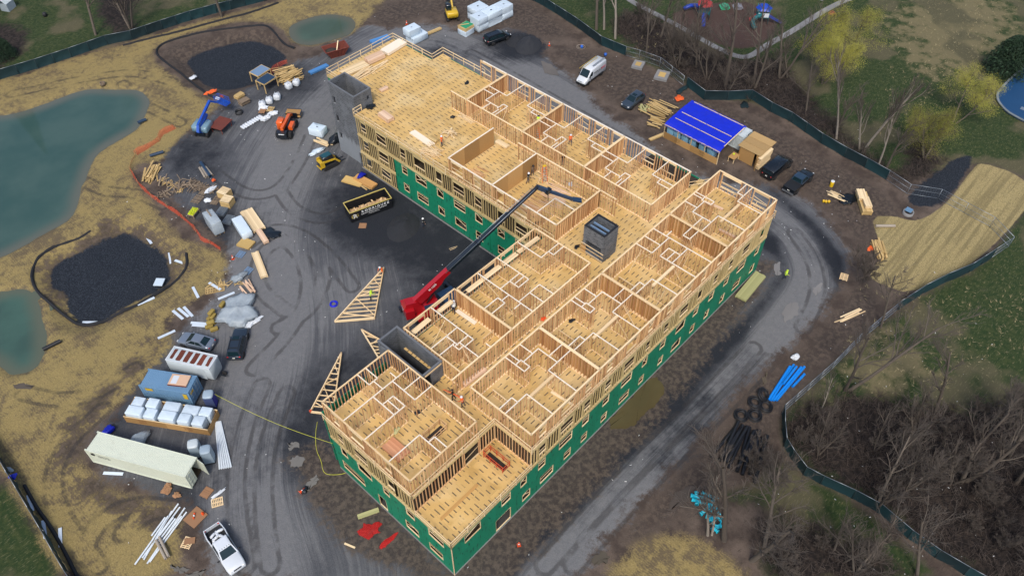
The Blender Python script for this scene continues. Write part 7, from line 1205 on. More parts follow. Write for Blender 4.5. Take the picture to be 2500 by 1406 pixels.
# ================================================================ small site things
def lathe_thing(label, p, prof, m, name, cat, z0=0.0, group=None, rot=None):
    b = MB(); b.lathe(prof, n=16); o = one(b, name, m, label, cat, (p[0], p[1], z0), 0, group)
    if rot: o.rotation_euler = rot
    return o
M_YDR = mat('yellow_drum', (.65, .42, .01), .5, var=.1); DR = thing('yellow_drum', 'tall yellow drum with a white lid at the right bend', 'drum', (78.27,0.78)); b = MB(); b.lathe([(.26, 0), (.28, .05), (.27, .3), (.28, .6), (.27, .95)], n=18); b.build('drum_body', M_YDR, DR); b = MB(); b.lathe([(.28, .93), (.28, 1.0), (.26, 1.01)], n=18); b.build('drum_lid', M_BAG, DR)
for i, p in enumerate(((74.38,-0.08), (74.54,-0.39), (74.82,-0.69))): T = thing('yellow_bucket', 'yellow bucket, %s of three beside the tarp wrapped studs' % ('left', 'middle', 'right')[i], 'bucket', p, 0, 'yellow buckets'); b = MB(); b.lathe([(.14, 0), (.17, .36), (.15, .36), (.13, .05)], n=14, cap=True); b.build('bucket_body', M_YDR, T)
M_CONE = mat('cone_orange', (.75, .08, .01), .6)
def cone(label, p, rot=None):
    T = thing('traffic_cone', label, 'traffic cone', p, rnd.random(), 'traffic cones'); bx('cone_base', M_CONE, (0, 0, .02), (.38, .38, .04), T); b = MB(); b.lathe([(.15, .04), (.03, .72), (.02, .72)], n=12); b.build('cone_body', M_CONE, T); b = MB(); b.lathe([(.117, .28), (.092, .40)], n=12); b.xf(Matrix.Scale(1.06, 4, (1, 0, 0)) @ Matrix.Scale(1.06, 4, (0, 1, 0))); b.build('cone_band', M_LAMP, T)
    if rot: T.rotation_euler = rot; T.location.z = .15
cone('orange cone standing by the black stone heap near the pond', (66.22,79.45)); cone('orange cone beside the dark mat at the edge of the straw', (10.33,53.01)); cone('orange cone on the dirt by the long facade', (6.58,-2.68)); cone('orange and white cone tipped on the mud bend', (-5.01,18.47), (.4, 1.3, .4)); cone('orange cone at the upper yard edge by the stone heap', (78.49,55.67))
def hose(label, p, R_, n, m, name='pipe_coil', cat='coil', r=.05, tilt=None, z0=.0):
    b = MB(); pts = []
    for k in range(n * 20 + 1): a = k / 20 * 2 * math.pi; rr = R_ * (.78 + .22 * math.sin(k * .13)); pts.append((rr * math.cos(a), rr * math.sin(a), r + (k // 20) * r * .9 + .02 * math.sin(k)))
    b.tube(pts, r, 7); o = one(b, name, m, label, cat, (p[0], p[1], z0), 0, 'pipe coils')
    if tilt: o.rotation_euler = tilt
    return o
M_BPIPE = mat('black_pipe', (.010, .011, .014), .5, var=.3); hose('bright blue hose coil lying in the courtyard', (14.40,36.66), .52, 4, mat('blue_hose', (.004, .012, .60), .5), 'hose_coil', r=.04)
for i, (p, t_) in enumerate((((35.26,-10.97), None), ((36.34,-12.14), None), ((38.24,-12.39), None), ((37.89,-11.18), None), ((39.27,-11.33), (.5, .3, 0)))): hose('black corrugated pipe coil, %s' % ('nearest the haul road', 'beside the one nearest the road', 'touching the blue pipes', 'behind the first pair', 'tilted on top of the others')[i], p, .82, 5, M_BPIPE, r=.075, tilt=t_, z0=.0 if not t_ else .35)
M_BLP = mat('blue_pipe', (.006, .22, .72), .35, var=.12); M_TEAL = mat('turquoise_pipe', (.014, .47, .60), .4, var=.15); M_WP = mat('white_pipe', (.68, .74, .78), .4, var=.1)
def pipe(label, a, c, r, m, name='pipe', group=None, z=None, n=12):
    z = z or r; L = math.hypot(c[0] - a[0], c[1] - a[1]); b = MB(); b.tube([(-L / 2, 0, 0), (L / 2, 0, 0)], r, n, cap=False); b.tube([(L / 2, 0, 0), (-L / 2, 0, 0)], r * .86, n, cap=False); 
    for s in (-1, 1):
        vs = [(s * L / 2, q * math.cos(k * 2 * math.pi / n), q * math.sin(k * 2 * math.pi / n)) for q in (r, r * .86) for k in range(n)]; fs = [(k, (k + 1) % n, n + (k + 1) % n, n + k) for k in range(n)]; b.add(vs, fs if s < 0 else [f[::-1] for f in fs])
    return one(b, name, m, label, 'pipe', ((a[0] + c[0]) / 2, (a[1] + c[1]) / 2, z), math.atan2(c[1] - a[1], c[0] - a[0]), group)
for i, (a, c, z) in enumerate((((39.26,-12.16), (45.24,-11.54), .16), ((39.43,-12.43), (45.76,-11.74), .16), ((42.22,-12.31), (45.49,-12.17), .46), ((39.63,-12.65), (46.04,-12.58), .16), ((39.85,-12.89), (46.36,-12.84), .16), ((42.80,-13.28), (45.39,-13.39), .16))): pipe('blue plastic pipe, %s counting from the haul road' % ORD[i], a, c, .16, M_BLP, 'blue_pipe', 'blue pipes', z)
for i in range(14):
    t_ = i / 13; a = (np.array((28.89,-11.83)) * (1 - t_) + np.array((29.04,-16.80)) * t_) + np.array([rnd.uniform(-.5, .5), rnd.uniform(-.5, .5)]); c = np.array((33.98,-11.12)) * (1 - t_) + np.array((34.74,-14.72)) * t_; pipe('black corrugated drain pipe lying under the saplings', tuple(a), tuple(c + np.array([rnd.uniform(-.3, .3)] * 2)), .21, M_BPIPE, 'black_pipe', 'black drain pipes', .21 + (i % 3 == 1) * .25)
for i, (a, c) in enumerate((((-21.18,24.39), (-14.54,26.98)), ((-20.31,24.46), (-14.63,26.52)), ((-20.29,24.18), (-15.47,26.75)), ((-20.29,23.56), (-14.33,26.06)), ((-20.03,23.53), (-14.47,25.52)), ((-18.40,25.76), (-16.34,26.53)), ((-18.51,25.35), (-16.06,26.43)), ((-18.54,24.92), (-15.76,25.90)), ((-18.54,24.60), (-15.69,25.62)), ((-18.42,24.33), (-15.10,25.39)))): pipe('white plastic pipe, %s across the heap near the white pickup' % ORD[i], a, c, .09, M_WP, 'white_pipe', 'white pipes by the pickup', .09 + (i > 4) * .17)
for i in range(12): t_ = i / 11; a = np.array((-9.23,27.26)) * (1 - t_) + np.array((-8.18,26.48)) * t_; c = np.array((-6.11,32.69)) * (1 - t_) + np.array((-5.61,32.30)) * t_; pipe('long thin white pipe bundled beside the haul road', tuple(a), tuple(c), .07, M_WP, 'white_pipe', 'white pipes by the road', .07 + (i % 2) * .13, 8)
M_LOG = mat('pale_log', (.30, .26, .21), .85, var=.3, scale=4)
for i, (a, c) in enumerate((((-18.35,24.91), (-18.76,22.40)), ((-17.93,24.98), (-18.42,22.41)))): pipe('pale worn tube lying across the white pipes, %s' % ('lower one', 'upper one')[i], a, c, .15, M_LOG, 'pale_tube', 'pale tubes', .42)
pipe('white straw roll on the erosion blanket', (74.72,-7.93), (76.54,-9.91), .2, M_LOG, 'straw_roll')
for i, (a, c, m) in enumerate((((14.25,80.32), (16.18,79.66), M_DKB), ((17.85,72.44), (17.16,69.88), M_LOG), ((18.15,72.25), (17.51,69.77), M_LOG), ((18.62,73.28), (17.80,69.46), M_DKB), ((18.58,71.92), (18.18,69.59), M_LOG), ((17.39,89.04), (18.72,88.84), M_DKB), ((-14.46,57.01), (-12.34,56.68), M_BPIPE))): pipe(('dark blue drain pipe lying beside the weathered board heap', 'pale tube, first of three by the dark pipe in the yard', 'pale tube, second of three by the dark pipe in the yard', 'dark blue pipe among the pale tubes in the yard', 'pale tube, third of three by the dark pipe in the yard', 'dark outlet pipe at the shore of the large pond', 'black outlet pipe at the shore of the small pond')[i], a, c, .25 if m is not M_LOG else .17, m, 'drain_pipe')
def fitting(label, p, a, L, kind):
    T = thing('pipe_fitting', label, 'pipe fitting', p, a, 'turquoise pipe fittings'); b = MB(); b.tube([(-L / 2, 0, .22), (L / 2, 0, .22)], .2, 14); b.build('pipe_body', M_TEAL, T)
    for s in (-1, 1): b = MB(); b.tube([(s * L / 2, 0, .22), (s * (L / 2 - .18), 0, .22)], .24, 14); b.build('collar', M_TEAL, T)
    if kind: b = MB(); b.tube([(kind[0], 0, .22), (kind[0] + kind[1] * .3, kind[2] * .5, .22 + kind[3] * .4)], .19, 14); b.build('branch_pipe', M_TEAL, T); b = MB(); q = Vector((kind[0] + kind[1] * .3, kind[2] * .5, .22 + kind[3] * .4)); b.tube([q - (q - Vector((kind[0], 0, .22))).normalized() * .12, q], .235, 14); b.build('collar', M_TEAL, T)
    return T
for i, (p, a, L, k) in enumerate((((23.43,-13.21), (23.46,-13.24,-1.065,1.21)[2], 1.7, (-.3, 0, 1, .3)), ((23.12,-13.78), (23.11,-13.73,-1.182,1.49)[2], 2.1, (-.5, .2, -1, .3)), ((24.31,-14.02), (24.25,-14.06,-1.330,1.28)[2], 1.8, None), ((23.87,-14.31), (23.88,-14.25,-1.194,0.79)[2], 1.0, (0, 0, 0, 1.0)), ((22.67,-14.60), (22.58,-14.61,-0.190,1.33)[2], 1.6, (.4, .2, -1, .2)), ((23.43,-15.63), (23.43,-15.63,-1.851,1.31)[2], 1.9, None), ((22.35,-15.48), (22.38,-15.51,-1.154,0.86)[2], 1.1, (0, 0, -1, .2)), ((21.76,-16.53), (21.72,-16.55,-0.372,1.03)[2], 1.2, (-.2, .2, -1, .2)))): fitting('turquoise pipe fitting, %s counting down the heap' % ORD[i], p, a, L, k)
b = MB(); b.lathe([(.5, 0), (.5, .5), (.42, .5), (.42, .05)], n=18, cap=False); one(b, 'pipe_ring', M_TEAL, 'wide turquoise pipe ring standing in the heap of fittings', 'pipe fitting', (22.30,-16.17))
def pallet(label, p, a, m=None, z0=0.0, rot=None, n=7, L=1.2, Wd=1.0):
    T = thing('pallet', label, 'pallet', (p[0], p[1], z0), a, 'wooden pallets')
    for y in (-1, 0, 1): bx('bearer', m or M_STAKE, (0, y * Wd * .45, .06), (L, .09, .1), T)
    for k in range(n): bx('slat', m or M_STAKE, (-L / 2 + .05 + k * (L - .1) / (n - 1), 0, .125), (.1, Wd, .025), T)
    if rot: T.rotation_euler = rot
    return T
pallet('new pale pallet beside the door end of the cream container', (-11.63,24.10), -.5, M_PLATE); pallet('brown carton sheet on the pallet next to the pale one', (-11.77,25.88), .3, M_CARD, n=11); pallet('pallet half covered by a brown sheet near the white pickup', (-16.31,22.50), .5, M_PLATE); bx('brown_sheet', M_CARD, (.25, .1, .16), (.7, 1.1, .02), [o for o in COL.objects if o.name.startswith('pallet')][-1] if False else None).parent = None
_bs = [o for o in COL.objects if o.name.startswith('brown_sheet')][-1]; tag(_bs, 'brown sheet lying on the pallet near the white pickup', 'sheet'); _bs.location = (*(-16.04,22.47), .16); _bs.rotation_euler.z = .9
pallet('slatted pallet lying in the dirt at the right bend', (63.02,-9.28), .3, M_PLATE); pallet('pallet on the straw with white strips round it', (5.46,50.01), -.55, M_TANL, n=12, L=2.4); pallet('dark pallet in the rubbish yard beside the bottle table', (13.70,66.74), .4, M_GREYW, L=1.6, Wd=1.3, n=9); pallet('brown pallet at the top of the rubbish yard', (15.25,67.41), .3, M_GREYW, L=1.4, n=8); pallet('charred pallet beside the two wooden crates', (15.45,64.58), .5, M_GREYW, L=1.8, n=9); pallet('pallet stacked on white bags by the bulk bags', (33.67,76.22), .6, M_TANL, z0=.3); pallet('solid topped pallet on bags near the bulk bags', (32.52,76.83), .6, M_CARD, n=11, z0=.3); pallet('blue grey pallet on the road edge by the cone', (11.49,52.88), .4, M_STEEL); pallet('blue pallet near the crumpled film', (10.38,49.62), .3, M_STEEL); pallet('small weathered pallet at the left of the rubbish yard', (13.10,70.28), .8, M_TANL, L=.9, Wd=.8)
CRT = (((16.88,64.32), .3), ((16.15,62.54), .45))
for i, (p, a) in enumerate(CRT):
    T = thing('wooden_crate', 'open wooden crate, %s of the pair beside the haul road' % ('farther', 'nearer')[i], 'crate', p, a, 'wooden crates')
    for s in (-1, 1):
        for k in range(4): bx('crate_slat', M_TANL, (0, s * .72, .15 + k * .27), (1.5, .04, .22), T); bx('crate_slat', M_TANL, (s * .75, 0, .15 + k * .27), (.04, 1.4, .22), T)
    for k in range(6): bx('lid_slat', M_LUM, (-.62 + k * .25, 0, 1.15), (.2, 1.46, .03), T)
TB = thing('bottle_table', 'low wooden table covered with small yellow bottles', 'table', (11.64,64.29), .45); bx('table_top', M_GREYW, (0, 0, .62), (1.7, 1.0, .06), TB)
for x in (-.75, .75):
    for y in (-.42, .42): bx('leg', M_GREYW, (x, y, .3), (.12, .12, .6), TB)
M_BOT = mat('yellow_bottle', (.62, .72, .03), .4, var=.2); rg = random.Random(9)
for k in range(28): b = MB(); b.lathe([(.07, 0), (.08, .02), (.08, .18), (.03, .24), (.03, .28)], n=8); c = TB.matrix_basis @ Vector((-.72 + (k % 7) * .22 + rg.uniform(-.03, .03), -.38 + (k // 7) * .24 + rg.uniform(-.03, .03), .66)); one(b, 'yellow_bottle', M_BOT, 'small yellow bottle among those crowding the low table', 'bottle', c, 0, 'yellow bottles on the table')
for i, p in enumerate(((14.56,61.73), (14.25,59.58))):
    T = thing('milk_crate_stack', 'grey lattice crate tray, %s of two by the film wrapped stack' % ('upper', 'lower')[i], 'crate', p, .5, 'lattice crates'); 
    for x in range(7): bx('lattice_bar', M_WIRE, (-.75 + x * .25, 0, .25), (.07, 1.2, .4), T)
    for y in range(5): bx('lattice_bar', M_WIRE, (0, -.6 + y * .3, .26), (1.5, .05, .4), T)
def hatch(label, p, a, s=2.6):
    T = thing('manhole_cover', label, 'manhole', p, a, 'concrete manhole slabs'); b = MB(); b.box((0, 0, .22), (s, s * .85, .44)); b.build('concrete_slab', conc, T); bx('board_cover', M_YSH, (0, 0, .455), (s * .52, s * .42, .03), T)
hatch('square concrete manhole slab nearer the white van', (83.99,40.26), .35, 2.2); hatch('square concrete manhole slab nearer the screened fence', (84.16,35.40), .35, 2.6)
for (lb, p, R_) in (('round concrete riser with a blue grey lid beside the straw blanket', (80.31,-10.07), .75), ('dark rubber ring lying near the bulk bags', (29.86,79.56), .62)):
    T = thing('riser_ring', lb, 'ring', p); b = MB(); b.lathe([(R_, 0), (R_, .45), (R_ * .8, .45), (R_ * .78, .05)], n=20, cap=False); b.build('ring_wall', M_PLASTIC if 'rubber' in lb else conc, T)
    if 'lid' in lb: bx('lid', M_CBLUE, (.25, .1, .5), (.9, .9, .1), T)
lathe_thing('small dark drain box on the straw above the large pond', (19.02,102.91), [(.45, 0), (.45, .5), (.3, .5), (.3, .2)], M_GREYW, 'drain_box', 'drain'); lathe_thing('red fire extinguisher can by the white pipes', (-13.43,23.98), [(.12, 0), (.14, .05), (.14, .45), (.05, .55), (.04, .62)], M_CONE, 'red_can', 'can'); T = thing('carton_table', 'brown board on the ground with orange cans near the white pickup', 'board', (-14.17,24.30), .15); bx('board', M_CARD, (0, 0, .12), (1.9, 1.7, .06), T)
for k in range(3): b = MB(); b.lathe([(.09, 0), (.09, .22), (.04, .26)], n=10); c = T.matrix_basis @ Vector((.2 * k - .2, .15 * k, .15)); one(b, 'paint_can', (M_CONE, M_BAG, M_CONE)[k], 'paint can on the brown board, %s of three' % ORD[k], 'can', c, 0, 'paint cans')
for i, (p, a) in enumerate((((4.81,65.62), -.9), ((4.91,60.27), -1.2), ((5.31,57.79), -.4), ((-8.15,57.75), .0), ((3.48,51.43), -1.0), ((5.86,48.01), .55), ((-0.18,49.79), -.7), ((0.50,49.64), -.7), ((1.00,49.30), -.8), ((0.89,46.63), -.1), ((0.77,46.18), -.1), ((-2.88,48.11), .6), ((-17.37,35.36), -.05), ((-25.14,38.64), -1.0), ((-25.56,34.72), -1.1), ((-24.87,32.65), -1.2), ((-1.61,55.20), .6), ((5.79,50.50), -.6))): 
    w_ = (-11.49,69.30,-0.827,5.38)[2]; bx('white_board', mat('white_board', (.58, .66, .74), .5, var=.1), (p[0], p[1], .08 + gz(*p)), (2.2, .36, .06), None, w_ + a); tag(COL.objects[-1], 'white trim board on the straw, %s' % ('upper one in the lower stone basin', 'upright one at the basin edge', 'slanting one by the basin sock', 'lowest one in the basin', 'short one left of the slatted pallet', 'one touching the plastic heap', 'first of the three behind the sedan', 'second of the three behind the sedan', 'third of the three behind the sedan', 'upper one beside the straw bales', 'lower one beside the straw bales', 'single one above the sedan front', 'one in front of the cream container', 'upper one inside the lower left fence', 'middle one inside the lower left fence', 'long one inside the lower left fence', 'one along the basin sock', 'one over the slatted pallet')[i], 'board', 'white boards')
bx('white_sheet', M_WRAP, (*(1.40,57.09), -.45), (1.3, 1.2, .1), None, .7); tag(COL.objects[-1], 'square pale sheet on the stone of the lower basin', 'sheet')
for i, (p, z0) in enumerate((((37.95,84.54), 1.2), ((37.23,81.84), 1.4))):
    T = thing('water_table', ('blue topped timber stand, farther of the two', 'dark blue topped timber stand, nearer of the two')[i], 'stand', (p[0], p[1], 0), .12, 'timber stands'); bx('stand_top', (M_STEEL, M_DKB)[i], (0, 0, 1.75), (2.7, 2.1, .08), T)
    for y in (-1.05, 1.05): brd('side_rail', M_TANL, (-1.4, y, 1.72), (1.4, y, 1.72), .06, .2, T)
    for x in (-1.35, 1.35):
        brd('side_rail', M_TANL, (x, -1.0, 1.719), (x, 1.0, 1.719), .06, .2, T)
        for y in (-1.0, 1.0): bx('leg', M_TANL, (x, y, .85), (.12, .12, 1.7), T)
T = thing('rusty_table', 'rusty brown steel table beside the blue boom lift', 'table', (25.69,78.12), .35); bx('table_top', M_RUST, (0, 0, 1.1), (3.0, 2.4, .08), T)
for x in (-1.3, 1.3):
    for y in (-1.0, 1.0): brd('leg', M_RUST, (x * .9, y * .9, 0), (x, y, 1.08), .1, .1, T)
T = thing('bag_pallet', 'low pallet of white bags by the rusty table', 'bags', (29.80,76.00,0.059,4.10)[:2], (29.80,76.00,0.059,4.10)[2], 'bags')
for k in range(9): b = MB(); b.blob((-1.8 + k * .45, 0, .15), (.22, .55, .13), 10, 6, .1, pw=.6); b.build('bag', M_BAG, T)
for i, p in enumerate(((33.42,75.21), (31.84,75.02), (33.18,77.41))): crumple('heap of white bags, %s by the pallets' % ORD[i], p, (1.6, 1.1, .45), M_BAG, 'bag_heap', 'bags', 0, 40 + i, .3, 'bag heaps')
# spoil heaps
M_HEAP = mat('black_stone_heap', (.012, .014, .018), .9, var=.5, scale=6, bump=.8, col2=(.02, .022, .027))
for i, (p, sz) in enumerate((((75.99,58.39), (6.0, 4.6, 1.7)), ((30.03,40.58), (6.0, 4.4, 1.0)), ((75.79,60.95), (4.6, 3.8, 1.0)))):
    b = MB(); vs = []; N = 34
    rg = random.Random(i)
    for a in range(N + 1):
        for c in range(N + 1):
            x, y = (a / N - .5) * 2, (c / N - .5) * 2; r_ = math.hypot(x, y); z = max(0, 1 - r_) ** .8 * sz[2] * (1 + .25 * (vnoise(np.array(x * 3 + i * 9), np.array(y * 3.0), .6, 11) - .5)); vs.append((x * sz[0] / 2, y * sz[1] / 2, float(z) - .06 + rg.uniform(0, .05)))
    b.add(vs, [(a * (N + 1) + c, (a + 1) * (N + 1) + c, (a + 1) * (N + 1) + c + 1, a * (N + 1) + c + 1) for a in range(N) for c in range(N) if math.hypot((a / N - .5) * 2, (c / N - .5) * 2) < 1.05], smooth=True); tag(one(b, 'stone_heap', M_HEAP, ('black crushed stone heap beyond the minivan', 'low black stone spread in the courtyard corner', 'smaller black stone heap beside the minivan')[i], 'heap', p, .4), kind='thing')
# rope
b = MB(); b.tube([Vector((*(-4.38,34.40), 2.2)).lerp(Vector((*(0.16,18.36), 4.0)), k / 12) + Vector((0, 0, -.9 * math.sin(math.pi * k / 12))) for k in range(13)], .022, 5); one(b, 'rope', mat('yellow_rope', (.55, .55, .05), .7), 'yellow line strung from the blue toilet to the green wall', 'rope')
b = MB(); b.tube([(x, y, .06) for x, y in smoothline([(1.85,24.19),(0.68,23.08),(-0.59,21.33),(-1.00,19.88),(-1.70,18.78),(-1.65,18.00),(-0.38,16.76),(0.58,16.67)])], .025, 5); one(b, 'rope', mat('yellow_rope', (.55, .55, .05), .7), 'loose yellow hose curling on the mud by the near corner', 'hose')
# litter
M_LIT = mat('litter', (.62, .63, .62), .7, var=.3); b = MB(); rg = random.Random(12)
for p, n, s in (((68.98,-2.41), 40, 5), ((77.61,40.43), 30, 8), ((55.75,-23.32), 60, 9), ((12.62,49.61), 30, 6), ((20.56,45.55), 20, 9), ((23.05,31.73), 25, 8), ((85.48,15.32), 30, 9), ((13.71,69.08), 60, 3.5), ((6.23,47.91), 50, 4), ((29.12,76.72), 40, 5), ((54.45,-4.52), 25, 5), ((55.37,77.43), 25, 7), ((36.53,-22.75), 40, 6), ((18.37,-3.02), 25, 8), ((-12.43,26.81), 40, 4), ((69.67,14.90), 25, 6), ((36.51,-29.83), 30, 6), ((31.93,61.63), 30, 3)):
    for k in range(n // 2): x, y = p[0] + rg.gauss(0, s), p[1] + rg.gauss(0, s); b.box((x, y, gz(x, y) + .04), (rg.uniform(.04, .22), rg.uniform(.03, .10), .02), rg.uniform(0, 3))
tag(b.build('litter', M_LIT), 'scraps of litter strewn over the ground', 'litter', kind='stuff')
# ================================================================ playground, pool, house
M_PB = mat('play_blue', (.006, .045, .36), .4); M_PT = mat('play_teal', (.01, .13, .15), .5); M_PR = mat('play_red', (.36, .03, .03), .5)
def play(label, p, a, v):
    T = thing('play_structure', label, 'playground', p, a, 'playground structures')
    for x in (-1.0, 1.0):
        for y in (-1.0, 1.0): b = MB(); b.tube([(x, y, 0), (x, y, 2.9)], .06, 8); b.build('post', M_PT, T)
    bx('play_deck', M_PT, (0, 0, 1.2), (2.1, 2.1, .1), T); b = MB(); b.lathe([(1.5, 2.6), (1.2, 2.9), (.1, 3.5)], n=6, smooth=False); b.build('play_roof', (M_PR, M_PB)[v], T)
    b = MB(); pts = [(-1.0 - 2.6 * t_, (.6 if v else 0), 1.25 * (1 - t_) ** 1.2 + .15) for t_ in (0, .25, .5, .75, 1)]
    for s in (-1, 1): b.tube([(x, y + s * .3, z + .15) for x, y, z in pts], .06, 6)
    b.add([(x, y + s * .3, z) for x, y, z in pts for s in (-1, 1)], [(2 * i, 2 * i + 1, 2 * i + 3, 2 * i + 2) for i in range(4)]); b.build('slide', M_PB, T)
    b = MB(); b.tube([(.3 + 1.6 * math.sin(t_), 1.0 + 1.6 * (1 - math.cos(t_)) * .9, 1.4 * (1 - t_ / 2.6) + .4) for t_ in (0, .5, 1.0, 1.5, 2.0, 2.4)], .38, 12); b.build('tube_slide', (M_PB, M_PT)[v], T)
    for s in (-1, 1): bx('side_panel', (M_BAG, M_PR)[(s + v) % 2], (0, s * 1.02, 1.7), (1.9, .06, .8), T)
    for k in range(5): bx('step', M_PR if v else M_PB, (1.2 + k * .22, 0, 1.1 - k * .22), (.25, .9, .06), T)
play('blue slide play structure nearer the footpath', (104.83,41.07), (105.26,41.37,-2.549,3.91)[2] + math.pi, 0); play('blue roofed play structure with red steps behind the willow', (110.83,32.43), 2.2, 1)
for i, (p, m) in enumerate((((109.93,39.78), mat('table_green', (.05, .30, .17), .5)), ((111.58,37.98), mat('table_grey', (.22, .22, .25), .5)))):
    T = thing('picnic_table', ('green plastic picnic table on the playground', 'grey plastic picnic table on the playground')[i], 'table', p, .8, 'picnic tables'); b = MB(); b.prism(smoothpoly([(-.8, -.45), (.8, -.45), (.8, .45), (-.8, .45)], 1), .68, .74); b.build('table_top', m, T)
    for s in (-1, 1): bx('bench', m, (0, s * .75, .42), (1.5, .3, .05), T); bx('leg', m, (s * .5, 0, .35), (.1, 1.5, .66), T)
b = MB(); b.lathe([(.55, 0), (.75, .35), (.2, .9)], n=14); one(b, 'red_canopy', M_PR, 'small red play umbrella beside the driveway', 'umbrella', (121.34,23.90))
PC = smoothpoly([(116.06,-8.32),(119.70,-8.04),(128.26,-8.56),(134.29,-10.52),(117.08,-19.11),(112.50,-15.68),(112.89,-12.97),(113.51,-10.78)], 2); b = MB(); b.prism(PC, -.1, .32); T = thing('swimming_pool', 'swimming pool under a dark blue cover at the right edge', 'pool'); b.build('pool_cover', mat('pool_cover', (.006, .045, .12), .6, var=.3, scale=.5), T); q = ribbon(PC + PC[:1], .35, .40); q.build('pool_coping', mat('pool_coping', (.17, .20, .22), .8, var=.25), T); bx('cover_hatch', M_GALV, (*(115.78,-12.93), .34), (.8, .8, .04), T)
T = thing('house_wing', 'pale corner of a house with a wooden door at the top edge', 'house', (127.82,29.12), (128.55,28.83,-0.080,9.05)[2]); bx('wall', mat('house_wall', (.55, .52, .46), .8), (0, 1.5, 1.6), (7.0, 3.0, 3.2), T); bx('roof', mat('house_roof', (.20, .20, .22), .85), (0, 1.5, 3.35), (7.8, 3.8, .3), T); bx('door', M_CARD, (-1.5, -.03, 1.05), (1.0, .08, 2.1), T); bx('window', M_GLASS, (1.2, -.03, 1.6), (1.4, .06, 1.1), T); bx('doorstep', conc, (-.5, -.9, .08), (5.0, 1.6, .16), T)
T = thing('garden_shed', 'small pale greenhouse shed in the upper left corner', 'shed', (19.58,138.38), .5)
for s in (-1, 1): slab('roof_panel', [(-1.1, s * .9, 1.5), (1.1, s * .9, 1.5), (1.1, 0, 2.2), (-1.1, 0, 2.2)][::s], M_WSTEEL, T, .02, .04); bx('side_wall', M_CLEAR, (0, s * .85, .75), (2.0, .05, 1.5), T); bx('end_wall', M_CLEAR, (s * 1.0, 0, .8), (.05, 1.66, 1.6), T)
b = MB(); b.lathe([(.35, 0), (.42, .3), (.3, .7), (.05, .8)], n=12); one(b, 'compost_bin', M_PLASTIC, 'round black compost bin on a straw ring on the lawn', 'bin', (22.94,130.85))
# trailer with red drum by the road, and rear wagon seen through the far rooms

# ================================================================ people
M_SKIN = mat('skin', (.42, .24, .16), .6); M_NAVY = mat('navy_cloth', (.014, .020, .045), .85); M_GREYC = mat('grey_cloth', (.10, .09, .10), .85); M_TANC = mat('tan_cloth', (.20, .14, .09), .85); M_BLKC = mat('black_cloth', (.012, .012, .014), .85); M_HVO = mat('hivis_orange', (.80, .14, .015), .7); M_HVY = mat('hivis_lime', (.50, .72, .03), .7); M_HAT = mat('hard_hat_white', (.74, .76, .78), .35); M_HATK = mat('hard_hat_black', (.015, .015, .018), .4); M_BOOT = mat('boot_leather', (.06, .04, .025), .8); M_REFL = mat('reflective_band', (.60, .62, .60), .4); M_HATY = mat('hard_hat_lime', (.45, .62, .04), .4)
def skin_mesh(joints, edges, root=0):
    me = bpy.data.meshes.new('body'); me.from_pydata([j[0] for j in joints], edges, []); o = bpy.data.objects.new('body_tmp', me); COL.objects.link(o)
    m = o.modifiers.new('s', 'SKIN'); m.use_smooth_shade = True
    for i, j in enumerate(joints): me.skin_vertices[0].data[i].radius = (j[1], j[2] if len(j) > 2 else j[1]); me.skin_vertices[0].data[i].use_root = i == root
    s = o.modifiers.new('d', 'SUBSURF'); s.levels = s.render_levels = 1
    dg = bpy.context.evaluated_depsgraph_get(); out = bpy.data.meshes.new_from_object(o.evaluated_get(dg)); bpy.data.objects.remove(o); return out
POSES = {  # bend forward, arm angles (fwd) L/R, elbow bend, leg swing L/R, head drop
 'stand': (.05, .15, .2, .25, .06, -.06), 'walk': (.08, -.45, .5, .35, .42, -.38), 'reach': (.10, 1.7, 1.5, .25, .05, -.08), 'bend': (.85, .55, .75, .2, .22, -.12), 'work': (.30, .9, 1.1, .5, .14, -.12), 'carry': (.12, .75, .85, .45, .25, -.25)}
BODIES = {}
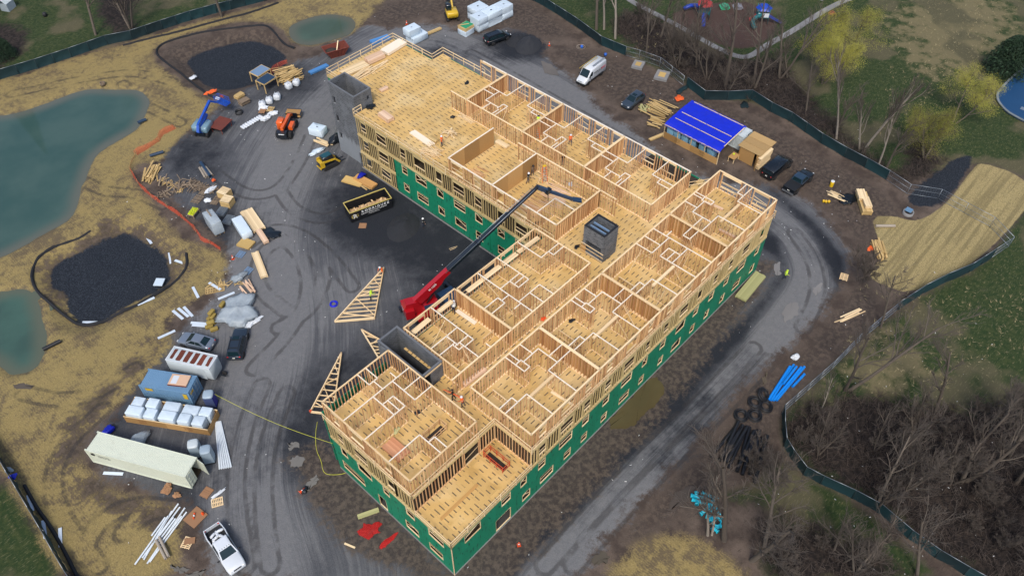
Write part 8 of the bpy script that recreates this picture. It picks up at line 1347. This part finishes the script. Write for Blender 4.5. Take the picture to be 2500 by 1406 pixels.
def body(pose):
    bend, aL, aR, eb, lL, lR = POSES[pose]; hip = Vector((0, 0, .92))
    def fw(p, a, l): return p + Vector((math.sin(a), 0, math.cos(a))) * l
    J = [(hip, .145, .115)]; E_ = []
    sp1 = fw(hip, bend * .5, .22); sp2 = fw(sp1, bend, .24); nk = fw(sp2, bend * 1.05, .10); hd0 = fw(nk, bend * .7, .09); hd1 = fw(hd0, bend * .5, .10); hd2 = fw(hd1, bend * .4, .09)
    for p, r in ((sp1, (.13, .10)), (sp2, (.16, .115)), (nk, (.06, .06)), (hd0, (.07, .075)), (hd1, (.095, .10)), (hd2, (.06, .07))): J.append((p, *r)); E_.append((len(J) - 2, len(J) - 1))
    nose = hd1 + Vector((.115, 0, -.01)); J.append((nose, .018)); E_.append((5, len(J) - 1))
    hands = []
    for s, a in ((1, aL), (-1, aR)):
        sh = sp2 + Vector((0, s * .20, .02)); J.append((sh, .065)); E_.append((2, len(J) - 1)); d = Vector((math.sin(a + bend * .2), s * .12, -math.cos(a + bend * .2))).normalized(); el = sh + d * .29; J.append((el, .045)); E_.append((len(J) - 2, len(J) - 1)); d2 = Vector((math.sin(a + eb + .2), -s * .08, -math.cos(a + eb + .2))).normalized(); wr = el + d2 * .26; J.append((wr, .03)); E_.append((len(J) - 2, len(J) - 1)); wi = len(J) - 1; pm = wr + d2 * .08; J.append((pm, .036, .02)); E_.append((wi, len(J) - 1)); pi = len(J) - 1
        for k in range(4): f = pm + d2 * (.07 + .012 * (1.5 - abs(k - 1.3))) + Vector((0, 0, 0)) + d2.orthogonal().normalized() * 0 + Vector((.012 * (k - 1.5), .022 * (k - 1.5), -.012)); J.append((f, .009)); E_.append((pi, len(J) - 1))
        th = wr + d2 * .07 + Vector((.05, -s * .02, .01)); J.append((th, .010)); E_.append((wi, len(J) - 1)); hands.append(pm)
    for s, l in ((1, lL), (-1, lR)):
        h = hip + Vector((0, s * .095, -.06)); J.append((h, .095)); E_.append((0, len(J) - 1)); kn = h + Vector((math.sin(l) * .42, s * .02, -math.cos(l) * .42)); J.append((kn, .062)); E_.append((len(J) - 2, len(J) - 1)); l2 = l - (.35 if l > .1 else .15) * (1 if l > 0 else .6); an = kn + Vector((math.sin(l2) * .40, 0, -math.cos(l2) * .40)); J.append((an, .042)); E_.append((len(J) - 2, len(J) - 1)); J.append((an + Vector((.13, s * .015, -.05)), .04, .032)); E_.append((len(J) - 2, len(J) - 1)); J.append((an + Vector((-.05, 0, -.045)), .036)); E_.append((len(J) - 3, len(J) - 1))
    me = skin_mesh(J, E_); zmin = min(v.co.z for v in me.vertices)
    for v in me.vertices: v.co.z -= zmin
    return me, {'hip': hip.z - zmin, 'sp1': sp1 - Vector((0, 0, zmin)), 'sp2': sp2 - Vector((0, 0, zmin)), 'nk': nk - Vector((0, 0, zmin)), 'hd': hd1 - Vector((0, 0, zmin)), 'bend': bend, 'hands': [h - Vector((0, 0, zmin)) for h in hands]}
def person(label, p, z, a, pose, shirt, trousers, vest=None, hat=None, tall=1.0):
    if pose not in BODIES: BODIES[pose] = body(pose)
    src, K = BODIES[pose]; me = src.copy(); me.materials.clear()
    for m in (M_SKIN, shirt, trousers, M_BOOT): me.materials.append(m)
    for poly in me.polygons:
        c = poly.center; dh = (c - K['hd']).length; hand = min((c - h).length for h in K['hands'])
        poly.material_index = 3 if c.z < .14 else 0 if (dh < .17 or hand < .14) else 2 if c.z < K['hip'] + .03 and abs(c.y) < .24 and (c - K['sp2']).length > .33 else 1
        poly.use_smooth = True
    T = thing('person', label, 'person', (p[0], p[1], z), a, 'workers'); T.scale = (tall,) * 3; obj('body', me, T)
    R_ = Matrix.Rotation(K['bend'], 4, 'Y')
    if vest:
        b = MB(); b.lathe([(.185, -.26), (.20, -.05), (.215, .12), (.16, .24), (.08, .28)], n=14, cap=False); b.xf(Matrix.Translation(K['sp2'] - Vector((0, 0, 0))) @ R_ @ Matrix.Translation((0, 0, -.06)) @ Matrix.Scale(.78, 4, (1, 0, 0)) @ Matrix.Scale(1.12, 4, (0, 1, 0))); b.build('vest', vest, T)
        b = MB(); b.lathe([(.207, -.06), (.209, .0)], n=14, cap=False); b.xf(Matrix.Translation(K['sp2']) @ R_ @ Matrix.Translation((0, 0, -.06)) @ Matrix.Scale(.80, 4, (1, 0, 0)) @ Matrix.Scale(1.14, 4, (0, 1, 0))); b.build('reflective_band', M_REFL, T)
    if hat:
        b = MB(); b.lathe([(.17, .0), (.135, .012), (.132, .06), (.10, .115), (.03, .14), (.005, .142)], n=14); b.xf(Matrix.Translation(K['hd'] + Vector((.01, 0, .035))) @ Matrix.Rotation(K['bend'] * .5, 4, 'Y')); b.build('hard_hat', hat, T)
    else:
        b = MB(); b.blob(K['hd'] + Vector((-.02, 0, .04)), (.115, .105, .105), 10, 7, .04); b.build('hair', M_BLKC, T)
    return T
DK = Z4 + .006
person('worker in an orange vest on the open deck beside the teepee of offcuts', (38.11,40.29), DK, -1.2, 'stand', M_HVO, M_GREYC, M_HVO, M_HAT); person('worker in a lime vest up on the orange step ladder in the far rooms', (48.78,32.35), DK + 1.35, .6, 'work', M_NAVY, M_NAVY, M_HVY, M_HATK); person('worker in an orange shirt walking in the far rooms', (50.15,27.69), DK, -2.2, 'walk', M_HVO, M_GREYC, M_HVO, M_HAT); person('worker in a tan jacket and black hat by the tall board wall', (42.00,27.29), DK, -2.0, 'work', M_TANC, M_GREYC, None, M_HATK); person('worker in a dark vest with white bands by the tall board wall', (40.40,26.64), DK, -1.0, 'carry', M_BLKC, M_GREYC, M_BLKC, M_HAT); person('worker bending over a beam in the room beside the crane', (18.47,18.10), DK, .6, 'bend', M_NAVY, M_NAVY, M_REFL, M_HAT); person('worker in an orange vest carrying a ladder in the corridor', (10.40,8.61), DK, 2.2, 'carry', M_HVO, M_GREYC, M_HVO, M_HAT); person('worker in black steadying the front of the carried ladder', (10.34,9.92), DK, 2.2, 'carry', M_BLKC, M_BLKC, None, None); person('worker in a dark outfit with a yellow banded vest in the courtyard', (31.87,38.45), .0, -.6, 'stand', M_BLKC, M_NAVY, M_BLKC, M_HAT); person('worker in a lime vest standing on the courtyard truss', (18.00,33.46), .3, -.5, 'work', M_HVY, M_NAVY, M_HVY, M_HATY); person('worker in orange at the tip of the courtyard truss', (22.20,36.10), .1, 3.6, 'bend', M_HVO, M_HVO, None, M_HAT); person('worker in a lime jacket walking on the haul road', (57.36,-3.66), .02, -.9, 'walk', M_HVY, M_NAVY, M_HVY, M_HATY); person('worker in black leaning by the studs of the corridor', (46.39,22.03), DK, 1.0, 'stand', M_BLKC, M_BLKC, None, None); person('worker in black in the corridor nearer the orange step ladder', (46.20,25.65), DK, 1.0, 'stand', M_BLKC, M_GREYC, None, None)
# ladders
M_ORL = mat('ladder_orange', (.70, .13, .03), .5)
def stepladder(label, p, z, a, h=2.2, cap=M_YDR):
    T = thing('step_ladder', label, 'ladder', (p[0], p[1], z), a, 'step ladders')
    for s in (-1, 1): brd('ladder_rail', M_ORL, (-.55, s * .32, 0), (0, s * .2, h), .07, .03, T); brd('ladder_rail', M_ORL, (.55, s * .30, 0), (.03, s * .2, h), .05, .03, T)
    for k in range(1, 7): t_ = k / 7; brd('ladder_step', M_ALU, (-.55 * (1 - t_), -.3 + .1 * t_, h * t_), (-.55 * (1 - t_), .3 - .1 * t_, h * t_), .09, .03, T)
    bx('ladder_top', cap, (0, 0, h), (.3, .45, .06), T)
stepladder('orange step ladder with a yellow top by the tall board wall', (42.28,25.54), DK, 1.0, 2.4); stepladder('orange step ladder under the lime vested worker', (48.36,32.14), DK, .8, 1.9)
g = ladder(2.2, .45, M_ORL, None, M_ALU, 'carried_ladder'); tag(g, 'folded orange ladder carried along the corridor', 'ladder'); q0 = (10.40,9.98); g.location = (q0[0], q0[1], DK + .95); g.rotation_euler = (.9, .1, (10.43,9.72,1.765,1.92)[2])
# hand tools and buckets on the deck
for i, (p, m, nm, lb) in enumerate((((35.70,14.53), M_BTARP, 'tool_bag', 'black tool bag on the floor beside the lift shaft'), ((26.48,7.64), M_BTARP, 'saw_bench', 'dark saw bench in the middle room of the long wing'), ((43.85,22.41), M_BAG, 'white_bucket', 'white bucket against the corridor wall'), ((24.54,10.18), M_CONE, 'orange_bucket', 'orange bucket in the corridor behind the middle rooms'), ((6.77,11.39), M_BTARP, 'nail_gun', 'dark nail gun left on the floor of the corner room'), ((35.38,20.84), M_BTARP, 'tool_bag', 'small tool bag in the room under the crane boom'), ((3.85,11.43), M_OLIVE, 'tool_heap', 'green tool heap in the corner room by the terrace'), ((50.76,48.06), M_BTARP, 'black_cable', 'black cable heap on the empty deck'), ((43.56,43.77), M_BTARP, 'cable_heap', 'dark cable heap by the first room wall'))): crumple(lb, p, (.7, .5, .3), m, nm, 'tools', DK, 60 + i, .35)
for i, (p, lb) in enumerate((((81.75,50.95), 'blue bucket nearer the tangle of hoses behind the van'), ((82.65,46.35), 'blue bucket behind the white van roof'))): b = MB(); b.lathe([(.22, 0), (.27, .45), (.24, .45), (.2, .05)], n=14); one(b, 'blue_bucket', mat('bucket_blue', (.01, .10, .45), .5), lb, 'bucket', p, 0, 'blue buckets')
hose('grey hose tangle on the dirt behind the white van', (81.95,51.31), .8, 2, M_LOG, 'hose_coil', r=.035)
